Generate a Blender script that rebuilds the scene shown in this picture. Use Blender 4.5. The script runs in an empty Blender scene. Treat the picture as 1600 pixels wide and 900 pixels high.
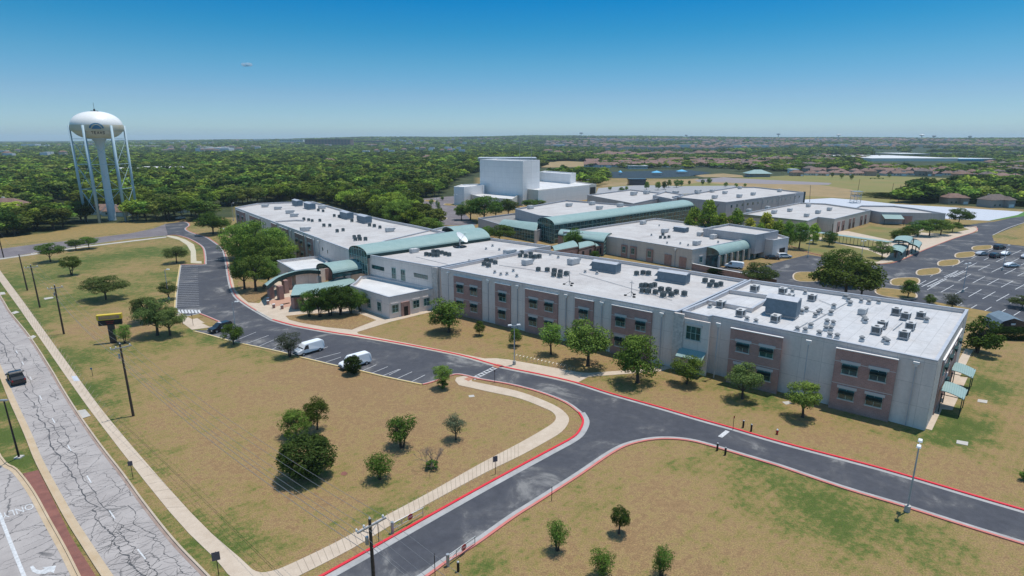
import bpy, bmesh, math, random
from mathutils import Vector, noise
R = random.Random(7)
SC = bpy.context.scene
COL = SC.collection
# ------------------------------------------------------------------ camera, sky, sun, exposure
F = 920.0; HOR = 217.0; H = 40.0                      # focal length in photo pixels, horizon row, drone height
PIT = math.atan((450 - HOR) / F)
cP, sP = math.cos(PIT), math.sin(PIT)
cd = bpy.data.cameras.new('camera'); cam = bpy.data.objects.new('camera', cd); COL.objects.link(cam)
cd.sensor_width = 36; cd.lens = F / 1600 * 36; cd.clip_start = 0.5; cd.clip_end = 60000
cam.location = (0, 0, H); cam.rotation_euler = (math.pi / 2 - PIT, 0, 0); SC.camera = cam

SUN_EL = math.radians(77); SUN_DIR = (0.86, 0.51)
w = bpy.data.worlds.new('World'); SC.world = w; w.use_nodes = True
nt = w.node_tree; nt.nodes.clear()
o_ = nt.nodes.new('ShaderNodeOutputWorld'); bg = nt.nodes.new('ShaderNodeBackground'); sk = nt.nodes.new('ShaderNodeTexSky')
sk.sky_type = 'NISHITA'; sk.sun_disc = False; sk.sun_elevation = SUN_EL; sk.sun_rotation = math.atan2(SUN_DIR[0], SUN_DIR[1])
sk.air_density = 1.0; sk.dust_density = 0.3; sk.ozone_density = 3.0; sk.altitude = 0
hs = nt.nodes.new('ShaderNodeHueSaturation'); hs.inputs['Saturation'].default_value = 1.25; hs.inputs['Hue'].default_value = 0.485
nt.links.new(sk.outputs[0], hs.inputs['Color']); bg.inputs[1].default_value = 0.15
gt = nt.nodes.new('ShaderNodeTexCoord'); sp = nt.nodes.new('ShaderNodeSeparateXYZ'); rp = nt.nodes.new('ShaderNodeValToRGB'); mu = nt.nodes.new('ShaderNodeVectorMath'); mu.operation = 'MULTIPLY'; m2 = nt.nodes.new('ShaderNodeVectorMath'); m2.operation = 'SCALE'; m2.inputs['Scale'].default_value = 2.2
nt.links.new(gt.outputs['Generated'], sp.inputs[0]); nt.links.new(sp.outputs['Z'], rp.inputs[0])
KS = .605
SKY = [(0, (.62, .92, 1.38)), (.02, (.64, .93, 1.34)), (.067, (.56, .76, 1.06)), (.115, (.38, .74, .97)), (.16, (.16, .68, .93)), (.205, (.02, .62, .95)), (.30, (.95, .9, .95)), (.40, (1.5, 1.2, 1.1)), (.70, (1.4, 1.1, 1.0)), (1, (.9, .78, .72))]
while len(rp.color_ramp.elements) < len(SKY): rp.color_ramp.elements.new(.5)
for e_, (p_, c_) in zip(rp.color_ramp.elements, SKY): e_.position = p_; e_.color = (*[v / 2.2 * (KS if p_ < .29 else 1) for v in c_], 1)
nt.links.new(hs.outputs[0], mu.inputs[0]); nt.links.new(rp.outputs[0], mu.inputs[1]); nt.links.new(mu.outputs[0], m2.inputs[0]); nt.links.new(m2.outputs[0], bg.inputs[0])
nt.links.new(bg.outputs[0], o_.inputs[0])
sl = bpy.data.lights.new('sun', 'SUN'); sl.energy = 3.9; sl.angle = math.radians(0.5); sl.color = (1.0, 0.955, 0.89)
so = bpy.data.objects.new('sun', sl); COL.objects.link(so)
sv = Vector((SUN_DIR[0] * math.cos(SUN_EL), SUN_DIR[1] * math.cos(SUN_EL), math.sin(SUN_EL)))
so.rotation_euler = sv.to_track_quat('Z', 'Y').to_euler()
SC.view_settings.view_transform = 'Standard'; SC.view_settings.look = 'None'; SC.view_settings.exposure = 0.16
SC.view_settings.gamma = 1; SC.view_settings.use_curve_mapping = False

# ------------------------------------------------------------------ survey helpers: photo reading -> place on the ground
def ray(x, y):
    dx = (x - 800) / F; dy = -(y - 450) / F
    return (dx, cP + dy * sP, -sP + dy * cP)
def at(x, y, z=0.0):
    r = ray(x, y); t = (z - H) / r[2]
    return (r[0] * t, r[1] * t)
def proj(X, Y, Z):
    Z -= H; f = Y * cP - Z * sP; u = Y * sP + Z * cP
    return (800 + F * X / f, 450 - F * u / f)
def height(bx, by, ty):
    X, Y = at(bx, by); lo, hi = 0, 120
    for _ in range(40):
        m = (lo + hi) / 2
        if proj(X, Y, m)[1] > ty: lo = m
        else: hi = m
    return lo
def widthm(bx, by, wpx):
    X, Y = at(bx, by); f = Y * cP + H * sP
    return wpx * f / F
def pts(l, z=0.0): return [at(x, y, z) for x, y in l]
def lerp(a, b, t): return tuple(a[i] + (b[i] - a[i]) * t for i in range(len(a)))
def interp(tab, x):
    if x <= tab[0][0]: return tab[0][1]
    for (a, va), (b, vb) in zip(tab, tab[1:]):
        if x <= b: return va + (vb - va) * (x - a) / (b - a)
    return tab[-1][1]
RIDGE = [(-400, 222), (0, 221), (250, 219), (450, 216.5), (620, 213.5), (760, 212.5), (900, 211.5), (1050, 213), (1250, 214), (1600, 215), (2000, 216)]
def terrain(X, Y):
    r = math.hypot(X, Y)
    if r < 1500: return 0.0
    px = 800 + F * X / max(Y * cP, 1) if Y > 0 else 800
    tgt = H + (217 - interp(RIDGE, px)) / F * 5600 - 14
    s = min(1, max(0, (r - 1500) / 4100)); s = s * s * (3 - 2 * s)
    n = noise.noise(Vector((X / 900, Y / 900, 3.1))) * 14 + noise.noise(Vector((X / 320, Y / 320, 1.7))) * 5
    fall = min(1, max(0, (r - 6200) / 5000))
    return max(0, s * (tgt + n * min(1, (r - 1500) / 2500)) * (1 - .35 * fall))
def atT(x, y):                                        # the same, on the rolling far terrain
    r = ray(x, y); L = math.hypot(r[0], r[1])
    t = 1400 / L if r[2] > -H / (1400 / L) else -H / r[2]
    if r[2] <= -H / (1400 / L): return (r[0] * t, r[1] * t)
    while t * L < 9000:
        if H + r[2] * t < terrain(r[0] * t, r[1] * t): break
        t += 12
    return (r[0] * t, r[1] * t)

# ------------------------------------------------------------------ object helpers
def tag(o, label=None, cat=None, group=None, kind=None):
    if label: o['label'] = label
    if cat: o['category'] = cat
    if group: o['group'] = group
    if kind: o['kind'] = kind
    return o
def link(name, me, parent=None, loc=None):
    o = bpy.data.objects.new(name, me); COL.objects.link(o)
    if parent: o.parent = parent
    if loc is not None: o.location = loc
    return o
def thing(name, label, cat, loc=(0, 0, 0), rz=0, group=None):
    o = link(name, None, None, loc); o.empty_display_size = .5
    o.rotation_euler = (0, 0, rz)
    return tag(o, label, cat, group)
class MB:
    def __init__(s): s.v = []; s.f = []; s.m = []
    def poly(s, ps, m=0):
        n = len(s.v); s.v += [tuple(p) for p in ps]; s.f.append(tuple(range(n, n + len(ps)))); s.m.append(m)
    def mesh(s, vs, fs, m=0):
        n = len(s.v); s.v += [tuple(p) for p in vs]
        for f in fs: s.f.append(tuple(i + n for i in f)); s.m.append(m)
    def box(s, c, d, rz=0, m=0, taper=1.0):
        x, y, z = d[0] / 2, d[1] / 2, d[2] / 2; ca, sa = math.cos(rz), math.sin(rz); vs = []
        for k in (-1, 1):
            t = 1 if k < 0 else taper
            for i, j in ((-1, -1), (1, -1), (1, 1), (-1, 1)):
                a, b = i * x * t, j * y * t
                vs.append((c[0] + a * ca - b * sa, c[1] + a * sa + b * ca, c[2] + k * z))
        s.mesh(vs, [(3, 2, 1, 0), (4, 5, 6, 7), (0, 1, 5, 4), (1, 2, 6, 5), (2, 3, 7, 6), (3, 0, 4, 7)], m)
    def tube(s, p, q, r0, r1=None, n=8, m=0, cap=True):
        r1 = r0 if r1 is None else r1; p = Vector(p); q = Vector(q); d = (q - p).normalized()
        a = d.orthogonal().normalized(); b = d.cross(a); vs = []
        for c, r in ((p, r0), (q, r1)):
            for i in range(n):
                t = 2 * math.pi * i / n; vs.append(c + a * (r * math.cos(t)) + b * (r * math.sin(t)))
        fs = [(i, (i + 1) % n, n + (i + 1) % n, n + i) for i in range(n)]
        if cap: fs += [tuple(range(n - 1, -1, -1)), tuple(range(n, 2 * n))]
        s.mesh(vs, fs, m)
    def path(s, ps, r, n=5, m=0):
        for a, b in zip(ps, ps[1:]): s.tube(a, b, r, r, n, m, False)
    def lathe(s, prof, c, n=24, m=0):
        vs = [(c[0] + r * math.cos(2 * math.pi * i / n), c[1] + r * math.sin(2 * math.pi * i / n), c[2] + z) for r, z in prof for i in range(n)]
        fs = [(k * n + i, k * n + (i + 1) % n, (k + 1) * n + (i + 1) % n, (k + 1) * n + i) for k in range(len(prof) - 1) for i in range(n)]
        s.mesh(vs, fs, m)
    def prism(s, poly, z0, z1, m=0, mt=None, bottom=False):
        n = len(poly)
        for i in range(n):
            a, b = poly[i], poly[(i + 1) % n]
            s.poly([(a[0], a[1], z0), (b[0], b[1], z0), (b[0], b[1], z1), (a[0], a[1], z1)], m)
        s.poly([(x, y, z1) for x, y in poly], m if mt is None else mt)
        if bottom: s.poly([(x, y, z0) for x, y in reversed(poly)], m)
    def build(s, name, mats, parent=None, smooth=False, loc=None):
        me = bpy.data.meshes.new(name)
        off = Vector((0, 0, 0)) if parent is None or loc == 'local' else parent.location
        me.from_pydata([(v[0] - off[0], v[1] - off[1], v[2] - off[2]) for v in s.v], [], s.f)
        mats = mats if isinstance(mats, (list, tuple)) else [mats]
        for m in mats: me.materials.append(m)
        if len(mats) > 1: me.polygons.foreach_set('material_index', s.m)
        if smooth: me.polygons.foreach_set('use_smooth', [True] * len(s.f))
        me.update()
        return link(name, me, parent)
def ccw(p):
    a = sum(p[i][0] * p[(i + 1) % len(p)][1] - p[(i + 1) % len(p)][0] * p[i][1] for i in range(len(p)))
    return p if a > 0 else p[::-1]
def inset(p, d):
    n = len(p); out = []
    for i in range(n):
        a, b, c = Vector(p[i - 1]), Vector(p[i]), Vector(p[(i + 1) % n])
        u = (b - a).normalized(); v = (c - b).normalized()
        n1 = Vector((-u.y, u.x)); n2 = Vector((-v.y, v.x)); k = max(0.35, 1 + n1.dot(n2))
        out.append(tuple(b + (n1 + n2) * (d / k)))
    return out
def inpoly(p, x, y):
    c = False
    for i in range(len(p)):
        (x1, y1), (x2, y2) = p[i - 1], p[i]
        if (y1 > y) != (y2 > y) and x < (x2 - x1) * (y - y1) / (y2 - y1) + x1: c = not c
    return c
def copy_thing(o, loc, rz=None, scale=None, label=None, group=None):
    c = o.copy(); COL.objects.link(c); c.location = loc
    if rz is not None: c.rotation_euler = (0, 0, rz)
    if scale: c.scale = scale
    if label: c['label'] = label
    if group: c['group'] = group
    for ch in list(o.children):
        k = ch.copy(); COL.objects.link(k); k.parent = c
        for g in ch.children:
            q = g.copy(); COL.objects.link(q); q.parent = k
    return c

# ------------------------------------------------------------------ materials
def mat(name, col, rough=.8, metal=0, noise_=None, scale=1.0, dark=.75, spec=.3, bump=0, trans=0):
    m = bpy.data.materials.new(name); m.use_nodes = True; n = m.node_tree; b = n.nodes['Principled BSDF']
    b.inputs['Roughness'].default_value = rough; b.inputs['Metallic'].default_value = metal
    b.inputs['Specular IOR Level'].default_value = spec
    b.inputs['Base Color'].default_value = (*col, 1)
    if noise_:
        tc = n.nodes.new('ShaderNodeTexCoord'); t = n.nodes.new('ShaderNodeTexNoise'); t.inputs['Scale'].default_value = scale
        t.inputs['Detail'].default_value = 6; t.inputs['Roughness'].default_value = .65
        geo = n.nodes.new('ShaderNodeNewGeometry')
        n.links.new(geo.outputs['Position'], t.inputs['Vector'])
        r = n.nodes.new('ShaderNodeValToRGB'); r.color_ramp.elements[0].position = .3; r.color_ramp.elements[1].position = .7
        r.color_ramp.elements[0].color = (*[c * dark for c in noise_], 1); r.color_ramp.elements[1].color = (*col, 1)
        n.links.new(t.outputs['Fac'], r.inputs['Fac']); n.links.new(r.outputs['Color'], b.inputs['Base Color'])
        if bump:
            bp = n.nodes.new('ShaderNodeBump'); bp.inputs['Strength'].default_value = bump; bp.inputs['Distance'].default_value = .05
            n.links.new(t.outputs['Fac'], bp.inputs['Height']); n.links.new(bp.outputs[0], b.inputs['Normal'])
    return m
class NB:                                             # tiny node-building helper
    def __init__(s, name):
        s.m = bpy.data.materials.new(name); s.m.use_nodes = True; s.t = s.m.node_tree; s.b = s.t.nodes['Principled BSDF']
        s.b.inputs['Specular IOR Level'].default_value = .2; s.b.inputs['Roughness'].default_value = .9
        s.pos = s.t.nodes.new('ShaderNodeNewGeometry').outputs['Position']
    def n(s, ty, **k):
        x = s.t.nodes.new(ty)
        for a, v in k.items():
            if a in x.inputs: x.inputs[a].default_value = v
            else: setattr(x, a, v)
        return x
    def l(s, a, b): s.t.links.new(a, b)
    def noise(s, scale, detail=5, rough=.6, vec=None, dist=0):
        x = s.n('ShaderNodeTexNoise', Scale=scale, Detail=detail, Roughness=rough, Distortion=dist); s.l(vec or s.pos, x.inputs['Vector']); return x.outputs['Fac']
    def ramp(s, fac, stops):
        r = s.n('ShaderNodeValToRGB'); e = r.color_ramp.elements
        while len(e) < len(stops): e.new(.5)
        for k, (p, c) in enumerate(stops):
            e[k].position = p; e[k].color = (*(c if isinstance(c, tuple) else (c, c, c)), 1)
        s.l(fac, r.inputs['Fac']); return r.outputs['Color']
    def mix(s, fac, a, b, mode='MIX'):
        x = s.n('ShaderNodeMix', data_type='RGBA', blend_type=mode)
        if isinstance(fac, (int, float)): x.inputs[0].default_value = fac
        else: s.l(fac, x.inputs[0])
        for i, v in ((6, a), (7, b)):
            if isinstance(v, tuple): x.inputs[i].default_value = (*v, 1)
            else: s.l(v, x.inputs[i])
        return x.outputs[2]
    def math(s, op, a, b=0.0, clamp=False):
        x = s.n('ShaderNodeMath', operation=op, use_clamp=clamp)
        for i, v in ((0, a), (1, b)):
            if isinstance(v, (int, float)): x.inputs[i].default_value = v
            else: s.l(v, x.inputs[i])
        return x.outputs[0]
    def attr(s, name):
        x = s.n('ShaderNodeAttribute'); x.attribute_name = name; return x
    def mapping(s, rot=0, scale=(1, 1, 1), vec=None):
        x = s.n('ShaderNodeMapping'); x.inputs['Rotation'].default_value = (0, 0, rot); x.inputs['Scale'].default_value = scale
        s.l(vec or s.pos, x.inputs['Vector']); return x.outputs[0]
    def bump(s, h, strength=.4, dist=.05):
        x = s.n('ShaderNodeBump', Strength=strength, Distance=dist); s.l(h, x.inputs['Height']); s.l(x.outputs[0], s.b.inputs['Normal'])
    def out(s, c): s.l(c, s.b.inputs['Base Color']); return s.m

# lawn: dry tan turf with greener patches that follow the surveyed green spots
g = NB('grass_ground')
gr = g.attr('green').outputs['Fac']; wd = g.attr('wood').outputs['Fac']
n1 = g.noise(.045, 6, .62); n2 = g.noise(.28, 7, .74); n3 = g.noise(1.5, 6, .78); n4 = g.noise(7, 3, .7)
stripe = g.n('ShaderNodeTexWave', Scale=.28, Distortion=1.4, Detail=2.0); g.l(g.mapping(math.radians(47)), stripe.inputs['Vector'])
f = g.math('ADD', g.math('ADD', gr, g.math('MULTIPLY', g.math('SUBTRACT', n1, .5), 1.3)), g.math('MULTIPLY', g.math('SUBTRACT', n2, .5), 2.1))
f = g.math('ADD', f, g.math('MULTIPLY', g.math('SUBTRACT', n3, .5), 2.2))
f = g.math('ADD', f, g.math('MULTIPLY', g.math('SUBTRACT', stripe.outputs['Fac'], .5), .11))
turf = g.ramp(f, [(.0, (.258, .163, .080)), (.2, (.284, .194, .088)), (.42, (.244, .178, .068)), (.62, (.178, .156, .048)), (.80, (.112, .128, .032)), (1, (.074, .104, .020))])
fine = g.ramp(n4, [(.3, .55), (.7, 1.35)]); turf = g.mix(1.0, turf, fine, 'MULTIPLY')
mid = g.ramp(n3, [(.3, .80), (.7, 1.13)]); turf = g.mix(1.0, turf, mid, 'MULTIPLY')
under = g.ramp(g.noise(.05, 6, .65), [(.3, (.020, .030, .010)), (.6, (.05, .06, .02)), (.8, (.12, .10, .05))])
farv = g.ramp(g.noise(.006, 8, .75), [(.35, (.022, .036, .014)), (.55, (.035, .05, .02)), (.72, (.10, .09, .05))])
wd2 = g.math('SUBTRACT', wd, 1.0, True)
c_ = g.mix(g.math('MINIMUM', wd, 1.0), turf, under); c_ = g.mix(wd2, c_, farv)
g.bump(g.math('ADD', n3, n4), .5, .12)
M_GRASS = g.out(c_)

g = NB('asphalt')
a1 = g.noise(.13, 6, .68, dist=.6); a2 = g.noise(.9, 5, .7); a3 = g.noise(14, 3, .7)
c_ = g.ramp(a1, [(.28, (.052, .054, .066)), (.50, (.066, .068, .078)), (.57, (.085, .085, .092)), (.66, (.19, .185, .18))])
c_ = g.mix(1.0, c_, g.ramp(a2, [(.3, .85), (.7, 1.15)]), 'MULTIPLY'); c_ = g.mix(1.0, c_, g.ramp(a3, [(.3, .85), (.7, 1.15)]), 'MULTIPLY')
g.bump(a3, .2, .01); M_ASPH = g.out(c_)
g = NB('old_asphalt')
a1 = g.noise(.13, 6, .68, dist=.6); a2 = g.noise(.9, 5, .7)
c_ = g.ramp(a1, [(.28, (.12, .105, .112)), (.52, (.16, .14, .145)), (.68, (.20, .18, .18))])
c_ = g.mix(1.0, c_, g.ramp(a2, [(.3, .85), (.7, 1.15)]), 'MULTIPLY'); M_ASPH2 = g.out(c_)

# cracked old concrete-grey street; st_dir is its running direction
ST = math.atan2(at(0, 478)[1] - at(322, 900)[1], at(0, 478)[0] - at(322, 900)[0])
g = NB('cracked_street')
mp = g.mapping(-ST)
wob = g.n('ShaderNodeTexNoise', Scale=.55, Detail=5.0, Roughness=.7); g.l(mp, wob.inputs['Vector'])
wv = g.n('ShaderNodeVectorMath', operation='MULTIPLY_ADD'); g.l(wob.outputs['Color'], wv.inputs[0]); wv.inputs[1].default_value = (1.5, 1.5, 0); g.l(mp, wv.inputs[2])
def cracks(scale, vec, w0, w1):
    v = g.n('ShaderNodeTexVoronoi', feature='DISTANCE_TO_EDGE', Scale=1.0)
    m_ = g.n('ShaderNodeMapping'); m_.inputs['Scale'].default_value = scale; g.l(vec, m_.inputs['Vector']); g.l(m_.outputs[0], v.inputs['Vector'])
    return g.ramp(v.outputs['Distance'], [(w0, 0.0), (w1, 1.0)])
ck1 = cracks((.50, .26, 1), wv.outputs[0], .003, .016)
ck2 = cracks((.24, .15, 1), wv.outputs[0], .002, .010)
gate = g.ramp(g.noise(.11, 3, .5), [(.42, 1.0), (.58, 0.0)])
ck1 = g.mix(1.0, ck1, gate, 'LIGHTEN')
ckk = g.mix(1.0, ck1, ck2, 'MULTIPLY')
base = g.ramp(g.noise(.25, 6, .65, mp), [(.3, (.29, .262, .25)), (.7, (.39, .355, .335))])
c_ = g.mix(ckk, (.11, .105, .105), base)
c_ = g.mix(1.0, c_, g.ramp(g.noise(6, 4, .7), [(.3, .9), (.7, 1.07)]), 'MULTIPLY')
M_STREET = g.out(c_)
M_SEAM = mat('crack_sealant', (.075, .074, .076), .7)

def conc(name, a, b, rot=0.0, joint=1.5, jd=.8):
    g = NB(name); n1 = g.noise(.5, 6, .7); n2 = g.noise(7, 4, .7)
    c_ = g.ramp(n1, [(.3, a), (.7, b)]); c_ = g.mix(1.0, c_, g.ramp(n2, [(.3, .93), (.7, 1.06)]), 'MULTIPLY')
    return g.out(c_)
M_WALK = conc('sidewalk_concrete', (.42, .335, .255), (.52, .43, .34))
M_KERB = conc('kerb_concrete', (.36, .34, .31), (.48, .45, .41))
M_GUTTER = conc('gutter_concrete', (.27, .265, .26), (.40, .39, .38))
M_WHITECONC = conc('pale_concrete', (.40, .42, .46), (.48, .50, .54))
M_DIRTG = conc('dirty_gutter', (.24, .17, .14), (.33, .26, .22)); M_TANK2 = conc('tan_kerb', (.38, .31, .24), (.46, .38, .30))
M_YCONC = conc('yellow_stained_gutter', (.40, .30, .19), (.48, .38, .27))
M_RED = mat('red_kerb_paint', (.62, .012, .030), .6, noise_=(.60, .05, .06), scale=1.2, dark=.9)
M_REDF = mat('faded_red_kerb_paint', (.52, .13, .11), .7, noise_=(.5, .22, .18), scale=.8, dark=.9)
M_YEL = mat('yellow_kerb_paint', (.55, .38, .12), .7, noise_=(.5, .42, .25), scale=.8, dark=.9)
M_PAINT = mat('white_road_paint', (.62, .62, .62), .7, noise_=(.45, .45, .45), scale=2.5, dark=.8)
M_BRICKP = mat('red_brick_paving', (.24, .10, .075), .85, noise_=(.19, .08, .065), scale=.8, dark=.8)
M_TANDIRT = mat('tan_field', (.33, .22, .11), .95, noise_=(.26, .2, .09), scale=.06, dark=.8)
M_FIELD = mat('sports_turf', (.150, .160, .042), .95, noise_=(.26, .20, .07), scale=.02, dark=.85)
M_ISL = mat('dry_island_grass', (.30, .19, .07), .95, noise_=(.18, .15, .05), scale=.6, dark=.9)
M_LAWN2 = mat('court_lawn', (.125, .14, .036), .95, noise_=(.25, .18, .07), scale=.09, dark=.9, bump=.3)
M_PURPLE = mat('old_track_surface', (.21, .19, .22), .9, noise_=(.26, .22, .2), scale=.05, dark=.9)

# roof membrane: pale, stained, with seam lines
g = NB('roof_membrane')
r1 = g.noise(.16, 7, .7, dist=.4); r2 = g.noise(1.6, 6, .75); 
c_ = g.ramp(r1, [(.28, (.33, .305, .295)), (.42, (.42, .395, .38)), (.6, (.47, .45, .435)), (.75, (.51, .495, .48))])
c_ = g.mix(1.0, c_, g.ramp(r2, [(.3, .84), (.45, .98), (.7, 1.06)]), 'MULTIPLY')
br = g.n('ShaderNodeTexBrick', Scale=1.0); br.inputs['Mortar Size'].default_value = .045; br.inputs['Brick Width'].default_value = 24; br.inputs['Row Height'].default_value = 2.6
br.inputs['Color1'].default_value = (1, 1, 1, 1); br.inputs['Color2'].default_value = (.955, .955, .96, 1); br.inputs['Mortar'].default_value = (.76, .76, .76, 1)
g.l(g.mapping(math.radians(-141)), br.inputs['Vector'])
c_ = g.mix(1.0, c_, br.outputs['Color'], 'MULTIPLY'); M_ROOF = g.out(c_)
g = NB('roof_membrane_white'); r1 = g.noise(.2, 7, .7, dist=.6)
c_ = g.ramp(r1, [(.28, (.37, .36, .355)), (.45, (.46, .455, .455)), (.72, (.52, .515, .515))]); c_ = g.mix(1.0, c_, g.ramp(g.noise(1.3, 6, .75), [(.3, .87), (.5, 1.0), (.7, 1.05)]), 'MULTIPLY')
br = g.n('ShaderNodeTexBrick', Scale=1.0); br.inputs['Mortar Size'].default_value = .04; br.inputs['Brick Width'].default_value = 30; br.inputs['Row Height'].default_value = 1.9
br.inputs['Color1'].default_value = (1, 1, 1, 1); br.inputs['Color2'].default_value = (.95, .95, .96, 1); br.inputs['Mortar'].default_value = (.74, .74, .75, 1); g.l(g.mapping(math.radians(-47)), br.inputs['Vector'])
M_ROOFB = g.out(g.mix(1.0, c_, br.outputs['Color'], 'MULTIPLY'))
M_ROOFW = mat('white_roof', (.60, .595, .59), .7, noise_=(.52, .51, .50), scale=.2, dark=.9)
M_ROOFD = mat('grey_roof_gravel', (.27, .26, .25), .9, noise_=(.22, .21, .2), scale=.4, dark=.85)

def wallmat(name, col, col2, vscale=1.0):
    g = NB(name)
    st = g.n('ShaderNodeTexNoise', Scale=1.0, Detail=5.0, Roughness=.65); mp = g.n('ShaderNodeMapping'); mp.inputs['Scale'].default_value = (1.1, 1.1, .12); g.l(g.pos, mp.inputs['Vector']); g.l(mp.outputs[0], st.inputs['Vector'])
    c_ = g.ramp(st.outputs['Fac'], [(.3, col2), (.65, col)])
    c_ = g.mix(1.0, c_, g.ramp(g.noise(2.5, 5, .7), [(.3, .92), (.7, 1.06)]), 'MULTIPLY')
    sx = g.n('ShaderNodeSeparateXYZ'); g.l(g.pos, sx.inputs[0]); cb = g.n('ShaderNodeCombineXYZ'); g.l(g.math('ADD', sx.outputs[0], g.math('MULTIPLY', sx.outputs[1], -.8)), cb.inputs[0]); g.l(sx.outputs[2], cb.inputs[1])
    bt = g.n('ShaderNodeTexBrick', Scale=1.0); bt.offset = 0; bt.inputs['Brick Width'].default_value = 4.1; bt.inputs['Row Height'].default_value = 3.3; bt.inputs['Mortar Size'].default_value = .035
    bt.inputs['Color1'].default_value = (1, 1, 1, 1); bt.inputs['Color2'].default_value = (.95, .95, .955, 1); bt.inputs['Mortar'].default_value = (.72, .72, .72, 1); g.l(cb.outputs[0], bt.inputs['Vector'])
    c_ = g.mix(1.0, c_, bt.outputs['Color'], 'MULTIPLY')
    return g.out(c_)
M_WALL = wallmat('grey_stucco_wall', (.74, .645, .585), (.66, .58, .53))
M_WALLD = wallmat('dark_grey_wall', (.46, .43, .42), (.40, .375, .37))
M_WALLT = wallmat('tan_block_wall', (.60, .515, .445), (.53, .46, .40))
M_STONE = mat('rough_limestone', (.66, .60, .55), .9, noise_=(.46, .42, .39), scale=2.2, dark=.8, bump=.8)
g = NB('brown_brick')
b_ = g.n('ShaderNodeTexBrick', Scale=1.0); b_.inputs['Brick Width'].default_value = .6; b_.inputs['Row Height'].default_value = .2; b_.inputs['Mortar Size'].default_value = .02
b_.inputs['Color1'].default_value = (.41, .225, .19, 1); b_.inputs['Color2'].default_value = (.335, .19, .165, 1); b_.inputs['Mortar'].default_value = (.42, .32, .29, 1)
sx = g.n('ShaderNodeSeparateXYZ'); g.l(g.pos, sx.inputs[0]); cb = g.n('ShaderNodeCombineXYZ'); g.l(g.math('ADD', sx.outputs[0], g.math('MULTIPLY', sx.outputs[1], -.8)), cb.inputs[0]); g.l(sx.outputs[2], cb.inputs[1]); g.l(cb.outputs[0], b_.inputs['Vector'])
c_ = g.mix(1.0, b_.outputs['Color'], g.ramp(g.noise(.5, 5, .7), [(.3, .84), (.7, 1.12)]), 'MULTIPLY'); M_BRICK = g.out(c_)
M_REDBRICK = mat('red_brown_brick', (.42, .25, .21), .9, noise_=(.34, .21, .18), scale=1.5, dark=.8)
M_COP = mat('metal_coping', (.46, .47, .50), .5, .2, noise_=(.40, .41, .44), scale=.8, dark=.9)
M_LEDGE = mat('pale_stone_ledge', (.66, .64, .62), .8)
M_LINTEL = mat('lintel_stone', (.55, .50, .47), .8)
def ribbed(name, c1, c2, rot):
    g = NB(name); g.b.inputs['Roughness'].default_value = .6; g.b.inputs['Specular IOR Level'].default_value = .3
    wv_ = g.n('ShaderNodeTexWave', Scale=1.1, Distortion=0.0); wv_.wave_profile = 'SAW'; g.l(g.mapping(rot), wv_.inputs['Vector'])
    l_ = g.ramp(wv_.outputs['Fac'], [(.80, 1.0), (.92, .68)])
    c_ = g.ramp(g.noise(.35, 5, .6), [(.3, c1), (.7, c2)]); c_ = g.mix(1.0, c_, l_, 'MULTIPLY'); return g.out(c_)
M_GREEN = ribbed('green_metal_roof', (.215, .315, .298), (.262, .360, .342), -math.radians(47.6))
M_GREEN2 = ribbed('green_canopy_roof', (.215, .315, .298), (.262, .360, .342), -math.radians(141))
M_DGREEN = mat('dark_green_metal', (.016, .045, .044), .55, .1)
M_BLACK = mat('black_metal', (.012, .012, .014), .5)
M_STEEL = mat('galvanised_steel', (.42, .43, .44), .4, .5, noise_=(.34, .35, .36), scale=3, dark=.9)
M_WHITE = mat('white_paint', (.78, .78, .77), .45, noise_=(.68, .68, .67), scale=.6, dark=.93)
g = NB('teal_glass'); g.b.inputs['Roughness'].default_value = .08; g.b.inputs['Specular IOR Level'].default_value = .9
M_GLASS = g.out(g.ramp(g.noise(.7, 3, .5), [(.4, (.012, .045, .048)), (.62, (.04, .12, .115))]))
M_BLIND = mat('pale_blind_behind_glass', (.10, .18, .165), .25, spec=.6)
M_FRAME = mat('green_window_frame', (.30, .42, .38), .5)
M_BLUEU = mat('blue_grey_unit_casing', (.165, .215, .26), .6, .2, noise_=(.13, .18, .22), scale=1.2, dark=.85)
M_UNIT = mat('pale_unit_casing', (.56, .55, .54), .6, noise_=(.46, .45, .44), scale=1.5, dark=.85)
M_COND = mat('grey_green_condenser', (.145, .175, .175), .6, noise_=(.10, .12, .125), scale=3, dark=.8)
M_GRILLE = mat('dark_grille', (.03, .032, .035), .6)
M_WOOD = mat('weathered_pole_wood', (.085, .060, .045), .9, noise_=(.06, .045, .035), scale=4, dark=.7)
M_WIRE = mat('aluminium_wire', (.20, .20, .21), .5, .3)
M_TYRE = mat('rubber', (.015, .015, .016), .8)
M_CARGLASS = mat('car_glass', (.015, .02, .024), .08, spec=.9)
def paint(n, c): return mat(n, c, .25, .0, spec=.7)
M_CW = paint('white_car_paint', (.74, .75, .76)); M_CB = paint('black_car_paint', (.010, .011, .014)); M_CS = paint('silver_car_paint', (.42, .44, .47)); M_CN = paint('navy_car_paint', (.012, .020, .035))
M_REDL = mat('red_lens', (.4, .01, .01), .3); M_LENS = mat('clear_lens', (.7, .7, .7), .2)
M_STOP = mat('red_sign_face', (.35, .015, .02), .5); M_SIGNBACK = mat('sign_back', (.12, .10, .11), .6)
M_YSIGN = mat('yellow_sign_band', (.62, .43, .035), .5); M_SDK = mat('sign_dark_letter', (.10, .045, .02), .6)
M_TANK = mat('tank_paint', (.80, .785, .76), .4, noise_=(.72, .70, .66), scale=.08, dark=.95)
M_TANKB = mat('tank_underside_band', (.58, .54, .44), .5, noise_=(.56, .48, .34), scale=.15, dark=.95)
M_TBLUE = mat('tower_leg_paint', (.40, .52, .58), .5, noise_=(.34, .46, .53), scale=.2, dark=.95)
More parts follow.
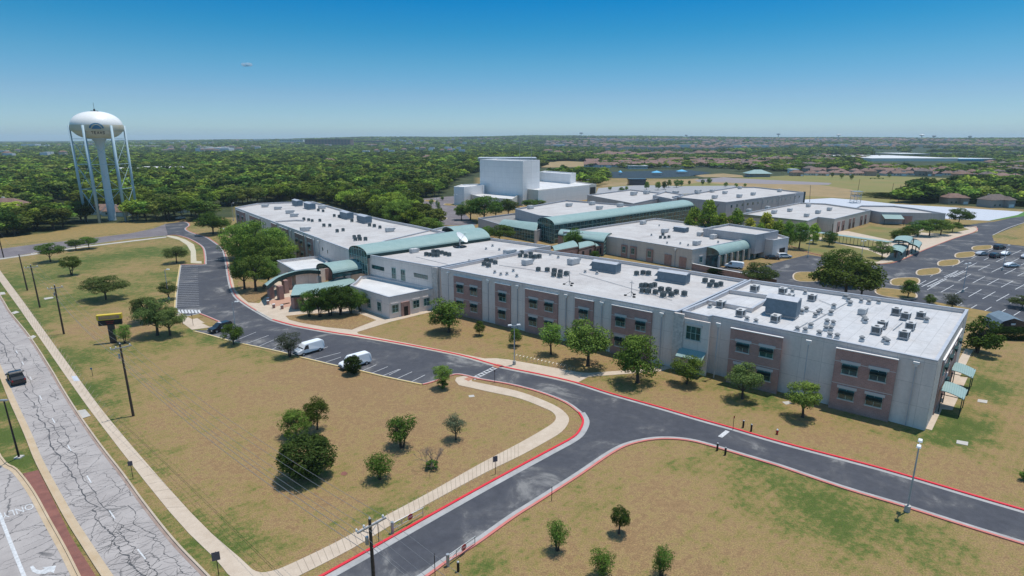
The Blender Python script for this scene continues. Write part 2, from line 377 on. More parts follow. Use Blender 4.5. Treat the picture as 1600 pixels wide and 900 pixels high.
M_LOGO = mat('logo_blue', (.06, .17, .27), .5); M_LOGO2 = mat('logo_grey', (.12, .13, .15), .5)

def leafmat(name, dark, light, tr=.22):
    m = bpy.data.materials.new(name); m.use_nodes = True; t = m.node_tree; t.nodes.clear()
    out = t.nodes.new('ShaderNodeOutputMaterial'); d = t.nodes.new('ShaderNodeBsdfDiffuse'); tl = t.nodes.new('ShaderNodeBsdfTranslucent'); mx = t.nodes.new('ShaderNodeMixShader')
    at_ = t.nodes.new('ShaderNodeAttribute'); at_.attribute_name = 'tint'; oi = t.nodes.new('ShaderNodeObjectInfo')
    r = t.nodes.new('ShaderNodeValToRGB'); r.color_ramp.elements[0].color = (*dark, 1); r.color_ramp.elements[1].color = (*light, 1)
    hv = t.nodes.new('ShaderNodeHueSaturation'); mr = t.nodes.new('ShaderNodeMapRange'); mr.inputs[3].default_value = .52; mr.inputs[4].default_value = 1.62
    mh = t.nodes.new('ShaderNodeMapRange'); mh.inputs[3].default_value = .478; mh.inputs[4].default_value = .512
    wn = t.nodes.new('ShaderNodeTexWhiteNoise'); wn.noise_dimensions = '1D'
    L = t.links.new
    pn = t.nodes.new('ShaderNodeTexNoise'); pn.inputs['Scale'].default_value = .011; pn.inputs['Detail'].default_value = 3; L(oi.outputs['Location'], pn.inputs['Vector'])
    pr_ = t.nodes.new('ShaderNodeMapRange'); pr_.inputs[1].default_value = .35; pr_.inputs[2].default_value = .65; pr_.inputs[3].default_value = .72; pr_.inputs[4].default_value = 1.3; L(pn.outputs['Fac'], pr_.inputs[0])
    pm = t.nodes.new('ShaderNodeMath'); pm.operation = 'MULTIPLY'
    L(at_.outputs['Fac'], r.inputs[0]); L(r.outputs[0], hv.inputs['Color']); L(oi.outputs['Random'], mr.inputs[0]); L(mr.outputs[0], pm.inputs[0]); L(pr_.outputs[0], pm.inputs[1]); L(pm.outputs[0], hv.inputs['Value'])
    L(oi.outputs['Random'], wn.inputs['W']); L(wn.outputs['Value'], mh.inputs[0]); L(mh.outputs[0], hv.inputs['Hue'])
    L(hv.outputs[0], d.inputs[0]); L(hv.outputs[0], tl.inputs[0]); mx.inputs[0].default_value = tr
    L(d.outputs[0], mx.inputs[1]); L(tl.outputs[0], mx.inputs[2]); L(mx.outputs[0], out.inputs[0]); return m
L_OAK = leafmat('oak_leaves', (.038, .075, .015), (.140, .215, .045))
L_MID = leafmat('elm_leaves', (.050, .100, .018), (.165, .265, .050))
L_DARK = leafmat('juniper_leaves', (.010, .024, .007), (.052, .085, .020), .05)
L_LITE = leafmat('cypress_leaves', (.110, .190, .022), (.290, .410, .060))
L_YEL = leafmat('yellow_green_leaves', (.22, .25, .03), (.42, .45, .07))
L_OLIVE = leafmat('live_oak_leaves', (.046, .068, .020), (.125, .165, .050))
L_GREY = leafmat('twiggy_grey_leaves', (.060, .080, .045), (.135, .160, .095))
L_FOR = [leafmat('forest_leaves', (.044, .086, .015), (.165, .255, .044)), leafmat('forest_leaves_dark', (.022, .046, .012), (.085, .140, .030)), leafmat('forest_leaves_light', (.070, .120, .016), (.230, .310, .045)), leafmat('forest_leaves_olive', (.050, .074, .016), (.165, .200, .045))]
M_BARK = mat('bark', (.085, .065, .05), .95, noise_=(.055, .042, .034), scale=5, dark=.8)

# ================================================================== GROUND, ROADS, KERBS (surveyed outlines)
GREEN = [  # (px, py, radius m, amount): greener spots of the lawn; negative = drier
 (60, 500, 9, .30), (110, 470, 12, .35), (150, 560, 6, .35), (175, 590, 5, .30), (250, 540, 7, .30), (130, 620, 4, .4), (95, 560, 7, .35), (300, 430, 14, .30), (200, 400, 22, .28), (60, 440, 14, .3),
 (280, 390, 10, .35), (130, 410, 16, .25), (210, 450, 14, .25), (360, 560, 9, .12), (240, 600, 8, .20), (600, 810, 3, .3), (620, 790, 3.5, .3), (530, 735, 3, .35), (395, 545, 4, .4), (330, 530, 4, .5), (440, 560, 3, .45), (300, 515, 4, .5),
 (480, 585, 12, -.15), (620, 610, 12, -.2), (500, 620, 14, -.12), (700, 640, 12, -.12), (300, 720, 9, -.10), (430, 790, 10, -.15), (370, 690, 9, -.05), (800, 650, 5, -.1),
 (330, 850, 5, .2), (370, 845, 3, .25), (230, 745, 4, .1),
 (700, 500, 7, -.2), (700, 540, 7, -.1), (660, 492, 4, .3), (760, 520, 4, .3), (800, 545, 6, .1), (940, 575, 5, -.15), (960, 600, 6, .25), (1000, 630, 5, .25), (1120, 605, 5, .3), (1080, 640, 9, -.2), (1180, 650, 5, .2), (1200, 625, 4, .45), (1290, 650, 7, -.1), (1320, 655, 4, .45), (1400, 675, 5, .5), (1480, 700, 4, .5),
 (1500, 655, 6, .75), (1530, 600, 7, .65), (1550, 570, 6, .35), (1495, 690, 4, .55), (1560, 640, 8, -.05), (1590, 600, 8, -.1), (1420, 710, 8, -.2), (1350, 700, 6, .05), (1560, 700, 8, .1), (1230, 690, 8, -.05), (1580, 540, 5, .2),
 (1240, 790, 6, .55), (1150, 730, 5, .5), (1300, 800, 5, .45), (1250, 760, 5, .35), (1180, 780, 4, -.05), (1090, 825, 2.6, .6), (1120, 790, 2.5, .3), (1340, 830, 5, .35), (1450, 835, 3, .6), (1400, 880, 6, .3), (1500, 870, 5, .3), (950, 787, 2.2, .6), (900, 815, 2.2, .35), (870, 785, 3.4, .2), (1060, 720, 4, .35), (1010, 730, 5, .1), (1000, 780, 5, -.15), (1050, 800, 6, -.25), (1150, 860, 6, -.25), (1100, 890, 5, -.1), (760, 885, 2.5, .4), (780, 870, 3, .25), (1320, 880, 5, -.1), (1220, 720, 4, .5), (1360, 790, 6, .4), (1560, 880, 5, .2), (1200, 820, 4, .15),
 (20, 680, 3, .9), (30, 720, 2, .9), (10, 640, 3, .8), (0, 600, 4, .7), (1590, 355, 25, .4), (1580, 372, 12, .3), (900, 640, 2, .2)]
GW = [(*at(x, y), r, a) for x, y, r, a in GREEN]
S1, S2 = at(0, 450), at(340, 893)                       # street verge line: greener along it
def greenness(X, Y):
    v = .24
    for x, y, r, a in GW:
        d = ((X - x) ** 2 + (Y - y) ** 2) / (r * r)
        if d < 6: v += (a * .48 if Y < 72 and X > 0 else a * .95) * math.exp(-d)
    dx, dy = S2[0] - S1[0], S2[1] - S1[1]; L = math.hypot(dx, dy)
    dist = ((X - S1[0]) * dy - (Y - S1[1]) * dx) / L
    if dist > -9: v += .34 if dist > -2.0 else .18 * math.exp(-((dist + 2) / 3) ** 2)
    v += .17 * min(1, max(0, (Y - 120) / 50)) if X < -60 else 0
    return v
WOODS = [pts(p) for p in (
 [(-500, 378), (0, 374), (70, 364), (130, 352), (230, 346), (300, 346), (362, 340), (366, 322), (440, 316), (490, 314), (560, 335), (640, 356), (690, 366), (695, 345), (660, 333), (640, 313), (745, 306), (745, 262), (845, 262), (845, 240), (-600, 240)],
 [(1405, 316), (1425, 298), (1500, 288), (1600, 280), (1900, 276), (1900, 335), (1600, 328), (1480, 321)])]
rings = [6.0]
while rings[-1] < 14500: rings.append(rings[-1] * 1.021)
angs = [math.radians(-12 + k * .75) for k in range(int(204 / .75) + 1)]
gv, gf = [], []; gg, gw_ = [], []
for r in rings:
    for a in angs:
        X, Y = r * math.cos(a), r * math.sin(a)
        gv.append((X, Y, terrain(X, Y)))
        gg.append(greenness(X, Y) if r < 420 else .35)
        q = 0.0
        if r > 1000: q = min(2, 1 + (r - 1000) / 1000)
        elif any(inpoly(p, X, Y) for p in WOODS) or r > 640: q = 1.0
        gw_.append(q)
na = len(angs)
for i in range(len(rings) - 1):
    for j in range(na - 1): gf.append((i * na + j, (i + 1) * na + j, (i + 1) * na + j + 1, i * na + j + 1))
me = bpy.data.meshes.new('ground'); me.from_pydata(gv, [], gf); me.materials.append(M_GRASS)
for nm, dat in (('green', gg), ('wood', gw_)):
    a_ = me.attributes.new(nm, 'FLOAT', 'POINT'); a_.data.foreach_set('value', dat)
me.polygons.foreach_set('use_smooth', [True] * len(gf)); me.update()
tag(link('ground', me), kind='structure')

def sheet(name, poly, z, m, px=True, thick=0.0):
    p = ccw(pts(poly) if px else poly); b = MB()
    if thick: b.prism(p, 0, z)
    else: b.poly([(x, y, z) for x, y in p])
    me_o = b.build(name, m)
    bm = bmesh.new(); bm.from_mesh(me_o.data); bmesh.ops.triangulate(bm, faces=[f for f in bm.faces if len(f.verts) > 4]); bm.to_mesh(me_o.data); bm.free()
    return tag(me_o, kind='structure')
def smooth(pl, n=3):
    out = []
    for i in range(len(pl) - 1):
        p0 = pl[max(i - 1, 0)]; p1 = pl[i]; p2 = pl[i + 1]; p3 = pl[min(i + 2, len(pl) - 1)]
        for k in range(n):
            t = k / n
            out.append(tuple(.5 * ((2 * p1[d]) + (-p0[d] + p2[d]) * t + (2 * p0[d] - 5 * p1[d] + 4 * p2[d] - p3[d]) * t * t + (-p0[d] + 3 * p1[d] - 3 * p2[d] + p3[d]) * t ** 3) for d in (0, 1)))
    out.append(pl[-1]); return out
def offset(pl, d):
    out = []
    for i, p in enumerate(pl):
        a = pl[max(i - 1, 0)]; c = pl[min(i + 1, len(pl) - 1)]
        dx, dy = c[0] - a[0], c[1] - a[1]; L = math.hypot(dx, dy) or 1
        out.append((p[0] - dy / L * d, p[1] + dx / L * d))
    return out
def strip(b, pl, o0, o1, z0, z1, m=0):
    A, B = offset(pl, o0), offset(pl, o1)
    for i in range(len(pl) - 1):
        b.poly([(*A[i], z1), (*A[i + 1], z1), (*B[i + 1], z1), (*B[i], z1)][::-1 if o1 < o0 else 1], m)
        if z1 - z0 > .02:
            b.poly([(*A[i], z0), (*A[i + 1], z0), (*A[i + 1], z1), (*A[i], z1)], m); b.poly([(*B[i], z0), (*B[i + 1], z0), (*B[i + 1], z1), (*B[i], z1)], m)
KERBS = []
def kerb(line, m, gut=0.5, side=1, name='kerb', w=.3, h=.14, gm=None, z=.022):
    pl = smooth(pts(line), 4); b = MB(); strip(b, pl, 0, w * side, 0, h, 0); o = b.build(name, m); tag(o, kind='structure')
    if gut:
        b = MB(); strip(b, pl, 0, -gut * side, 0, z, 0); tag(b.build('gutter', gm or M_GUTTER), kind='structure')
    return pl

OUTER = [(262, 345), (290, 347), (296, 352), (290, 357.7), (299, 363.4), (325, 371.6), (338, 380.5), (347.7, 388.6), (352.5, 402.5), (356, 425), (360, 445), (367.5, 462.5), (382.5, 475), (400, 486), (425, 500), (462.5, 510), (525, 521), (560, 526), (640, 540), (720, 556), (781, 573), (844, 586), (900, 599), (953, 615.6), (1031, 637.5), (1094, 656), (1140.6, 669), (1225, 693.4), (1350, 726), (1428, 748), (1522, 776), (1600, 798.7), (1800, 857)]
INN_A = [(260, 368.3), (270, 367.3), (280, 368.3), (292.5, 372), (307, 379), (317, 387), (320, 398), (320.4, 409.7), (317, 413.5), (282, 413.7)]
INN_B = [(282, 413.7), (278, 440), (275.5, 460), (274, 483)]
INN_C = [(276, 488), (290, 494), (312.5, 490)]
INN_D = [(312.5, 490), (330, 497), (350, 506), (352, 509)]
INN_E = [(302.8, 517.5), (325, 523), (368.5, 535), (400, 541.5), (445, 551.5), (473.5, 559), (528, 572), (565.4, 580), (605, 589.5), (660, 601)]
INN_F = [(660, 601), (675, 597), (690, 591.5), (705, 586.5), (715, 585), (728, 587), (750, 592.5), (797, 600.6), (844, 613), (884, 629), (906, 645), (912.5, 657), (909, 670), (897, 684), (859, 705), (812.5, 730), (750, 764), (650, 820), (575, 862.5), (507.5, 900), (440, 937)]
RIGHT_E = [(610, 934), (665, 900), (700, 875), (742.5, 850), (800, 809), (844, 781), (906, 741), (953, 709), (981, 695), (1016, 687), (1047, 685.5), (1078, 688.5), (1109, 696), (1156, 710), (1203, 724), (1225, 731), (1319, 763), (1412, 791), (1506, 821), (1600, 850), (1790, 908)]
XN = [(-500, 455), (0, 404), (53.6, 395), (91, 389.5), (130, 383.7), (195, 374), (260, 368.3)]          # cross street, near edge
XF = [(-500, 420), (0, 389), (60, 381), (110, 376), (160, 370), (205, 364.5), (240, 357), (256, 351), (262, 345)]  # cross street, far edge
drive = OUTER[::-1] + XF[::-1] + XN[:-1] + INN_A + INN_B + INN_C + INN_D + [(340, 512), (325, 516), (306, 516)] + INN_E + INN_F[1:] + RIGHT_E
def spl(l): return smooth(pts(l), 4)
dr = spl(OUTER)[::-1] + pts(XF[::-1][1:]) + pts(XN[:-1]) + spl(INN_A) + pts(INN_B[1:]) + pts(INN_C[1:-1]) + pts(INN_D) + pts([(340, 512), (325, 516), (306, 516)]) + pts(INN_E) + spl(INN_F)[1:] + spl(RIGHT_E)
sheet('driveway', dr, .010, M_ASPH, px=False)
sheet('cross_street', XF + [(258, 352), (262, 366)] + XN[::-1], .016, M_ASPH2)
kerb(OUTER[:6], M_REDF); kerb(OUTER[5:14], M_REDF, .5); kerb(OUTER[13:15], M_KERB, .5)
kerb(OUTER[14:], M_RED, .55)
kerb(INN_A, M_REDF, .45, -1); kerb(INN_B, M_YEL, .3, -1); kerb(INN_D, M_REDF, .3, -1); kerb(INN_C, M_KERB, 0, -1); kerb(INN_E, M_YEL, .35, -1)
kerb(INN_F[:11], M_REDF, .45, -1); kerb(INN_F[10:], M_RED, .8, -1)
kerb(RIGHT_E, M_REDF, .6, -1); kerb(XN, M_KERB, 0, -1)
# narrow faded red strip along the back edge of the outer kerb
def kerb_back_strip():
    pl = smooth(pts(OUTER[14:]), 4); b = MB(); strip(b, pl, .3, .36, 0, .143, 0); tag(b.build('kerb_back', M_REDF), kind='structure')
kerb_back_strip()

# big street at the lower left, its median, and the far carriageway
SR = [(-85, 330), (-48, 385), (0, 462.5), (15, 487.5), (45, 525), (77.5, 575), (95, 605), (120, 645), (155, 695), (190, 740), (222.5, 785), (270, 845), (322.5, 900), (420, 1003)]
SL = [(-111, 330), (-87, 385), (-40, 493), (0, 585), (15, 622), (40, 677.5), (55, 715), (75, 755), (105, 810), (130, 850), (162.5, 900), (225, 990)]
LR = [(-70, 560), (-35, 640), (0, 715), (25, 735), (50, 767.5), (75, 812.5), (100, 857.5), (120, 897.5), (165, 990)]
sheet('street', spl(SR) + spl(SL)[::-1], .010, M_STREET, px=False)
sheet('far_carriageway', spl(LR) + pts([(-200, 1100), (-400, 800)]), .010, M_STREET, px=False)
kerb(SR, M_TANK2, .3, 1, gm=M_DIRTG, w=.2); kerb(SL, M_YCONC, .6, -1, gm=M_YCONC, w=.2); kerb(LR, M_YCONC, .45, 1, gm=M_YCONC, w=.2)
sheet('brick_median', [(36, 741), (60, 735.5), (82.5, 780), (111.5, 840), (151, 903), (205, 990), (170, 985), (124, 897), (103, 855), (78, 810), (52, 765)], .10, M_BRICKP, thick=1)
# sealed longitudinal cracks
b = MB(); rr = random.Random(3)
for fr, wd_ in ((.36, .075), (.50, .05), (.62, .05), (.80, .04)):
    P = []
    for k in range(260):
        t = k / 259; y = 470 + t * 450
        xr = interp([(y_, x_) for x_, y_ in SR], y); xl = interp([(y_, x_) for x_, y_ in SL], y)
        X, Y = at(xl + (xr - xl) * fr, y); P.append((X, Y))
    Q = []; off = 0
    for (X, Y) in P:
        off = off * .86 + rr.gauss(0, .13); Q.append((X + off, Y + off * .3))
    Q = [p for i, p in enumerate(Q) if i % 2 == 0 or math.hypot(*p) < 70]
    for i in range(len(Q) - 1):
        if fr > .55 and noise.noise(Vector((Q[i][0] * .1, Q[i][1] * .1, fr * 9))) < -.05: continue
        ww = wd_ * rr.uniform(.3, 1.15); strip(b, [Q[i], Q[i + 1]], -ww, ww, .018, .018)
        if rr.random() < .75:                             # side cracks branching across the lane
            sgn = rr.choice((-1, 1)); L = rr.uniform(.5, 3.0) * (1 if fr < .6 else .7); a = ST + math.pi / 2 * sgn + rr.gauss(0, .35); p = Q[i]; w0 = ww * .42
            for s_ in range(int(L / .35)):
                a += rr.gauss(0, .35); q = (p[0] + .38 * math.cos(a), p[1] + .38 * math.sin(a)); strip(b, [p, q], -w0, w0, .020, .020); p = q; w0 *= .86
tag(b.build('sealed_cracks', M_SEAM), kind='structure')
# lane paint
b = MB()
for k in range(14):
    y0 = 548 + k * k * 3.1 + k * 14; 
    for yy in (y0,):
        def mid(y): return at(interp([(y_, x_) for x_, y_ in SL], y) * .46 + interp([(y_, x_) for x_, y_ in SR], y) * .54, y)
        p = mid(yy); q = mid(yy + 1); L = math.hypot(q[0] - p[0], q[1] - p[1]); q = (p[0] + (q[0] - p[0]) / L * 2.2, p[1] + (q[1] - p[1]) / L * 2.2)
        strip(b, [p, q], -.07, .07, .024, .024)
strip(b, pts([(-60, 720), (0, 805), (18, 852), (37.5, 900), (60, 955)]), -.16, .16, .024, .024)
# crosswalk ladder
c0, c1, c2, c3 = at(735, 591.5), at(741, 593.5), at(771, 573.5), at(777, 575)
strip(b, [c0, c2], -.08, .08, .024, .024); strip(b, [c1, c3], -.08, .08, .024, .024)
for k in range(8): t = (k + .5) / 8; strip(b, [lerp(c0, c2, t), lerp(c1, c3, t)], -.14, .14, .028, .028)
strip(b, [at(1125, 683), at(1137, 673.5)], -.3, .3, .024, .024)
strip(b, [at(322, 407.5), at(350, 404.5)], -.12, .12, .024, .024)
# stall lines: left bay (rows beside the yellow kerb) and the front bay
for k in range(22):
    t = k / 21; a = at(281.5 - 5.5 * t, 416.5 + 62 * t ** .92); e = at(309 + 2.5 * t, 416.0 + 61.5 * t ** .92); strip(b, [a, e], -.06, .06, .024, .024)
for k in range(7): strip(b, [at(279 + k * 5.2, 484 + .1 * k), at(281.5 + k * 5.2, 489.5)], -.22, .22, .024, .024)
strip(b, [at(277, 483), at(312, 484)], -.07, .07, .028, .028); strip(b, [at(277, 490), at(316, 486)], -.07, .07, .028, .028)
LN = [(345, 527.5, 378, 517), (366, 533, 400, 519), (385, 537, 420, 524), (405, 541, 437, 527), (425, 546, 452, 533), (440, 549, 470, 537), (473, 557, 512, 542), (492, 561.5, 532, 551), (509, 566, 533, 558), (565, 580, 588, 570), (580, 583.5, 606, 573), (597, 587.5, 624, 577), (621, 591.5, 644, 581), (608, 586, 626, 577), (643, 596.5, 664, 586)]
for x0, y0, x1, y1 in LN: strip(b, [at(x0, y0), at(x1, y1)], -.06, .06, .024, .024)
# the big lot on the right
def rowline(A, B, n, t0, tl, double=True):
    strip(b, [at(*A), at(*B)], -.07, .07, .024, .024)
    for k in range(n):
        p = lerp(A, B, k / (n - 1)); strip(b, [at(p[0] - tl[0], p[1] - tl[1]), at(p[0] + tl[0], p[1] + tl[1])], -.09, .09, .028, .028)
rowline((1437, 444), (1610, 472), 9, 0, (10, -5.6)); rowline((1463, 427), (1640, 454), 9, 0, (9.5, -5)); rowline((1497, 412), (1660, 436), 9, 0, (9, -4.4))
rowline((1526, 400), (1680, 421), 9, 0, (8, -4)); rowline((1551, 389.5), (1700, 409), 9, 0, (7.5, -3.4))
for k in range(7): strip(b, [at(1494 + 22.5 * k, 478.5 + 3.6 * k), at(1504 + 22.5 * k, 473 + 3.4 * k)], -.09, .09, .024, .024)
for A, B in (((1445, 448), (1470, 436)), ((1480, 433), (1502, 423))):
    for d in (-5, 4, 9): strip(b, [at(A[0] + d, A[1]), at(B[0] + d, B[1])], -.12, .12, .030, .030)
tag(b.build('road_paint', M_PAINT), kind='structure')
# ONLY and the turn arrow on the far carriageway
def flat_text(name, txt, size, loc, rz, m, parent=None, rx=0, ext=.002, scale=(1, 1)):
    c = bpy.data.curves.new(name, 'FONT'); c.body = txt; c.size = size; c.extrude = ext; c.align_x = 'CENTER'; c.align_y = 'CENTER'
    o = bpy.data.objects.new('t', c); me = bpy.data.meshes.new_from_object(o); bpy.data.objects.remove(o); me.materials.append(m)
    from mathutils import Matrix
    me.transform(Matrix.Translation(Vector(loc)) @ Matrix.Rotation(rz, 4, 'Z') @ Matrix.Rotation(rx, 4, 'X') @ Matrix.Diagonal((scale[0], scale[1], 1, 1)))
    if parent: me.transform(Matrix.Translation(-parent.location))
    return link(name, me, parent)
tx = at(28, 798); tag(flat_text('lane_lettering', 'ONLY', 2.0, (*tx, .026), ST + math.pi / 2, M_PAINT, scale=(.52, 1.0)), kind='structure')
b = MB(); ar = pts([(47, 886), (52, 884), (57, 890), (64, 891.5), (70, 889), (66, 887), (88, 884), (84, 896), (79, 893.5), (70, 897), (58, 897), (50, 893)])
b.poly([(x, y, .026) for x, y in ar]); tag(b.build('lane_arrow', M_PAINT), kind='structure')

# footpaths
def ribbon(name, Lp, Rp, z, m):
    Lw, Rw = smooth(pts(Lp), 3), smooth(pts(Rp), 3); b = MB()
    for i in range(len(Lw) - 1):
        b.poly([(*Lw[i], z), (*Lw[i + 1], z), (*Rw[i + 1], z), (*Rw[i], z)])
        for E in (Lw, Rw): b.poly([(*E[i], 0), (*E[i + 1], 0), (*E[i + 1], z), (*E[i], z)])
    return tag(b.build(name, m), kind='structure')
UP = [(-70, 335), (0, 422.5), (111, 575), (175, 660), (297, 800), (375, 872), (400, 893), (425, 892.5), (457.5, 880), (525, 847.5), (600, 807.5), (675, 767.5), (750, 725), (812.5, 692), (850, 670.5), (865, 660), (868.5, 652), (864, 645), (853, 639), (812.5, 623), (765, 612.5), (717, 602)]
LO = [(-70, 350), (0, 440), (94, 575), (155, 660), (265, 800), (335, 872), (365, 905), (415, 925), (467.5, 900), (550, 857.5), (625, 812.5), (688, 777), (760, 738), (812.5, 712.5), (852, 691), (878, 674.6), (889, 658), (884, 646), (865.6, 633), (828, 617.5), (795, 608), (737, 596)]
ribbon('sidewalk', UP, LO, .05, M_WALK)
sheet('sidewalk', [(711, 595), (713, 590), (726, 587.5), (738, 591), (737, 596), (717, 602)], .046, M_WALK)
b = MB()                                                # score joints of the footpath
for A0, A1, B0, B1, n in (((0, 423), (297, 800), (0, 440), (265, 800), 70), ((457.5, 880), (812.5, 692), (467.5, 900), (812.5, 712.5), 46)):
    P0, P1, Q0, Q1 = at(*A0), at(*A1), at(*B0), at(*B1)
    for k in range(n): t = (k + .5) / n; strip(b, [lerp(P0, P1, t), lerp(Q0, Q1, t)], -.025, .025, .055, .055)
tag(b.build('path_joints', mat('joint_dirt', (.27, .22, .17), .9)), kind='structure')
sheet('sidewalk', [(111.5, 588), (120, 588), (125, 595.5), (115.5, 596)], .062, M_WHITECONC)
for p in ([(121, 642), (133, 640), (142, 650), (129, 654)], [(43, 528), (52, 524), (57, 526), (49, 531)], [(17, 489), (25, 486), (31, 488), (22, 491)], [(68, 466), (82, 464), (84, 466), (70, 468.5)], [(0, 457), (7, 456.5), (9, 460), (0, 461)]):
    sheet('drain_slab', p, .06, M_KERB)
sheet('sidewalk', [(260, 369.5), (262, 367.8), (276, 369.8), (290, 374.5), (303, 382), (306, 392), (307, 408), (315, 408.5), (315, 412), (298, 411), (298, 393), (292, 383), (280, 375)], .05, conc('old_path', (.42, .37, .27), (.5, .45, .34)), thick=1)
sheet('sidewalk', [(53.6, 396.2), (130, 385), (260, 369.6), (260, 371), (130, 386.6), (53.6, 398), (-10, 407), (-10, 405)], .05, M_KERB, thick=1)
sheet('plaza_pad', [(276, 490), (291, 496), (300, 492), (317, 503), (334, 511), (300, 515.5), (284, 504), (276, 497)], .05, M_WALK, thick=1)
sheet('dry_patch', [(292, 494.5), (311, 491), (318, 495.5), (300, 499)], .060, M_ISL); sheet('dry_patch', [(315, 505), (331, 503.5), (337, 509), (328, 511)], .060, M_ISL)
# building-side path, entrance plaza, lawn openings
plaza = pts([(349, 392), (354, 404), (358, 425), (362, 446), (369, 463.5), (384, 476), (401.5, 487), (426, 501), (463, 511), (525, 522), (640, 541), (720, 557), (781, 574), (844, 587), (899, 600), (919, 589), (1031, 580.5), (1052, 574), (1050, 571), (969, 579.5), (919, 583), (906, 582), (794, 562), (775, 560), (757.5, 560.5), (650, 539), (560, 522), (558, 519), (610, 503), (684, 485), (684, 478), (606, 497), (560, 460), (480, 440), (430, 440), (420, 458), (405, 474), (388, 473), (376, 463), (367, 452), (362, 430), (358, 408), (352, 392)])
sheet('sidewalk', plaza, .05, M_WALK, px=False, thick=1)
sheet('lawn_bed', [(446, 494), (475, 491), (520, 489), (562, 490.5), (588, 500.5), (550, 515.5), (510, 511.5), (472, 505), (452, 500)], .075, M_GRASS)
sheet('lawn_bed', [(372, 453), (384, 470), (396, 473), (424, 461), (426, 444), (400, 440), (372, 440)], .075, M_GRASS)
for n_, c_ in (('brick_paving', [(418, 470), (452, 464), (462, 472), (428, 480)]), ('brick_paving', [(437, 476), (452, 473), (458, 478), (444, 481)])): sheet(n_, c_, .062, mat('pink_paving', (.42, .25, .18), .9))
sheet('kerb_ramp', [(769, 573), (777, 569), (786, 571), (778, 575.5)], .062, mat('brick_ramp', (.38, .17, .11), .9)); sheet('kerb_ramp', [(725, 592.5), (735, 588.5), (741, 591), (732, 596)], .062, bpy.data.materials['brick_ramp'])
sheet('sidewalk', [(1438, 668), (1456, 672.5), (1472, 639), (1488, 641), (1512, 590), (1500, 589), (1520, 548), (1508, 545)], .05, M_WALK, thick=1)
# rear service yard, right-hand drives and parking lot
asph = [(1080, 408), (1165, 424), (1206, 412), (1262, 398), (1300, 403.5), (1348.5, 415), (1379, 413), (1403, 409), (1447, 390), (1491, 373), (1528, 362), (1526, 354), (1497, 354), (1530, 349), (1556, 346), (1600, 336), (1800, 312), (1800, 330), (1600, 348.5), (1550, 368), (1553, 377), (1600, 384), (1820, 410), (1820, 560), (1600, 508), (1574, 495), (1512, 484), (1400, 470), (1200, 475), (1080, 430)]
sheet('rear_drive', asph, .010, M_ASPH)
def isle(cx, cy, w_, h_, rot=-.22, m=M_ISL):
    P = []
    for k in range(20):
        a = 2 * math.pi * k / 20; ex, ey = abs(math.cos(a)) ** .6 * math.copysign(1, math.cos(a)) * w_, abs(math.sin(a)) ** .8 * math.copysign(1, math.sin(a)) * h_
        P.append((cx + ex, cy + ey + ex * rot))
    W = ccw(pts(P)); b = MB(); b.prism(W, 0, .13); tag(b.build('island_kerb', M_WALK), kind='structure')
    sheet('island_grass', inset(W, .4), .15, m, px=False)
for a in ((1534.5, 387.3, 17, 3.6, -.06), (1508, 398.5, 17, 4.6, -.08), (1482, 411, 18, 5, -.08), (1450.5, 425, 20, 5.5, -.08), (1414, 440.5, 24, 6.5, -.03), (1400, 459, 34, 7, .12), (1262, 433, 24, 8, .02), (1300, 418, 26, 7, -.25)): isle(*a)
sheet('verge', [(1450, 470), (1512, 481), (1574, 492), (1590, 497), (1560, 503), (1500, 492)], .03, M_ISL)
sheet('verge', [(1552, 379), (1600, 372), (1700, 372), (1700, 392), (1600, 384.5)], .03, M_ISL); sheet('verge', [(1582, 366), (1600, 352), (1800, 335), (1800, 375), (1600, 372)], .03, M_ISL)
sheet('lawn_court', [(1232, 384), (1262, 394), (1289, 400), (1344, 410), (1372, 409), (1385, 403), (1360, 392), (1305, 380), (1240, 370)], .05, M_LAWN2)
sheet('lawn_court', [(1326.6, 361.5), (1357, 353.5), (1412, 357), (1434, 365), (1390, 375)], .055, M_LAWN2)
sheet('lawn_court', [(1268, 367), (1300, 364), (1380, 380), (1366, 388), (1330, 384)], .05, M_LAWN2)
sheet('concourse', [(1300, 360), (1326, 361), (1390, 374), (1434, 366), (1412, 356), (1460, 350), (1526, 354), (1528, 361), (1491, 372), (1447, 388.5), (1403, 407.5), (1379, 411.5), (1348.5, 413.5), (1342, 409), (1385, 403), (1366, 395), (1240, 373), (1240, 371)], .04, M_WALK, thick=1)
sheet('lawn_court', [(1435, 363), (1480, 366), (1515, 358.5), (1500, 354), (1462, 352)], .055, M_LAWN2)
sheet('lawn_court', [(1497, 352.5), (1475, 342), (1540, 338), (1560, 342), (1530, 348)], .03, M_ISL)
kerb([(1348.5, 415), (1379, 413), (1403, 409), (1447, 390), (1491, 373), (1520, 364), (1528, 358), (1520, 354), (1497, 353)], M_REDF, 0)
kerb([(1234, 384), (1245, 388), (1262, 394.5), (1300, 403.5), (1348, 414.5)], M_REDF, 0); kerb([(1600, 348), (1575, 356), (1550, 368)], M_KERB, 0)
sheet('lawn_bed', [(1080, 424), (1140, 430), (1215, 446), (1200, 455), (1080, 440)], .03, M_ISL)
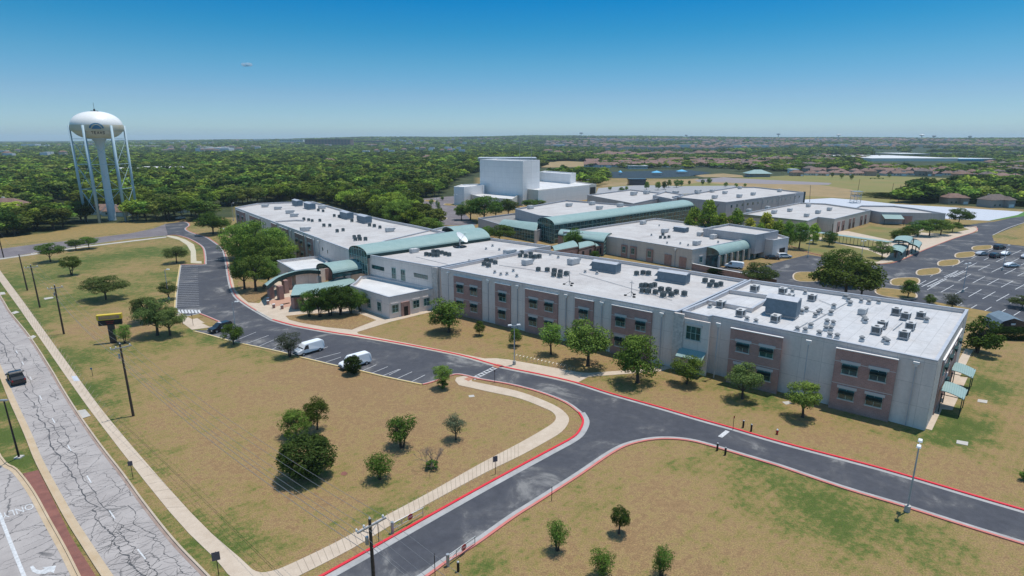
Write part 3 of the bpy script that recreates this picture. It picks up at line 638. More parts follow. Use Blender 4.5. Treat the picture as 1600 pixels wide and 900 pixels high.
# large pale paved lots and fields beyond
sheet('pale_lot', [(1255, 312), (1300, 309.5), (1345, 313), (1400, 319), (1480, 323.5), (1600, 331), (1590, 336), (1545, 345), (1480, 342), (1370, 330), (1255, 325)], .05, M_WHITECONC)
sheet('court_grass', [(1540, 346), (1590, 336), (1600, 331), (1900, 335), (1900, 342), (1600, 338)], .06, mat('bright_grass', (.07, .16, .03), .9))
sheet('sports_field', [(930, 300), (960, 289), (1010, 287), (1110, 279), (1180, 277), (1290, 271), (1310, 272.5), (1500, 279), (1503, 284), (1470, 288), (1420, 293), (1395, 304), (1400, 318), (1345, 312), (1300, 309), (1255, 311), (1255, 300), (1160, 291), (1060, 300), (950, 306)], .04, M_FIELD)
sheet('dry_field', [(1160, 291), (1100, 285), (1180, 282), (1280, 289), (1330, 296), (1345, 304), (1340, 311), (1300, 308.5), (1255, 306)], .055, M_TANDIRT)
sheet('track', [(1085, 281), (1130, 277), (1160, 279), (1260, 284), (1300, 286), (1295, 289), (1200, 287.5), (1090, 284)], .07, M_PURPLE)
sheet('dirt_path', [(1080, 274), (1130, 271), (1160, 274), (1162, 277), (1100, 277)], .06, M_TANDIRT)
sheet('dry_field', [(846, 254), (880, 251.5), (932, 254), (930, 258), (900, 261), (846, 262)], .05, M_TANDIRT)
sheet('rear_lot', [(935, 294), (1000, 289), (1060, 291), (1150, 290), (1150, 296), (1070, 303), (930, 306)], .06, conc('pale_lot_asphalt', (.24, .24, .25), (.33, .33, .34)))
sheet('ball_field', [(957, 278), (955, 268.5), (1075, 265.5), (1112, 270), (1085, 275), (1020, 278.5)], .06, mat('tennis_court_surface', (.016, .032, .045), .9))
sheet('dry_field', [(935, 292), (957, 286), (1090, 279), (1100, 284), (1060, 290), (1000, 288)], .065, M_TANDIRT)
sheet('theatre_lot', [(655, 311), (712, 306), (716, 324), (745, 352), (690, 352), (660, 330)], .03, M_ASPH2)
for c_ in ((672, 314, 9, 1.4), (704, 320, 11, 1.6), (690, 341, 9, 2)): isle(*c_, rot=.05)
for c_ in ((684, 247), ): pass
for p in ([(711, 247.5), (742, 246.5), (740, 249.5), (715, 250.5)], [(578, 257), (600, 256), (600, 258), (580, 259)], [(618, 258), (640, 257), (638, 263), (622, 262)], [(608, 267), (620, 266), (616, 269)]): sheet('dry_field', p, .3, M_TANDIRT)
sheet('dry_field', [(-20, 384), (60, 378), (120, 371), (205, 363), (256, 350), (290, 346), (300, 343), (230, 346), (130, 353), (70, 365), (-20, 374)], .03, M_ISL)
sheet('dirt_lot', [(356, 371), (358, 362), (366, 352), (367, 372), (360, 380)], .03, mat('pink_gravel', (.3, .2, .15), .95))
for p in ([(534, 738), (539, 736.5), (544, 740), (539, 743.5), (532, 742)],): sheet('manhole_cover', p, .03, M_BRICKP)
for p in ([(1495, 688), (1513, 691), (1512, 696.5), (1494, 693)], [(1528, 624), (1543, 626), (1542, 630.5), (1527, 628)]): sheet('utility_vault_lid', p, .06, M_KERB, thick=1)
for p in ([(1222, 628), (1232, 627), (1238, 630.5), (1228, 632.5)], [(732, 618), (740, 617), (742, 620), (733, 621)]): sheet('manhole_cover', p, .03, M_KERB)

# ================================================================== BUILDINGS
def block(root, px, zt, wm=None, rm=None, zb=0.0, par=.7, w=.35, cop=True, px_=True, name='wall'):
    p = ccw([at(x, y, zt) for x, y in px] if px_ else px); q = inset(p, w); b = MB(); n = len(p)
    for i in range(n):
        a, c = p[i], p[(i + 1) % n]; d, e = q[i], q[(i + 1) % n]
        b.poly([(*a, zb), (*c, zb), (*c, zt), (*a, zt)]); b.poly([(*e, zt - par - .1), (*d, zt - par - .1), (*d, zt), (*e, zt)]); b.poly([(*a, zt), (*c, zt), (*e, zt), (*d, zt)])
    b.build(name, wm or M_WALL, root)
    b = MB(); b.poly([(x, y, zt - par) for x, y in q]); o = b.build('roof', rm or M_ROOF, root)
    bm = bmesh.new(); bm.from_mesh(o.data); bmesh.ops.triangulate(bm, faces=[f for f in bm.faces if len(f.verts) > 4]); bm.to_mesh(o.data); bm.free()
    if cop:
        b = MB(); po, qi = inset(p, -.05), inset(p, w + .05)
        for i in range(n):
            j = (i + 1) % n
            b.poly([(*po[i], zt + .06), (*po[j], zt + .06), (*qi[j], zt + .06), (*qi[i], zt + .06)]); b.poly([(*po[i], zt - .12), (*po[j], zt - .12), (*po[j], zt + .06), (*po[i], zt + .06)]); b.poly([(*qi[j], zt - .1), (*qi[i], zt - .1), (*qi[i], zt + .06), (*qi[j], zt + .06)])
        b.build('coping', M_COP, root)
    return p
class Wall:
    def __init__(s, P0, P1, root, out=(0, -1)):
        s.P = Vector(P0); s.root = root; d = Vector(P1) - s.P; s.L = d.length; s.u = d.normalized(); s.n = Vector((s.u.y, -s.u.x))
        if s.n.dot(Vector(out)) < 0: s.n = -s.n
    def hit(s, x, y):
        r = ray(x, y); den = r[0] * s.n.x + r[1] * s.n.y; t = s.P.dot(s.n) / den
        q = Vector((r[0] * t, r[1] * t)); return ((q - s.P).dot(s.u), H + r[2] * t)
    def pt(s, a, z, d=0.0): q = s.P + s.u * a + s.n * d; return (q.x, q.y, z)
    def box(s, b, s0, s1, z0, z1, d0, d1, m=0):
        P = [s.pt(a, z, d) for z in (z0, z1) for a, d in ((s0, d0), (s1, d0), (s1, d1), (s0, d1))]
        b.mesh(P, [(3, 2, 1, 0), (4, 5, 6, 7), (0, 1, 5, 4), (1, 2, 6, 5), (2, 3, 7, 6), (3, 0, 4, 7)], m)
    def mk(s, name, m, s0, s1, z0, z1, d0, d1, parent=None):
        b = MB(); s.box(b, s0, s1, z0, z1, d0, d1); return b.build(name, m, s.root) if parent is None else s.sub(b, name, m, parent)
    def sub(s, b, name, m, parent):
        o = b.build(name, m, s.root); o.parent = parent; return o
    def window(s, sc, zc, w_, h_, d=.0, shade=True, lintel=True, mull=1, blind=False):
        b = MB(); f = .07; t = d + .10
        for a in ((sc - w_ / 2, sc - w_ / 2 + f, zc - h_ / 2, zc + h_ / 2), (sc + w_ / 2 - f, sc + w_ / 2, zc - h_ / 2, zc + h_ / 2), (sc - w_ / 2 + f, sc + w_ / 2 - f, zc - h_ / 2, zc - h_ / 2 + f), (sc - w_ / 2 + f, sc + w_ / 2 - f, zc + h_ / 2 - f, zc + h_ / 2)): s.box(b, *a, d - .05, t)
        for k in range(mull):
            x = sc - w_ / 2 + w_ * (k + 1) / (mull + 1); s.box(b, x - .035, x + .035, zc - h_ / 2 + f, zc + h_ / 2 - f, d - .02, t - .02)
        s.box(b, sc - w_ / 2 + f, sc + w_ / 2 - f, zc - .03, zc + .04, d - .02, t - .03)
        fr = b.build('window', M_FRAME, s.root)
        s.mk('pane', M_GLASS, sc - w_ / 2 + f, sc + w_ / 2 - f, zc - h_ / 2 + f, zc + h_ / 2 - f, d - .04, d + .03, fr)
        if blind: s.mk('blind', M_BLIND, sc - w_ / 2 + f, sc + w_ / 2 - f, zc + .08, zc + h_ / 2 - f, d, d + .045, fr)
        if lintel: s.mk('lintel', M_LINTEL, sc - w_ / 2 - .25, sc + w_ / 2 + .25, zc + h_ / 2, zc + h_ / 2 + .42, d - .05, d + .12, fr)
        if shade:
            b = MB(); s.box(b, sc - w_ / 2, sc + w_ / 2, zc + h_ / 2 - .32, zc + h_ / 2 - .27, d, d + .5)
            for k in range(4): s.box(b, sc - w_ / 2, sc + w_ / 2, zc + h_ / 2 - .50 - .1 * k, zc + h_ / 2 - .46 - .1 * k, d + .18 + .06 * k, d + .42 + .02 * k)
            s.sub(b, 'sunshade', M_DGREEN, fr)
        b = MB(); s.box(b, sc - w_ / 2 - .1, sc + w_ / 2 + .1, zc - h_ / 2 - .14, zc - h_ / 2, d - .05, d + .14); s.sub(b, 'sill', M_LINTEL, fr)
        return fr
    def spout(s, a, ztop, d=.06):
        b = MB(); s.box(b, a - .07, a + .07, .1, ztop - .5, d - .05, d + .1); dp = b.build('downspout', M_COP, s.root)
        b = MB(); s.box(b, a - .38, a + .38, ztop - .42, ztop - .1, d - .05, d + .32); s.box(b, a - .2, a + .2, ztop - .8, ztop - .42, d - .05, d + .2); s.sub(b, 'conductor_head', M_LEDGE, dp)
    def bay(s, px, top_s, wins, rows=((.66, 1.9), (.25, 1.9)), ledge=True, d=.22, m=None, ww=2.0):
        (x0, y0), (x1, y1) = px; s0, z0 = s.hit(x0, y0); s1, z1 = s.hit(x1, y1); z = (z0 + z1) / 2
        if s0 > s1: s0, s1 = s1, s0
        bay = s.mk('brick_panel', m or M_BRICK, s0, s1, .0, z, -.1, d)
        if ledge: s.mk('ledge', M_LEDGE, s0 - .05, s1 + .05, z + .003, z + .13, -.05, d + .12, bay)
        for zz in (.44, .80):
            s.mk('brick_course', M_LINTEL, s0 + .02, s1 - .02, z * zz, z * zz + .09, d - .02, d + .015, bay)
        return s0, s1, z
TH = []
school = thing('school_building', 'long two storey grey and brick school with pale flat roofs, nearest building', 'school', (*at(1000, 560), 0))
ZR = 10.5
A_, B_ = (1465, 564), (1513, 484)
MRp = block(school, [(1113, 493), A_, B_, (1219.5, 443.5), (1172, 437.0), (1104, 469), (1069, 483.5), (1066, 485.5), (1107, 494.5)], ZR, rm=M_ROOFB)
MMp = block(school, [(688.5, 418.5), (1056.5, 486.7), (1064, 484.6), (1168, 437.5), (1050, 419.0), (950, 404), (836, 389)], ZR + .03)
MBp = block(school, [(574, 398), (676, 416), (687, 417.0), (834, 388.6), (861, 384.3), (764, 371.5)], ZR + .06)
LWp = block(school, [(367, 324), (425, 345.5), (500, 373), (504, 375), (545, 390), (600, 378), (695, 362.5), (650, 352.5), (610, 345), (550, 332), (487.5, 314.5), (440, 315.8), (403, 317.5)], ZR)
# low walls that frame the sunken roof tongue
def lowwall(pl, zt, zb, w_=.4, m=M_WALL, root=school):
    P = [at(x, y, zt) for x, y in pl]; b = MB(); strip(b, P, -w_ / 2, w_ / 2, zb, zt)
    b.build('roof_divider', m, root); b = MB(); strip(b, P, -w_ / 2 - .05, w_ / 2 + .05, zt, zt + .06); b.build('coping', M_COP, root)
lowwall([(1104, 468.5), (1135, 474.5), (1174, 482), (1206, 462.5), (1170, 457), (1137, 452.5)], ZR + .05, ZR - .7)
lowwall([(430, 345.5), (463, 343.5), (475, 344)], ZR - .2, ZR - .7)
# front elevation (one straight line from the roof corner)
FA, FB = at(*A_, ZR), at(688.5, 418.5, ZR)
W = Wall(FA, FB, school, (-.6, -.8))
bays = [(((650 + 238 / 4, 350 + 322 / 4), (650 + 412 / 4, 350 + 352 / 4)), [(280, 385), (365, 403)], [(280, 505), (367, 535)]),
        (((650 + 497 / 4, 350 + 368 / 4), (650 + 593 / 4, 350 + 385 / 4)), [(545, 447)], [(543, 572)]),
        (((650 + 685 / 4, 350 + 405 / 4), (650 + 890 / 4, 350 + 441 / 4)), [(738, 490), (835, 515)], [(735, 617), (833, 638)]),
        (((650 + 997 / 4, 350 + 462 / 4), (650 + 1112 / 4, 350 + 484 / 4)), [(1052, 553)], [(1050, 680)]),
        (((650 + 1227 / 4, 350 + 507 / 4), (650 + 1478 / 4, 350 + 552 / 4)), [(1282, 602), (1408, 628)], [(1275, 742), (1395, 762)])]
bl = random.Random(5)
for px, up, lo in bays:
    s0, s1, z = W.bay(px, 0, None)
    for row in (up, lo):
        for x, y in row:
            a, zc = W.hit(650 + x / 4, 350 + y / 4); zc = z * (.70 if row is up else .285); W.window(a, zc, 2.0, 1.95, .22, blind=(bl.random() < .5))
for px, cs in ((((1142.7, 513), (1224, 527.5)), (860, 1070)), (((1307.3, 544), (1404, 562)), None)):
    s0, s1, z = W.bay(px, 0, None); L = s1 - s0
    for zc in (z * .70, z * .285):
        for t in (.27, .73): W.window(s0 + L * t, zc, 2.1, 1.7, .22, blind=(bl.random() < .4))
for x, y in ((700.5, 427), (763, 439), (809, 448), (885, 462), (941, 474), (1034.5, 491), (1123, 507), (1264, 534), (1432, 568)): a, _ = W.hit(x, y); W.spout(a, _ + .4)
# recessed entry bay between the wings
a0, _ = W.hit(1109, 520); a1, _ = W.hit(1066, 520)
b = MB(); W.box(b, a0 + .1, a1 - .1, 0, ZR - .8, -.3, .03); b.build('entry_wall', M_WALL, school)
W.mk('stone_pier', M_STONE, a1 - .2, a1 + 1.6, 0, ZR - .1, -.2, .35)
W.window((a0 + a1) / 2 + .4, 7.3, 2.6, 2.5, .05, shade=False, mull=2)
b = MB(); sa, sb = a0 + .3, a1 + .2
P = [W.pt(sa, 3.2, 1.9), W.pt(sb, 3.2, 1.9), W.pt(sb, 4.3, .1), W.pt(sa, 4.3, .1)]; b.poly(P[::-1]); b.poly([(p[0], p[1], p[2] - .12) for p in P])
for i in range(4): p, q = P[i], P[(i + 1) % 4]; b.poly([p, q, (q[0], q[1], q[2] - .12), (p[0], p[1], p[2] - .12)])
b.build('awning', M_GREEN2, school)
W.mk('door', M_FRAME, (a0 + a1) / 2 - .6, (a0 + a1) / 2 + 1.0, .05, 2.5, .02, .08)
# right end elevation
E_ = Wall(FA, at(*B_, ZR), school, (.7, -.7)); L = E_.L
for s0, s1 in ((L * .20, L * .80),): bp = E_.mk('brick_panel', M_BRICK, s0, s1, 0, 8.6, -.1, .12); E_.mk('ledge', M_LEDGE, s0, s1, 8.6, 8.72, -.05, .24, bp)
for k in range(4): E_.window(L * (.27 + .155 * k), 6.7, 1.9, 1.7, .12); E_.window(L * (.27 + .155 * k), 3.0, 1.9, 1.7, .12) if k in (1,) else None
E_.mk('stone_wall', M_STONE, .05, L * .18, 0, ZR - .25, -.05, .05); E_.mk('stone_wall', M_STONE, L * .83, L - .05, 0, ZR - .25, -.05, .05)
def arched_canopy(Wl, s0, s1, z, dep, rise, posts=True, root=None):
    b = MB(); n = 8; tp = []
    for k in range(n + 1):
        t = k / n; d = .3 + dep * t; zz = z + rise * math.sin(math.pi * (.55 - .55 * t) + .0)
        tp.append((Wl.pt(s0, zz, d), Wl.pt(s1, zz, d)))
    for (p, q), (r_, s_) in zip(tp, tp[1:]):
        b.poly([p, q, s_, r_]); b.poly([(v[0], v[1], v[2] - .1) for v in (p, r_, s_, q)]); b.poly([p, r_, (r_[0], r_[1], r_[2] - .1), (p[0], p[1], p[2] - .1)]); b.poly([s_, q, (q[0], q[1], q[2] - .1), (s_[0], s_[1], s_[2] - .1)])
    p, q = tp[-1]; b.poly([p, q, (q[0], q[1], q[2] - .1), (p[0], p[1], p[2] - .1)])
    c = b.build('awning', M_GREEN2, Wl.root)
    if posts:
        for a in (s0 + .2, s1 - .2):
            for d in (.5, dep + .1): b = MB(); p = Wl.pt(a, 0, d); b.tube((p[0], p[1], 0), (p[0], p[1], z + .15), .07, n=6); Wl.sub(b, 'post', M_DGREEN, c)
        b = MB(); p = Wl.pt(s0 + .2, z - .05, dep + .1); q = Wl.pt(s1 - .2, z - .05, dep + .1); b.tube(p, q, .06, n=6); p = Wl.pt(s0 + .2, z - .05, .4); b.tube(p, Wl.pt(s0 + .2, z - .05, dep + .1), .06, n=6); Wl.sub(b, 'frame', M_DGREEN, c)
arched_canopy(E_, L * .24, L * .38, 3.0, 2.9, .6); arched_canopy(E_, L * .56, L * .70, 3.0, 2.9, .6)
# upper middle wall with slot windows
W2 = Wall(at(574, 398, ZR + .06), at(676, 416, ZR + .06), school, (-.6, -.8))
def z5b(x, y): return (560 + x / 8, 330 + y / 8)
for (x0, x1, y) in ((170, 325, 708), (695, 870, 812)):
    for k in range(6):
        a, z = W2.hit(*z5b(x0 + (x1 - x0) * (k + .5) / 6 * .98, y + (k - 2.5) * 6)); b = MB(); W2.box(b, a - .42, a + .42, z - .5, z + .5, -.02, .06); b.build('slot_window', M_GLASS, school)
for x, y in ((445, 775), (560, 800)): a, z = W2.hit(*z5b(x, y)); W2.window(a, z, 1.5, 2.8, .02, shade=False, lintel=False)
a, z = W2.hit(686, 440); b = MB(); W2.box(b, W2.L - .3, W2.L + 1.6, 0, ZR - .1, -.2, .22); b.build('stone_pier', M_STONE, school)
# left wing elevation
WL = Wall(at(367, 324, ZR), at(545, 390, ZR), school, (-.8, -.6))
def z3(x, y): return (260 + x / 6.154, 270 + y / 6.154)
for i, (xa, ya, xb, yb, nw) in enumerate(((672, 352, 756, 388, 2), (800, 408, 905, 442, 2), (1010, 478, 1062, 500, 1), (1092, 515, 1170, 548, 2), (1237, 574, 1322, 604, 2), (1352, 618, 1402, 634, 1))):
    s0, s1, z = WL.bay((z3(xa, ya), z3(xb, yb)), 0, None)
    for zc in (z * .70, z * .285):
        for k in range(nw): WL.window(s0 + (s1 - s0) * (k + .5) / nw * 1.0, zc, 1.9, 1.9, .22)
for x, y in ((775, 400), (930, 460), (1200, 570), (1340, 620), (1420, 650), (1465, 660)): a, z = WL.hit(*z3(x, y)); WL.spout(a, 9.9)
for x, y in ((1530, 740),):
    for k in range(4): a, z = WL.hit(*z3(1505 + 15 * k, 733 + 8 * k)); b = MB(); WL.box(b, a - .5, a + .5, z - .5, z + .5, -.02, .07); b.build('slot_window', M_GLASS, school)
# ---- vaults
def vault(root, P0, P1, Q0, Q1, z, rise, m=M_GREEN, n=14, th=.18, over=.0, name='vault_roof', a0=0.0, a1=1.0, fas=M_DGREEN):
    P0, P1, Q0, Q1 = map(Vector, (P0, P1, Q0, Q1)); b = MB()
    def pt(A, B, t, k=0.0):
        a = math.pi * (a0 + (a1 - a0) * t); c = (A + B) / 2; h = (B - A) / 2
        q = c - h * math.cos(a) * (1 + k); return Vector((q.x, q.y, z + (rise + k) * math.sin(a)))
    S = [(pt(P0, Q0, i / n), pt(P1, Q1, i / n)) for i in range(n + 1)]
    for (p, q), (r_, s_) in zip(S, S[1:]):
        b.poly([p, q, s_, r_]); dn = Vector((0, 0, -th)); b.poly([p + dn, r_ + dn, s_ + dn, q + dn])
    o = b.build(name, m, root, True)
    b = MB()
    for j in (0, 1):
        for a, c in zip(S, S[1:]): p, q = a[j], c[j]; b.poly([p + Vector((0, 0, .03)), q + Vector((0, 0, .03)), q - Vector((0, 0, .45)), p - Vector((0, 0, .45))])
    for k in (0, n):
        p, q = S[k]; b.poly([p, q, q - Vector((0, 0, .4)), p - Vector((0, 0, .4))])
    f_ = b.build('fascia', fas, root); f_.parent = o
    return S
def end_glass(root, S, j, zb, m=M_GLASS, cols=7, rows=4, rz=None):
    b = MB(); E = [s[j] for s in S]
    for p, q in zip(E, E[1:]): b.poly([(p.x, p.y, zb), (q.x, q.y, zb), (q.x, q.y, q.z - .1), (p.x, p.y, p.z - .1)])
    g_ = b.build('glass_wall', m, root); b = MB(); A, B = E[0], E[-1]
    for k in range(cols + 1):
        t = k / cols; x, y = A.x + (B.x - A.x) * t, A.y + (B.y - A.y) * t
        zz = interp(sorted(((e - A).xy.length, e.z) for e in E), (Vector((x, y)) - A.xy).length); b.tube((x, y, zb), (x, y, max(zb + .1, zz - .1)), .07, n=4)
    top = max(e.z for e in E); r_ = 0
    for k in range(rows):
        zz = zb + (top - zb) * (k + .6) / rows; xs = [e for e in E if e.z > zz]
        if len(xs) > 1: b.tube((xs[0].x, xs[0].y, zz), (xs[-1].x, xs[-1].y, zz), .06, n=4)
    f_ = b.build('mullions', M_FRAME, root); f_.parent = g_
# main barrel vault of the middle wing
zv = ZR + .2
S = vault(school, at(545, 390.5, zv), at(742, 360, zv), at(573, 398.5, zv), at(766, 371.6, zv), zv, 1.7)
end_glass(school, S, 0, 5.2); end_glass(school, S, 1, 5.0)
b = MB(); P0, P1 = at(573.5, 398.6, zv), at(766, 371.8, zv); b.poly([(*P0, ZR - .7), (*P1, ZR - .7), (*P1, zv), (*P0, zv)]); P0, P1 = at(546, 390.4, zv), at(742, 360, zv); b.poly([(*P0, 6), (*P1, 6), (*P1, zv), (*P0, zv)]); b.build('vault_side_wall', M_DGREEN, school)
S = vault(school, at(690, 355, zv), at(735, 350.5, zv), at(712, 361.5, zv), at(744, 356.5, zv), zv - 1.4, 2.0)
block(school, [(590, 381), (745, 359.5), (735, 352), (695, 354), (600, 376)], ZR - .35)
# porch: barrel canopy and the two curved canopies around the court
zp = 6.6
S = vault(school, at(494, 418.5, zp), at(552, 410.5, zp), at(520, 427.5, zp), at(571, 419.0, zp), zp, 1.8, m=M_GREEN2)
for x, y in ((497, 418.5), (519.5, 427)): X, Y = at(x, y, zp); b = MB(); b.box((X, Y, 2.1), (.9, .9, 4.2), .8); c_ = b.build('porch_column', M_WALLT, school); b = MB(); b.tube((X, Y, 4.2), (X, Y, zp), .13, n=8); q = b.build('steel_post', M_DGREEN, school); q.parent = c_
b = MB()
p, q = at(520, 427.5, zp), at(571, 419, zp)
b.poly([(*p, zp - 1.2), (*q, zp - 1.2), (*q, zp), (*p, zp)]); b.build('canopy_glass', M_GLASS, school)
p, q = at(536, 428, 3), at(573, 422, 3); b = MB(); b.poly([(*p, 0), (*q, 0), (*q, zp - .2), (*p, zp - .2)]); b.build('glass_wall', M_GLASS, school)
def canopy_arc(outer, inner, zo, zi, m, root=school, fas=.55):
    O, I = [at(x, y, zo) for x, y in outer], [at(x, y, zi) for x, y in inner]; O, I = smooth(O, 4), smooth(I, 4); n = len(O); b = MB(); NS = 5; grid = []
    for k in range(n):
        row = []
        for j in range(NS + 1):
            t = j / NS; x, y = lerp(O[k], I[k], t); z = zo + (zi - zo) * t + .9 * math.sin(math.pi * t) * .5; row.append((x, y, z))
        grid.append(row)
    for k in range(n - 1):
        for j in range(NS): b.poly([grid[k][j], grid[k + 1][j], grid[k + 1][j + 1], grid[k][j + 1]]); b.poly([(v[0], v[1], v[2] - .15) for v in (grid[k][j], grid[k][j + 1], grid[k + 1][j + 1], grid[k + 1][j])])
    c_ = b.build('curved_canopy', m, root, True)
    b = MB()
    for E in ([r[0] for r in grid], [r[-1] for r in grid]):
        for p, q in zip(E, E[1:]): b.poly([(p[0], p[1], p[2] + .02), (q[0], q[1], q[2] + .02), (q[0], q[1], q[2] - fas), (p[0], p[1], p[2] - fas)])
    for E in (grid[0], grid[-1]):
        for p, q in zip(E, E[1:]): b.poly([(p[0], p[1], p[2] + .02), (q[0], q[1], q[2] + .02), (q[0], q[1], q[2] - .3), (p[0], p[1], p[2] - .3)])
    q = b.build('fascia', M_DGREEN, root); q.parent = c_
canopy_arc([(461, 445.0), (478, 443.3), (492, 443), (512, 439.8), (532, 434), (545, 434.5), (553, 438.5)], [(454.5, 462), (475, 460.5), (495, 459), (518, 454), (538, 447), (549, 443), (556, 440)], 4.3, 4.0, M_GREEN2)
canopy_arc([(410, 446), (427, 436), (451, 429), (478, 426), (500, 426)], [(417, 447), (435, 433.5), (457, 425.5), (480, 422), (501, 423)], 3.3, 4.9, M_GREEN2, fas=1.0)
def pier(x, y, w_, d_, h_, m=M_REDBRICK): X, Y = at(x, y); b = MB(); b.box((X, Y, h_ / 2), (w_, d_, h_), math.radians(47)); b.build('brick_pier', m, school)
for x, y in ((424, 466.5), (439, 467.5), (447, 458), (452, 452), (466, 449), (478, 446)): pier(x, y, 1.2, 1.5, 3.6)
pier(462, 482.5, 1.3, 1.6, 3.5); pier(470, 482.5, 1.3, 1.4, 3.5); pier(512, 470, 1.3, 1.4, 3.5)
arcw = [(444, 449), (462, 440), (480, 436), (500, 435)]
b = MB(); P = smooth(pts(arcw), 4); strip(b, offset(P, 0), -.2, .2, 2.9, 3.6); b.build('arcade_beam', M_REDBRICK, school)
b = MB(); P = smooth(pts([(470, 446), (485, 444), (505, 442), (530, 436), (550, 430)]), 4); strip(b, P, 1.5, 1.7, 0, 3.5); b.build('arcade_wall', M_REDBRICK, school)
# single-storey blocks each side of the porch
LRp = block(school, [(432, 407), (500, 399.5), (514, 408), (497, 419), (478, 420.5), (461, 423)], 5.0, rm=M_ROOFW)
LBp = block(school, [(556, 440), (563, 432), (577, 430), (680, 450), (607.5, 464.5), (547, 446)], 5.15, rm=M_ROOFW)
WB = Wall(at(607.5, 464.5, 5.15), at(680, 450, 5.15), school, (.3, -1)); WC = Wall(at(607.5, 464.5, 5.15), at(547, 446, 5.15), school, (-.8, -.6))
for x, y in ((617.5, 481), (650, 472.5), (666.5, 469)): a, z = WB.hit(x, y); WB.window(a, 2.2, 1.7, 1.9, .02, shade=False)
a, z = WB.hit(633, 479); dr_ = WB.mk('door_surround', M_REDBRICK, a - 1.1, a + 1.1, 0, 3.4, -.05, .35); WB.mk('door', M_BLACK, a - .55, a + .55, .05, 2.3, .3, .37, dr_)
for x, y in ((593, 481), (577, 477)): a, z = WC.hit(x, y); WC.window(a, 2.2, 1.5, 2.2, .02, shade=False)
b = MB(); X, Y = at(683.5, 459, 3.2); b.box((X, Y, 3.2), (2.4, 3.0, .15), .7); b.build('awning', M_GREEN2, school)

# ---- classroom block behind (right of centre)
cb = thing('classroom_block', 'single storey grey block with arched green eave behind the main school', 'school building', (*at(1082, 420), 0))
CZ = 6.4
block(cb, [(1000, 377), (1082, 390.3), (1105, 385.8), (1182, 370), (1100, 357.5), (1120, 352.5), (1025, 340.8), (880, 362), (940, 367.8)], CZ, M_WALLT)
block(cb, [(1099.5, 357), (1182, 367), (1216.5, 360.5), (1139, 349.5)], 8.6, M_WALLD, zb=2)
block(cb, [(1186, 372), (1208.5, 375.5), (1233, 371), (1216, 366)], 6.5, M_WALL)
S = vault(cb, at(1105, 386, CZ), at(1181, 371, CZ), at(1124, 399, 4.0), at(1197, 382, 4.0), 3.9, 2.5, a0=.5, a1=1.0, th=.15) if False else None
b = MB(); n = 8; e0, e1 = Vector((*at(1105, 386, CZ), CZ)), Vector((*at(1181, 371, CZ), CZ)); g0, g1 = Vector((*at(1124, 399, 3.9), 3.9)), Vector((*at(1197, 382, 3.9), 3.9)); rows_ = []
for k in range(n + 1):
    t = k / n; a = math.pi / 2 * t; rows_.append((Vector((*lerp(e0.xy, g0.xy, math.sin(a)), 3.9 + (CZ - 3.9) * math.cos(a))), Vector((*lerp(e1.xy, g1.xy, math.sin(a)), 3.9 + (CZ - 3.9) * math.cos(a)))))
for (p, q), (r_, s_) in zip(rows_, rows_[1:]): b.poly([p, r_, s_, q])
b.build('curved_eave', M_GREEN, cb, True)
b = MB(); b.poly([rows_[k][0] for k in range(n + 1)] + [Vector((g0.x, g0.y, 0)), Vector((e0.x, e0.y, 0))]); gi0 = g0.xy.lerp(e0.xy, .12); gi1 = g1.xy.lerp(e1.xy, .12)
b.poly([(gi0.x, gi0.y, 0), (gi1.x, gi1.y, 0), (gi1.x, gi1.y, 3.85), (gi0.x, gi0.y, 3.85)]); b.build('glass_wall', M_GLASS, cb)
for k in range(9): t = k / 8; x, y = lerp((g0.x, g0.y), (g1.x, g1.y), t); b = MB(); b.box((x, y, 1.9), (.55, .55, 3.8), .7); b.build('column', M_WALLT, cb)
C1 = Wall(at(1082, 390.3, CZ), at(940, 367.8, CZ), cb, (-.6, -.8))
for x, dd in ((975, 0), (989, 0), (1015, 0), (1044, 1), (1067.5, 1)):
    a, z = C1.hit(x, 400); s_ = C1.mk('brick_surround', M_REDBRICK, a - 1.25, a + 1.25, 0, 4.4 if not dd else 3.6, -.05, .18)
    if dd: C1.mk('door', M_REDBRICK, a - .6, a + .6, .05, 2.5, .15, .22, s_)
    else:
        o = C1.window(a, 2.7, 1.4, 2.1, .18, shade=False, lintel=False)
a, z = C1.hit(1055, 400); C1.spout(a, 6.0)
C2 = Wall(at(1082, 390.3, CZ), at(1105, 385.8, CZ), cb, (.6, -.8)); C2.window(C2.L * .62, 2.6, 1.5, 2.0, .02, shade=False)
C3 = Wall(at(1208.5, 375.5, 6.5), at(1233, 371, 6.5), cb, (.5, -.8)); C3.mk('door', M_BLACK, C3.L * .45, C3.L * .8, .1, 3.2, .0, .08)
sw = thing('screen_wall', 'low brick screen wall in front of the yard behind the main school roof', 'wall', (*at(1081, 421), 0))
b = MB(); strip(b, [at(1081, 421), at(1130, 431), at(1156, 436), at(1212, 447)], -.2, .2, 0, 1.9); b.build('brick_wall', M_REDBRICK, sw); b = MB(); strip(b, [at(1081, 421), at(1130, 431), at(1156, 436), at(1212, 447)], -.26, .26, 1.9, 2.0); b.build('cap', M_LEDGE, sw)

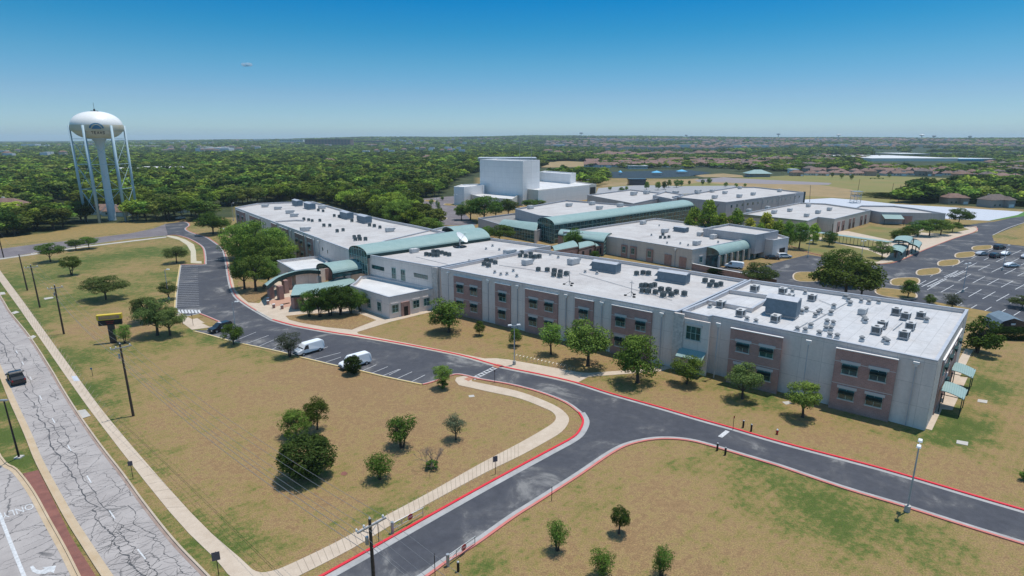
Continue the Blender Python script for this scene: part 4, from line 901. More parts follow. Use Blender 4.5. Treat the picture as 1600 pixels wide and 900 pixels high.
# ---- atrium building with the long green vault
ab = thing('atrium_building', 'glass fronted building with the longest green barrel vault, behind the main school', 'school building', (*at(872, 380), 0))
AZ = 8.6
block(ab, [(747, 340.5), (779, 350), (838, 360.5), (866, 351), (855, 345), (805, 333)], 4.6, M_WALLD, M_ROOFD)
block(ab, [(805, 326), (842, 336.5), (870, 339), (1008, 322), (885, 312.5)], AZ, M_WALLD)
zv = 7.4
S = vault(ab, at(840, 345.5, zv), at(1058, 316.5, zv), at(866, 351.5, zv), at(1084, 321, zv), zv, 2.0)
end_glass(ab, S, 0, .0, cols=8, rows=6); end_glass(ab, S, 1, 0)
def curtain(root, P, Q, zt, cols, rows, zb=0):
    b = MB(); b.poly([(*P, zb), (*Q, zb), (*Q, zt), (*P, zt)]); g_ = b.build('glass_wall', M_GLASS, root); b = MB()
    d = Vector(Q) - Vector(P); n_ = Vector((d.y, -d.x)).normalized() * .05
    if n_.y > 0: n_ = -n_
    for k in range(cols + 1): x, y = lerp(P, Q, k / cols); b.tube((x + n_.x, y + n_.y, zb), (x + n_.x, y + n_.y, zt), .065, n=4)
    for k in range(rows + 1): z = zb + (zt - zb) * k / rows - .02; b.tube((P[0] + n_.x, P[1] + n_.y, z), (Q[0] + n_.x, Q[1] + n_.y, z), .055, n=4)
    f_ = b.build('mullions', M_FRAME, root); f_.parent = g_
curtain(ab, at(866, 351.5, zv), at(1084, 321, zv), zv - .1, 40, 4)
curtain(ab, at(779, 350, 4.7), at(838, 360.5, 4.7), 4.4, 14, 4)
b = MB(); zz = 4.6; P = [(*at(779, 350.5, zz), zz), (*at(838, 361, zz), zz), (*at(842, 348, 6.6), 6.6), (*at(788, 342.5, 6.6), 6.6)]; n = 6
for k in range(n):
    t0, t1 = k / n, (k + 1) / n; f_ = lambda t: (lerp(P[0], P[3], t), lerp(P[1], P[2], t)); (p, q), (r_, s_) = f_(t0), f_(t1); z0, z1 = 4.6 + 2.0 * math.sin(t0 * math.pi / 2), 4.6 + 2.0 * math.sin(t1 * math.pi / 2)
    b.poly([(p[0], p[1], z0), (q[0], q[1], z0), (s_[0], s_[1], z1), (r_[0], r_[1], z1)])
b.build('curved_eave', M_GREEN2, ab, True)
b = MB(); b.poly([(*P[1][:2], 0), (*P[2][:2], 0), (*P[2][:2], 6.5), (*P[1][:2], 4.5)]); b.build('glass_wall', M_GLASS, ab)
for x, y, h_ in ((837, 380, 5.2), (866, 379, 4.6)): X, Y = at(x, y); b = MB(); b.box((X, Y, h_ / 2), (.8, .8, h_), .7); b.build('column', M_WALLT, ab)
S = vault(ab, at(880, 362, 5.2), at(957, 366.5, 5.2), at(872, 366, 5.2), at(944, 377.5, 5.2), 5.0, 1.6, m=M_GREEN2); end_glass(ab, S, 1, 0, cols=5, rows=5)
b = MB(); p, q = at(872, 366, 5), at(944, 377.5, 5); b.poly([(*p, 0), (*q, 0), (*q, 5), (*p, 5)]); b.build('brick_wall', M_REDBRICK, ab)
wk = thing('covered_walk', 'stepped green barrel roofed walkway with brick sides behind the main roof', 'walkway', (*at(900, 400), 0))
for P0, P1, Q0, Q1, z_ in (((860, 386), (893, 376.5), (866, 392), (904, 385), 4.3), ((903, 380), (921, 376), (905, 388.5), (930, 382.5), 3.8), ((927, 379), (937, 377), (931, 385), (942, 383), 3.5)):
    S = vault(wk, at(*P0, z_), at(*P1, z_), at(*Q0, z_), at(*Q1, z_), z_ - .4, 1.2, m=M_GREEN2, n=8)
    b = MB(); p, q = at(*Q0, z_), at(*Q1, z_); b.poly([(*p, 0), (*q, 0), (*q, z_), (*p, z_)]); b.build('brick_wall', M_REDBRICK, wk)
    Wk = Wall(p, q, wk, (.2, -1))
    for t in (.25, .7): Wk.mk('arched_opening', M_GRILLE, Wk.L * t - .6, Wk.L * t + .6, .6, 2.6, -.02, .06)

# ---- gym range and east wing
gy = thing('gymnasium_range', 'long blue grey hall with small square windows high on its right wall', 'school building', (*at(1135, 335), 0))
block(gy, [(917.5, 304.5), (990, 318), (1020, 311.5), (1062, 304.5), (985, 296)], 7.0, M_WALLD)
block(gy, [(1020, 305), (1050, 311), (1070, 304), (1040, 299)], 8.2, M_WALLD)
GYp = block(gy, [(1050, 307), (1135, 316), (1257, 300.2), (1180, 292), (1150, 292)], 8.2, M_WALLD, M_ROOF)
Gw = Wall(at(1135, 316, 8.2), at(1257, 300.2, 8.2), gy, (.6, -.8))
for k in range(15): a = Gw.L * (.06 + .062 * k); b = MB(); Gw.box(b, a - .75, a + .75, 5.0, 6.4, -.02, .07); b.build('square_window', M_GLASS, gy)
for k in range(4): Gw.spout(Gw.L * (.2 + .22 * k), 8.0)
b = MB(); Gw.box(b, Gw.L - .3, Gw.L + .5, 0, 8.5, -.6, .6); b.build('corner_fin', M_DGREEN, gy)
ea = thing('east_wing', 'low grey school wing with brick door surrounds beside the lawn court', 'school building', (*at(1305, 361), 0))
EZ = 6.4
block(ea, [(1158, 334), (1262, 345), (1278, 339), (1304, 342), (1361, 328), (1290, 318), (1250, 316.5)], EZ, M_WALLT)
block(ea, [(1303, 339.5), (1361, 328.8), (1376, 331.5), (1478, 333.5), (1430, 325.5), (1397, 321.5), (1345, 321)], 5.6, M_WALLD)
b = MB(); P0, P1, Q0, Q1 = at(1162, 335.2, EZ), at(1262, 345.2, EZ), at(1156, 341, 4.2), at(1256, 352, 4.2); b.poly([(*Q0, 4.2), (*Q1, 4.2), (*P1, EZ + .1), (*P0, EZ + .1)]); b.build('green_eave', M_GREEN2, ea)
Ew = Wall(at(1304, 342, EZ), at(1361, 328, EZ), ea, (.7, -.7))
for t, w_ in ((.12, 3), (.24, 3), (.42, 2.4), (.52, 2.4), (.74, 3), (.86, 2.4)): s_ = Ew.mk('brick_surround', M_REDBRICK, Ew.L * t - w_ / 2, Ew.L * t + w_ / 2, 0, 4.6, -.04, .2); Ew.mk('door', M_BLACK, Ew.L * t - .8, Ew.L * t + .8, .1, 2.6, .18, .24, s_)
E2 = Wall(at(1376, 331.5, 5.6), at(1478, 333.5, 5.6), ea, (0, -1))
a, z = E2.hit(1384, 345); b = MB(); p = [E2.pt(E2.L * .02, 3.0, 4.5), E2.pt(E2.L * .32, 3.0, 4.5), E2.pt(E2.L * .32, 4.6, .05), E2.pt(E2.L * .02, 4.6, .05)]; b.poly(p[::-1]); b.build('awning', M_GREEN2, ea)
for t in (.02, .32): b = MB(); q = E2.pt(E2.L * t, 0, 4.3); b.tube((q[0], q[1], 0), (q[0], q[1], 3), .12, n=6); b.build('post', M_DGREEN, ea)
s_ = E2.mk('brick_surround', M_REDBRICK, E2.L * .36, E2.L * .5, 0, 4, -.03, .2)
# covered walkway and gate pavilion on the right
cw = thing('long_covered_walkway', 'long straight flat green roofed walkway on thin dark posts beside the lawn court', 'walkway', (*at(1330, 385), 0))
zc = 3.1; b = MB(); P = [at(1258, 360, zc), at(1392, 378, zc)]; strip(b, P, -1.6, 1.6, zc - .15, zc); b.build('flat_roof', M_GREEN2, cw)
for k in range(12):
    x, y = lerp(P[0], P[1], (k + .5) / 12)
    b = MB(); b.tube((x, y - 1.3, 0), (x, y - 1.3, zc - .1), .08, n=5); b.tube((x, y + 1.3, 0), (x, y + 1.3, zc - .1), .08, n=5); b.build('post', M_DGREEN, cw)
pv = thing('entrance_pavilion', 'green roofed drop-off pavilion with raised vaulted centre and two side wings by the kerb', 'pavilion', (*at(1410, 400), 0))
b0, b1, b2, b3 = at(1385, 402), at(1420, 405), at(1452, 389), at(1420, 386)
for z_, rs, sh, q in ((5.0, .8, 0, ((1395.5, 375.5), (1399.5, 369.8), (1422.5, 379.5), (1427, 370.3))), (3.3, .7, 0, ((1387, 390), (1396, 382), (1410, 394.5), (1420, 383.5))), (3.3, .6, 0, ((1420, 380.5), (1428, 374.5), (1436, 386.5), (1441, 379)))):
    vault(pv, at(*q[0], z_), at(*q[1], z_), at(*q[2], z_), at(*q[3], z_), z_ - .3, rs, m=M_GREEN2, n=8)
for x, y, h_ in ((1387, 398, 3.2), (1399, 403, 3.2), (1408, 399, 5), (1417, 399.5, 5), (1424, 396, 5), (1430, 394, 3.2), (1436, 391, 3.2), (1402, 393, 5)): X, Y = at(x, y); b = MB(); b.tube((X, Y, 0), (X, Y, h_), .16, n=6); b.build('post', M_DGREEN, pv)
for x, y in ((1399, 402), (1418, 399)): X, Y = at(x, y); b = MB(); b.box((X, Y, .9), (.8, .8, 1.8), .4); b.build('brick_pier', M_REDBRICK, pv)

# ---- white theatre
th = thing('white_theatre', 'big white windowless theatre with tall fly tower, largest building beyond the school', 'theatre', (*at(790, 322), 0))
M_TW = wallmat('white_theatre_wall', (.80, .77, .745), (.74, .715, .70)); M_TW2 = wallmat('cream_theatre_wall', (.62, .59, .53), (.56, .53, .47))
block(th, [(749.5, 249.3), (817, 251.6), (843.5, 249.9), (776, 247.6)], 27, M_TW, M_ROOFW, cop=False)
block(th, [(709, 291.5), (725, 292.2), (757, 289), (750, 287), (722, 288)], 11.3, M_TW, M_ROOFW, cop=False)
block(th, [(724, 300.5), (752, 307.5), (800, 311), (812, 303), (750, 298)], 6.4, M_TW2, M_ROOFW, cop=False)
block(th, [(797, 292.5), (841, 297), (932, 287.5), (898, 283), (840, 282)], 9.8, M_TW2, M_ROOFW, cop=False)
block(th, [(843, 268.5), (891.5, 271.8), (860, 268)], 18.5, M_TW, M_ROOFW, cop=False) if False else block(th, [(843, 268.6), (891.5, 272), (900, 270), (852, 266.5)], 16, M_TW, M_ROOFW, cop=False)
Tw = Wall(at(841, 297, 9.8), at(932, 287.5, 9.8), th, (.5, -.8)); Tw.mk('lower_band', M_TW, 0, Tw.L * .86, 0, 9.4, -.05, .15); Tw.mk('entrance_recess', M_GRILLE, Tw.L * .88, Tw.L * .98, 0, 8.0, -.05, .1)
b = MB(); T0 = at(817, 293, 9); b.box((T0[0] - 2, T0[1] + 2, 10.3), (2, 2, 1.4), .5); b.build('roof_unit', M_STEEL, th)
b = MB(); X, Y = at(812, 250, 27); b.tube((X, Y, 27), (X, Y, 40), .12, n=5); X2, Y2 = at(830, 250, 27); b.tube((X2, Y2, 27), (X2, Y2, 41), .12, n=5); b.build('mast', M_STEEL, th)

# ================================================================== ROOFTOP EQUIPMENT
AX = math.radians(47.4)
def proto(fn, name, cat):
    t = thing(name, '', cat, (0, 0, 0)); fn(t); t['_p'] = 1; return t
USED = set()
def place(p, loc, rz, label, group=None, scale=None):
    if p.name not in USED:
        USED.add(p.name); p.location = loc; p.rotation_euler = (0, 0, rz); p['label'] = label
        if group: p['group'] = group
        if scale: p.scale = scale
        if '_p' in p: del p['_p']
        return p
    return copy_thing(p, loc, rz, scale or (1, 1, 1), label, group)
def loc_mb(t, name, m, fn, smooth=False, parent=None):
    b = MB(); fn(b); o = b.build(name, m, t, smooth, 'local')
    if parent: o.parent = parent
    return o
def cond(t):
    loc_mb(t, 'casing', M_COND, lambda b: (b.box((0, 0, .62), (.86, .86, .86)), [b.box((s * .435, 0, .3 + k * .1), (.03, .8, .04)) for s in (-1, 1) for k in range(7)], [b.box((0, s * .435, .3 + k * .1), (.8, .03, .04)) for s in (-1, 1) for k in range(7)]))
    loc_mb(t, 'fan_guard', M_GRILLE, lambda b: (b.lathe([(.36, 1.05), (.36, 1.10), (.30, 1.11), (0, 1.12)], (0, 0, 0), 12)))
    loc_mb(t, 'rail', M_LEDGE, lambda b: (b.box((-.32, 0, .09), (.14, 1.3, .18)), b.box((.32, 0, .09), (.14, 1.3, .18))))
P_COND = proto(cond, 'condenser_unit', 'air unit')
def rtu(t):
    loc_mb(t, 'casing', M_UNIT, lambda b: (b.box((0, 0, 1.0), (2.3, 1.7, 1.3)), b.box((0, 0, 1.67), (2.4, 1.8, .06))))
    loc_mb(t, 'louvre', M_GRILLE, lambda b: [b.box((0 - .45, -.86, .55 + .13 * k), (1.1, .04, .08)) for k in range(8)] + [b.box((-1.16, 0, .55 + .13 * k), (.04, 1.3, .08)) for k in range(8)])
    loc_mb(t, 'fan_guard', M_GRILLE, lambda b: (b.lathe([(.42, 1.7), (.42, 1.78), (.3, 1.79), (0, 1.79)], (-.5, 0, 0), 14)))
    loc_mb(t, 'curb', M_STEEL, lambda b: b.box((0, 0, .17), (2.1, 1.5, .34)))
P_RTU = proto(rtu, 'rooftop_air_unit', 'air unit')
def bigu(t):
    loc_mb(t, 'casing', M_BLUEU, lambda b: (b.box((0, 0, 1.25), (6.5, 2.4, 1.9)), [b.box((-3 + k * 1.2, -1.21, 1.25), (.06, .04, 1.8)) for k in range(6)]))
    loc_mb(t, 'pitched_lid', M_COP, lambda b: b.mesh([(-3.35, -1.3, 2.2), (3.35, -1.3, 2.2), (3.35, 1.3, 2.2), (-3.35, 1.3, 2.2), (-3.35, 0, 2.55), (3.35, 0, 2.55)], [(0, 1, 5, 4), (2, 3, 4, 5), (0, 4, 3), (1, 2, 5)]))
    loc_mb(t, 'curb', M_STEEL, lambda b: b.box((0, 0, .15), (6.3, 2.2, .3)))
    loc_mb(t, 'intake_hood', M_BLUEU, lambda b: b.mesh([(3.25, -1, 1), (3.25, 1, 1), (3.25, 1, 2), (3.25, -1, 2), (4.1, -1, 1), (4.1, 1, 1)], [(0, 3, 4), (1, 5, 2), (3, 2, 5, 4), (0, 4, 5, 1)]))
    loc_mb(t, 'access_door', M_STEEL, lambda b: b.box((1.5, -1.22, 1.2), (.8, .05, 1.3)))
P_BIG = proto(bigu, 'large_air_handler', 'air handler')
M_VENT = mat('dull_vent_grey', (.25, .25, .25), .8)
def vent(t):
    loc_mb(t, 'curb', M_LEDGE, lambda b: b.box((0, 0, .15), (.55, .55, .3)))
    loc_mb(t, 'hood', M_VENT, lambda b: b.lathe([(.2, .3), (.2, .5), (.34, .5), (.34, .62), (.1, .78), (0, .78)], (0, 0, 0), 10))
P_VENT = proto(vent, 'roof_vent', 'vent')
def ductb(t):
    loc_mb(t, 'casing', M_UNIT, lambda b: (b.box((0, 0, .95), (3.2, 1.8, 1.3)), b.box((-.7, 0, 1.65), (1.2, 1.3, .12))))
    loc_mb(t, 'hood', M_STEEL, lambda b: b.mesh([(1.6, -.8, .5), (1.6, .8, .5), (1.6, .8, 1.5), (1.6, -.8, 1.5), (2.5, -.8, 1.3), (2.5, .8, 1.3)], [(0, 3, 4), (1, 5, 2), (3, 2, 5, 4), (0, 4, 5, 1)]))
    loc_mb(t, 'curb', M_STEEL, lambda b: b.box((0, 0, .15), (3.0, 1.6, .3)))
P_BOX = proto(ductb, 'boxed_air_unit', 'air unit')
def mast(t):
    loc_mb(t, 'mast', M_STEEL, lambda b: b.tube((0, 0, 0), (0, 0, 3.0), .06, n=6))
    loc_mb(t, 'ballast_frame', M_BLACK, lambda b: [b.tube((0, 0, .9), (1.2 * math.cos(a), 1.2 * math.sin(a), .05), .04, n=4) for a in (0, 2.09, 4.19)] + [b.box((1.1 * math.cos(a), 1.1 * math.sin(a), .12), (.5, .4, .2), a) for a in (0, 2.09, 4.19)])
    loc_mb(t, 'antenna', M_STEEL, lambda b: b.box((0, 0, 2.6), (.12, .9, .08)))
P_MAST = proto(mast, 'antenna_mast', 'antenna')
def put(p, lst, tf, z, label, group, rz=AX, s=1.0, jit=.0, ordinal=None, base=None):
    q = [(tf(*a[:2]) + tuple(a[2:])) for a in lst]; q.sort(key=lambda a: a[0])
    for i, a in enumerate(q):
        x, y = at(a[0], a[1], z); k = s * (1 + R.uniform(-.06, .06))
        lb = label if len(q) == 1 or ordinal is None else f'{ordn(i + 1)} {ordinal}'
        place(p, (x, y, z), rz + R.uniform(-1, 1) * jit, lb, group, (k, k, k))
ON = ['first', 'second', 'third', 'fourth', 'fifth', 'sixth', 'seventh', 'eighth', 'ninth', 'tenth', 'eleventh', 'twelfth', 'thirteenth', 'fourteenth', 'fifteenth', 'sixteenth', 'seventeenth', 'eighteenth', 'nineteenth', 'twentieth', 'twenty-first', 'twenty-second', 'twenty-third', 'twenty-fourth', 'twenty-fifth', 'twenty-sixth', 'twenty-seventh', 'twenty-eighth', 'twenty-ninth', 'thirtieth', 'thirty-first', 'thirty-second', 'thirty-third', 'thirty-fourth', 'thirty-fifth', 'thirty-sixth', 'thirty-seventh', 'thirty-eighth', 'thirty-ninth', 'fortieth']
def ordn(i): return ON[i - 1]
Z9 = 9.83
t8 = lambda x, y: (700 + x / 6.384, 330 + y / 6.384)
t8b = lambda x, y: (1060 + x / 5.714, 430 + y / 5.714)
t3b = lambda x, y: (1250 + x / 4.569, 450 + y / 4.569)
t1 = lambda x, y: (650 + x / 4, 350 + y / 4)
t2b = lambda x, y: (1000 + x / 5.327, 400 + y / 5.327)
t2a = lambda x, y: (350 + x / 4, 300 + y / 4)
t3 = lambda x, y: (1000 + x / 5.327, 280 + y / 5.327)
t7c = lambda x, y: (700 + x / 4, 200 + y / 4)
put(P_COND, [(360, 545), (405, 560), (385, 510), (430, 515), (472, 530)], t8, Z9, '', 'condensers nearest the satellite dish end', ordinal='grey condenser from the left in the small front cluster on the middle roof')
put(P_COND, [(720, 460), (775, 465), (825, 475), (868, 475), (825, 445), (735, 430), (910, 470)], t8, Z9, '', 'condensers behind the pale box', ordinal='condenser from the left in the rear row behind the pale box unit')
put(P_COND, [(900, 600), (990, 605), (1055, 655), (1060, 615), (1115, 665), (1120, 625), (1180, 645)], t8, Z9, '', 'condensers at mid roof', ordinal='condenser from the left in the loose mid roof cluster beside the antenna mast')
put(P_COND, [(1378, 322), (1418, 318), (1452, 322)], t1, Z9, '', 'three condensers between long blue units', ordinal='of three dark condensers between the two long blue grey units, from the left')
put(P_COND, [(1415, 432), (1450, 437), (1495, 440), (1530, 425), (1545, 455), (1578, 432), (1432, 400), (1468, 402), (1490, 395), (1410, 400)], t1, Z9, '', 'dense condenser bank', ordinal='condenser from the left in the dense bank near the roof front')
put(P_COND, [(235, 305), (300, 320), (260, 340), (367, 335), (190, 345)], t2b, Z9, '', 'condensers right of the dense bank', ordinal='condenser from the left in the group right of the dense bank')
put(P_COND, [(540, 225), (580, 262), (635, 262), (670, 252), (600, 235)], t2b, Z9, '', 'condensers round the tall pipe', ordinal='condenser from the left in the cluster round the tall flue behind')
put(P_BOX, [(610, 440)], t8, Z9, 'pale box air unit with slanted hood, nearest the rear parapet corner', None); put(P_BOX, [(790, 535)], t8, Z9, 'pale box air unit with orange stained base beside rear condenser row', None, s=.85)
put(P_BOX, [(1250, 530)], t8, Z9, 'dark box air unit left of the long blue grey unit', None)
place(P_BIG, (*at(947, 424, Z9), Z9), math.radians(141), 'long blue grey air handler, the left one of two on the middle roof'); place(P_BIG, (*at(1052, 440.5, Z9), Z9), math.radians(141), 'long blue grey air handler, the right one of two on the middle roof')
put(P_MAST, [(958, 380), (1345, 450)], t1, Z9, '', 'antenna masts on tripod ballast', ordinal='slim antenna mast with ballast feet from the left on the middle roof')
put(P_RTU, [(378, 285), (555, 365), (680, 145), (930, 165), (990, 225), (1190, 225), (865, 415)], t8b, Z9, '', 'white air units left part of right wing roof', s=.76, ordinal='white air unit from the left on the left half of the right wing roof')
put(P_RTU, [(85, 90), (685, 190), (750, 225), (860, 215), (585, 285), (545, 325), (785, 295), (740, 360)], t3b, Z9, '', 'white air units near the right roof end', ordinal='white air unit from the left on the right half of the right wing roof', rz=AX, s=.76)
put(P_BOX, [(445, 185)], t3b, Z9, 'flat white box unit in the middle of the right wing roof', None, s=.7)
gbig = place(P_BIG, (*at(1222, 493, Z9), Z9), math.radians(141), 'single large grey green hooded air handler on the right wing roof', None, (.78, 1.25, 1.45))
put(P_VENT, [(690, 430), (1060, 500), (1130, 510), (1180, 470), (1140, 325), (1130, 170), (1385, 295), (1360, 355), (1220, 375), (1265, 335), (1325, 435), (1380, 445), (1315, 495), (1360, 495), (1255, 540), (1350, 555), (1415, 565), (1500, 212), (1532, 268), (280, 290), (1015, 160), (610, 410), (1245, 350), (1100, 345)], t8b, Z9, '', 'small vents on the right wing roof, left half', ordinal='small roof vent from the left on the left half of the right wing roof', s=1.25)
put(P_VENT, [(465, 250), (620, 400), (355, 125), (435, 105), (490, 115), (560, 112), (318, 75), (345, 95), (600, 385), (455, 235), (900, 245), (440, 380)], t3b, Z9, '', 'small vents on the right wing roof, right half', ordinal='small roof vent from the left on the right half of the right wing roof', s=1.25)
put(P_VENT, [(467, 620), (588, 638), (687, 658), (527, 640), (652, 605), (212, 510), (1020, 440), (1100, 470), (1368, 615), (1485, 630), (380, 385), (445, 355), (512, 393)], t8, Z9, '', 'small vents on the middle roof', ordinal='small roof vent from the left on the middle roof')
put(P_COND, [(850, 560), (895, 565), (945, 572), (990, 572), (940, 530), (990, 530), (1045, 540), (1090, 555), (1135, 565)], z5b, Z9, '', 'condenser rows before the satellite dish', ordinal='condenser from the left in the double row in front of the satellite dish')
put(P_BOX, [(695, 520)], z5b, Z9, 'grey box air unit beside the long green vault', None, s=.75)
put(P_BIG, [(460, 85), (537, 105), (768, 165), (878, 190)], t2a, Z9, '', 'blue grey air handlers on the left wing', rz=math.radians(127), s=1.15, ordinal='blue grey air handler from the left on the left wing roof')
put(P_COND, [(625, 217), (662, 217), (708, 252), (745, 245), (822, 305), (850, 303), (885, 303), (815, 290), (845, 288), (530, 182), (500, 177), (552, 187), (600, 185)], t2a, Z9, '', 'condensers on the left wing roof', rz=math.radians(37), ordinal='condenser from the left on the left wing roof')
put(P_COND, [(690, 155), (720, 160), (800, 187), (910, 215), (940, 220), (975, 228), (590, 120), (620, 125)], t2a, Z9, '', 'rear condensers on the left wing roof', rz=math.radians(37), ordinal='condenser from the left in the rear line between air handlers on the left wing')
put(P_BOX, [(1035, 248), (612, 105), (255, 95), (335, 110), (410, 135), (437, 155), (505, 245)], t2a, Z9, '', 'box units on the left wing roof', rz=math.radians(37), s=.85, ordinal='pale box unit from the left on the left wing roof')
put(P_COND, [(170, 493), (207, 495), (240, 490), (190, 470)], t3, 5.75, '', 'dark condensers on the classroom block', s=.9, ordinal='dark condenser from the left on the classroom block roof')
put(P_BOX, [(205, 445), (610, 495), (470, 548), (25, 375), (830, 415), (500, 470)], t3, 5.75, '', 'box units on the classroom block', ordinal='box unit from the left on the classroom block roof', s=.9)
place(P_BIG, (*at(1064, 362, 5.75), 5.75), math.radians(130), 'dark blue grey box unit on the classroom block roof', None, (.8, 1, .8))
put(P_VENT, [(95, 470), (160, 390), (225, 535), (335, 540), (650, 530), (790, 500), (400, 555)], t3, 5.75, '', 'vents on the classroom block', ordinal='small vent from the left on the classroom block roof')
put(P_BOX, [(480, 122), (600, 108), (705, 122), (825, 152), (940, 133), (620, 160), (1160, 105), (830, 80)], t3, 7.6, '', 'units on the gymnasium roof', ordinal='white box unit from the left on the gymnasium roof', s=1.1)
put(P_BOX, [(1060, 250), (1115, 285), (1245, 268), (1400, 230), (1385, 312), (1480, 285), (905, 275), (1575, 260)], t3, 5.8, '', 'units on the east wing roof', ordinal='box unit from the left on the east wing roof', s=.95)
put(P_BOX, [(755, 490), (945, 508), (900, 480), (1075, 492), (515, 505)], t7c, 8.0, '', 'units on the atrium side roof', ordinal='box unit from the left on the atrium building roof', s=1.0)
put(P_BOX, [(1160, 420), (1240, 412), (1420, 415), (1560, 408)], t7c, 6.4, '', 'units on the far range roof', ordinal='box unit from the left on the far grey range roof', s=1.3)
# satellite dish
X, Y = at(718.5, 386, Z9); sd = thing('satellite_dish', 'large white satellite dish on a dark ballast base on the main roof', 'satellite dish', (X, Y, Z9))
b = MB(); prof = [(2.05 * k / 8, .62 * (k / 8) ** 2) for k in range(9)]; b.lathe(prof, (0, 0, 0), 28); b.lathe([(r, z - .05) for r, z in prof[::-1]], (0, 0, 0), 28)
dn = Vector((.55, -.18, .62)).normalized(); qt = dn.to_track_quat('Z', 'Y'); b.v = [tuple(qt @ Vector(v) + Vector((X + .35, Y, Z9 + 2.5))) for v in b.v]; b.build('reflector', M_WHITE, sd, True)
b = MB(); b.tube((X, Y, Z9 + .2), (X, Y, Z9 + 1.9), .22, n=8); b.tube((X, Y, Z9 + 1.8), (X + .3, Y, Z9 + 2.4), .3, n=8); b.build('pedestal', M_STEEL, sd)
b = MB()
for a in range(6): b.tube((X, Y, Z9 + .4), (X + 1.7 * math.cos(a * 1.047), Y + 1.7 * math.sin(a * 1.047), Z9 + .12), .08, n=4); b.box((X + 1.7 * math.cos(a * 1.047), Y + 1.7 * math.sin(a * 1.047), Z9 + .12), (1.3, .5, .22), a * 1.047 + 1.57)
b.build('ballast_base', M_BLACK, sd)
b = MB(); fp = Vector((X + .35, Y, Z9 + 2.5)) + dn * 1.9; b.tube(tuple(Vector((X + .35, Y, Z9 + 2.3))), tuple(fp), .05, n=4); b.box(tuple(fp), (.25, .25, .3)); b.build('feed_horn', M_STEEL, sd)
# pipe runs and stains on the roof are thin low ducts
pr = MB()
for p, q in (((1262, 508), (1330, 470)), ((1210, 477), (1290, 492)), ((1235, 520), (1262, 505)), ((1280, 470), (1300, 478)), ((1395, 517), (1410, 505)), ((905, 428), (1050, 470)), ((780, 415), (850, 425)), ((650, 402), (700, 414))): P, Q = at(*p, Z9), at(*q, Z9); pr.tube((*P, Z9 + .12), (*Q, Z9 + .12), .05, n=5)
pr.build('roof_pipe', M_STEEL, school)

# ================================================================== WATER TOWER
TX, TY = at(176, 344); wt = thing('water_tower', 'tall white elevated water tank on six pale blue legs and a thick centre column', 'water tower', (TX, TY, 0))
prof = []
for k in range(29):
    a = -math.pi / 2 + math.pi * k / 28; prof.append((10.9 * math.cos(a) ** (.78 if a < 0 else .9), 46.0 + (7.0 * math.sin(a) if a > 0 else 6.2 * math.sin(a))))
b = MB(); b.lathe(prof, (TX, TY, 0), 56); b.build('tank', M_TANK, wt, True)
b = MB(); b.lathe([(10.93, 46.6), (11.0, 46.3), (11.0, 44.4), (10.75, 43.6)], (TX, TY, 0), 56); b.build('tank_band', M_TANKB, wt, True)
b = MB(); b.lathe([(1.9, 0), (1.75, 2), (1.5, 30), (1.6, 35), (2.0, 38), (3.4, 40.4), (3.4, 41.2)], (TX, TY, 0), 24); b.build('centre_column', mat('column_paint', (.55, .60, .62), .5), wt, True)
for k in range(6):
    a = math.atan2(-TY, -TX) + math.radians(60 * k + 30); cx, sy = math.cos(a), math.sin(a)
    b = MB(); b.tube((TX + 10.9 * cx, TY + 10.9 * sy, 0), (TX + 11.2 * cx, TY + 11.2 * sy, 46.3), .60, .55, 14); b.build('leg', M_TBLUE, wt, True)
    a2 = a + math.radians(60)
    if k in (3, 4, 5, 0):
        b = MB()
        for z0, z1 in ((4, 16), (16, 28), (28, 40)):
            r0, r1 = 10.9 + .3 * z0 / 46, 10.9 + .3 * z1 / 46
            b.tube((TX + r0 * cx, TY + r0 * sy, z0), (TX + r1 * math.cos(a2), TY + r1 * math.sin(a2), z1), .10, n=4); b.tube((TX + r1 * cx, TY + r1 * sy, z1), (TX + r0 * math.cos(a2), TY + r0 * math.sin(a2), z0), .10, n=4); b.tube((TX + r1 * cx, TY + r1 * sy, z1), (TX + r1 * math.cos(a2), TY + r1 * math.sin(a2), z1), .16, n=4)
        b.build('brace', M_TBLUE, wt)
b = MB(); b.lathe([(1.7, 52.8), (1.7, 53.2), (0, 53.3)], (TX, TY, 0), 16); b.tube((TX, TY, 53), (TX, TY, 57), .07, n=5); b.lathe([(.4, 53.2), (.4, 54.0), (0, 54.2)], (TX, TY, 0), 8); b.build('top_hatch', M_BLACK, wt)
fa = math.atan2(-TY, -TX)                                # emblem faces the drone
def on_tank(u, v, d=.25):                                # u metres along, v height
    r = 0
    for (r0, z0), (r1, z1) in zip(prof, prof[1:]):
        if z0 <= v <= z1: r = r0 + (r1 - r0) * (v - z0) / (z1 - z0 + 1e-9)
    r = max(r, 11.0 if 43.9 < v < 46.6 else r) + d; a = fa + u / 11; return (TX + r * math.cos(a), TY + r * math.sin(a), v)
b = MB()
for k in range(16):
    t0, t1 = math.pi * k / 16, math.pi * (k + 1) / 16
    for ro, ri, c in ((2.9, 2.2, 0),): b.poly([on_tank(-.3 + ro * math.cos(t0), 44.9 + 1.05 * ro * math.sin(t0) * .8), on_tank(-.3 + ro * math.cos(t1), 44.9 + .84 * ro * math.sin(t1)), on_tank(-.3 + ri * math.cos(t1), 44.9 + .84 * ri * math.sin(t1)), on_tank(-.3 + ri * math.cos(t0), 44.9 + .84 * ri * math.sin(t0))])
for k in range(10):
    x0, x1 = -2.2 + k * .38, -2.2 + (k + 1) * .38; h0 = 1.7 * math.sin(math.pi * (k + .3) / 11); h1 = 1.7 * math.sin(math.pi * (k + 1.3) / 11); b.poly([on_tank(x0, 44.6), on_tank(x1, 44.6), on_tank(x1, 44.7 + h1), on_tank(x0, 44.7 + h0)])
b.build('emblem', M_LOGO, wt)
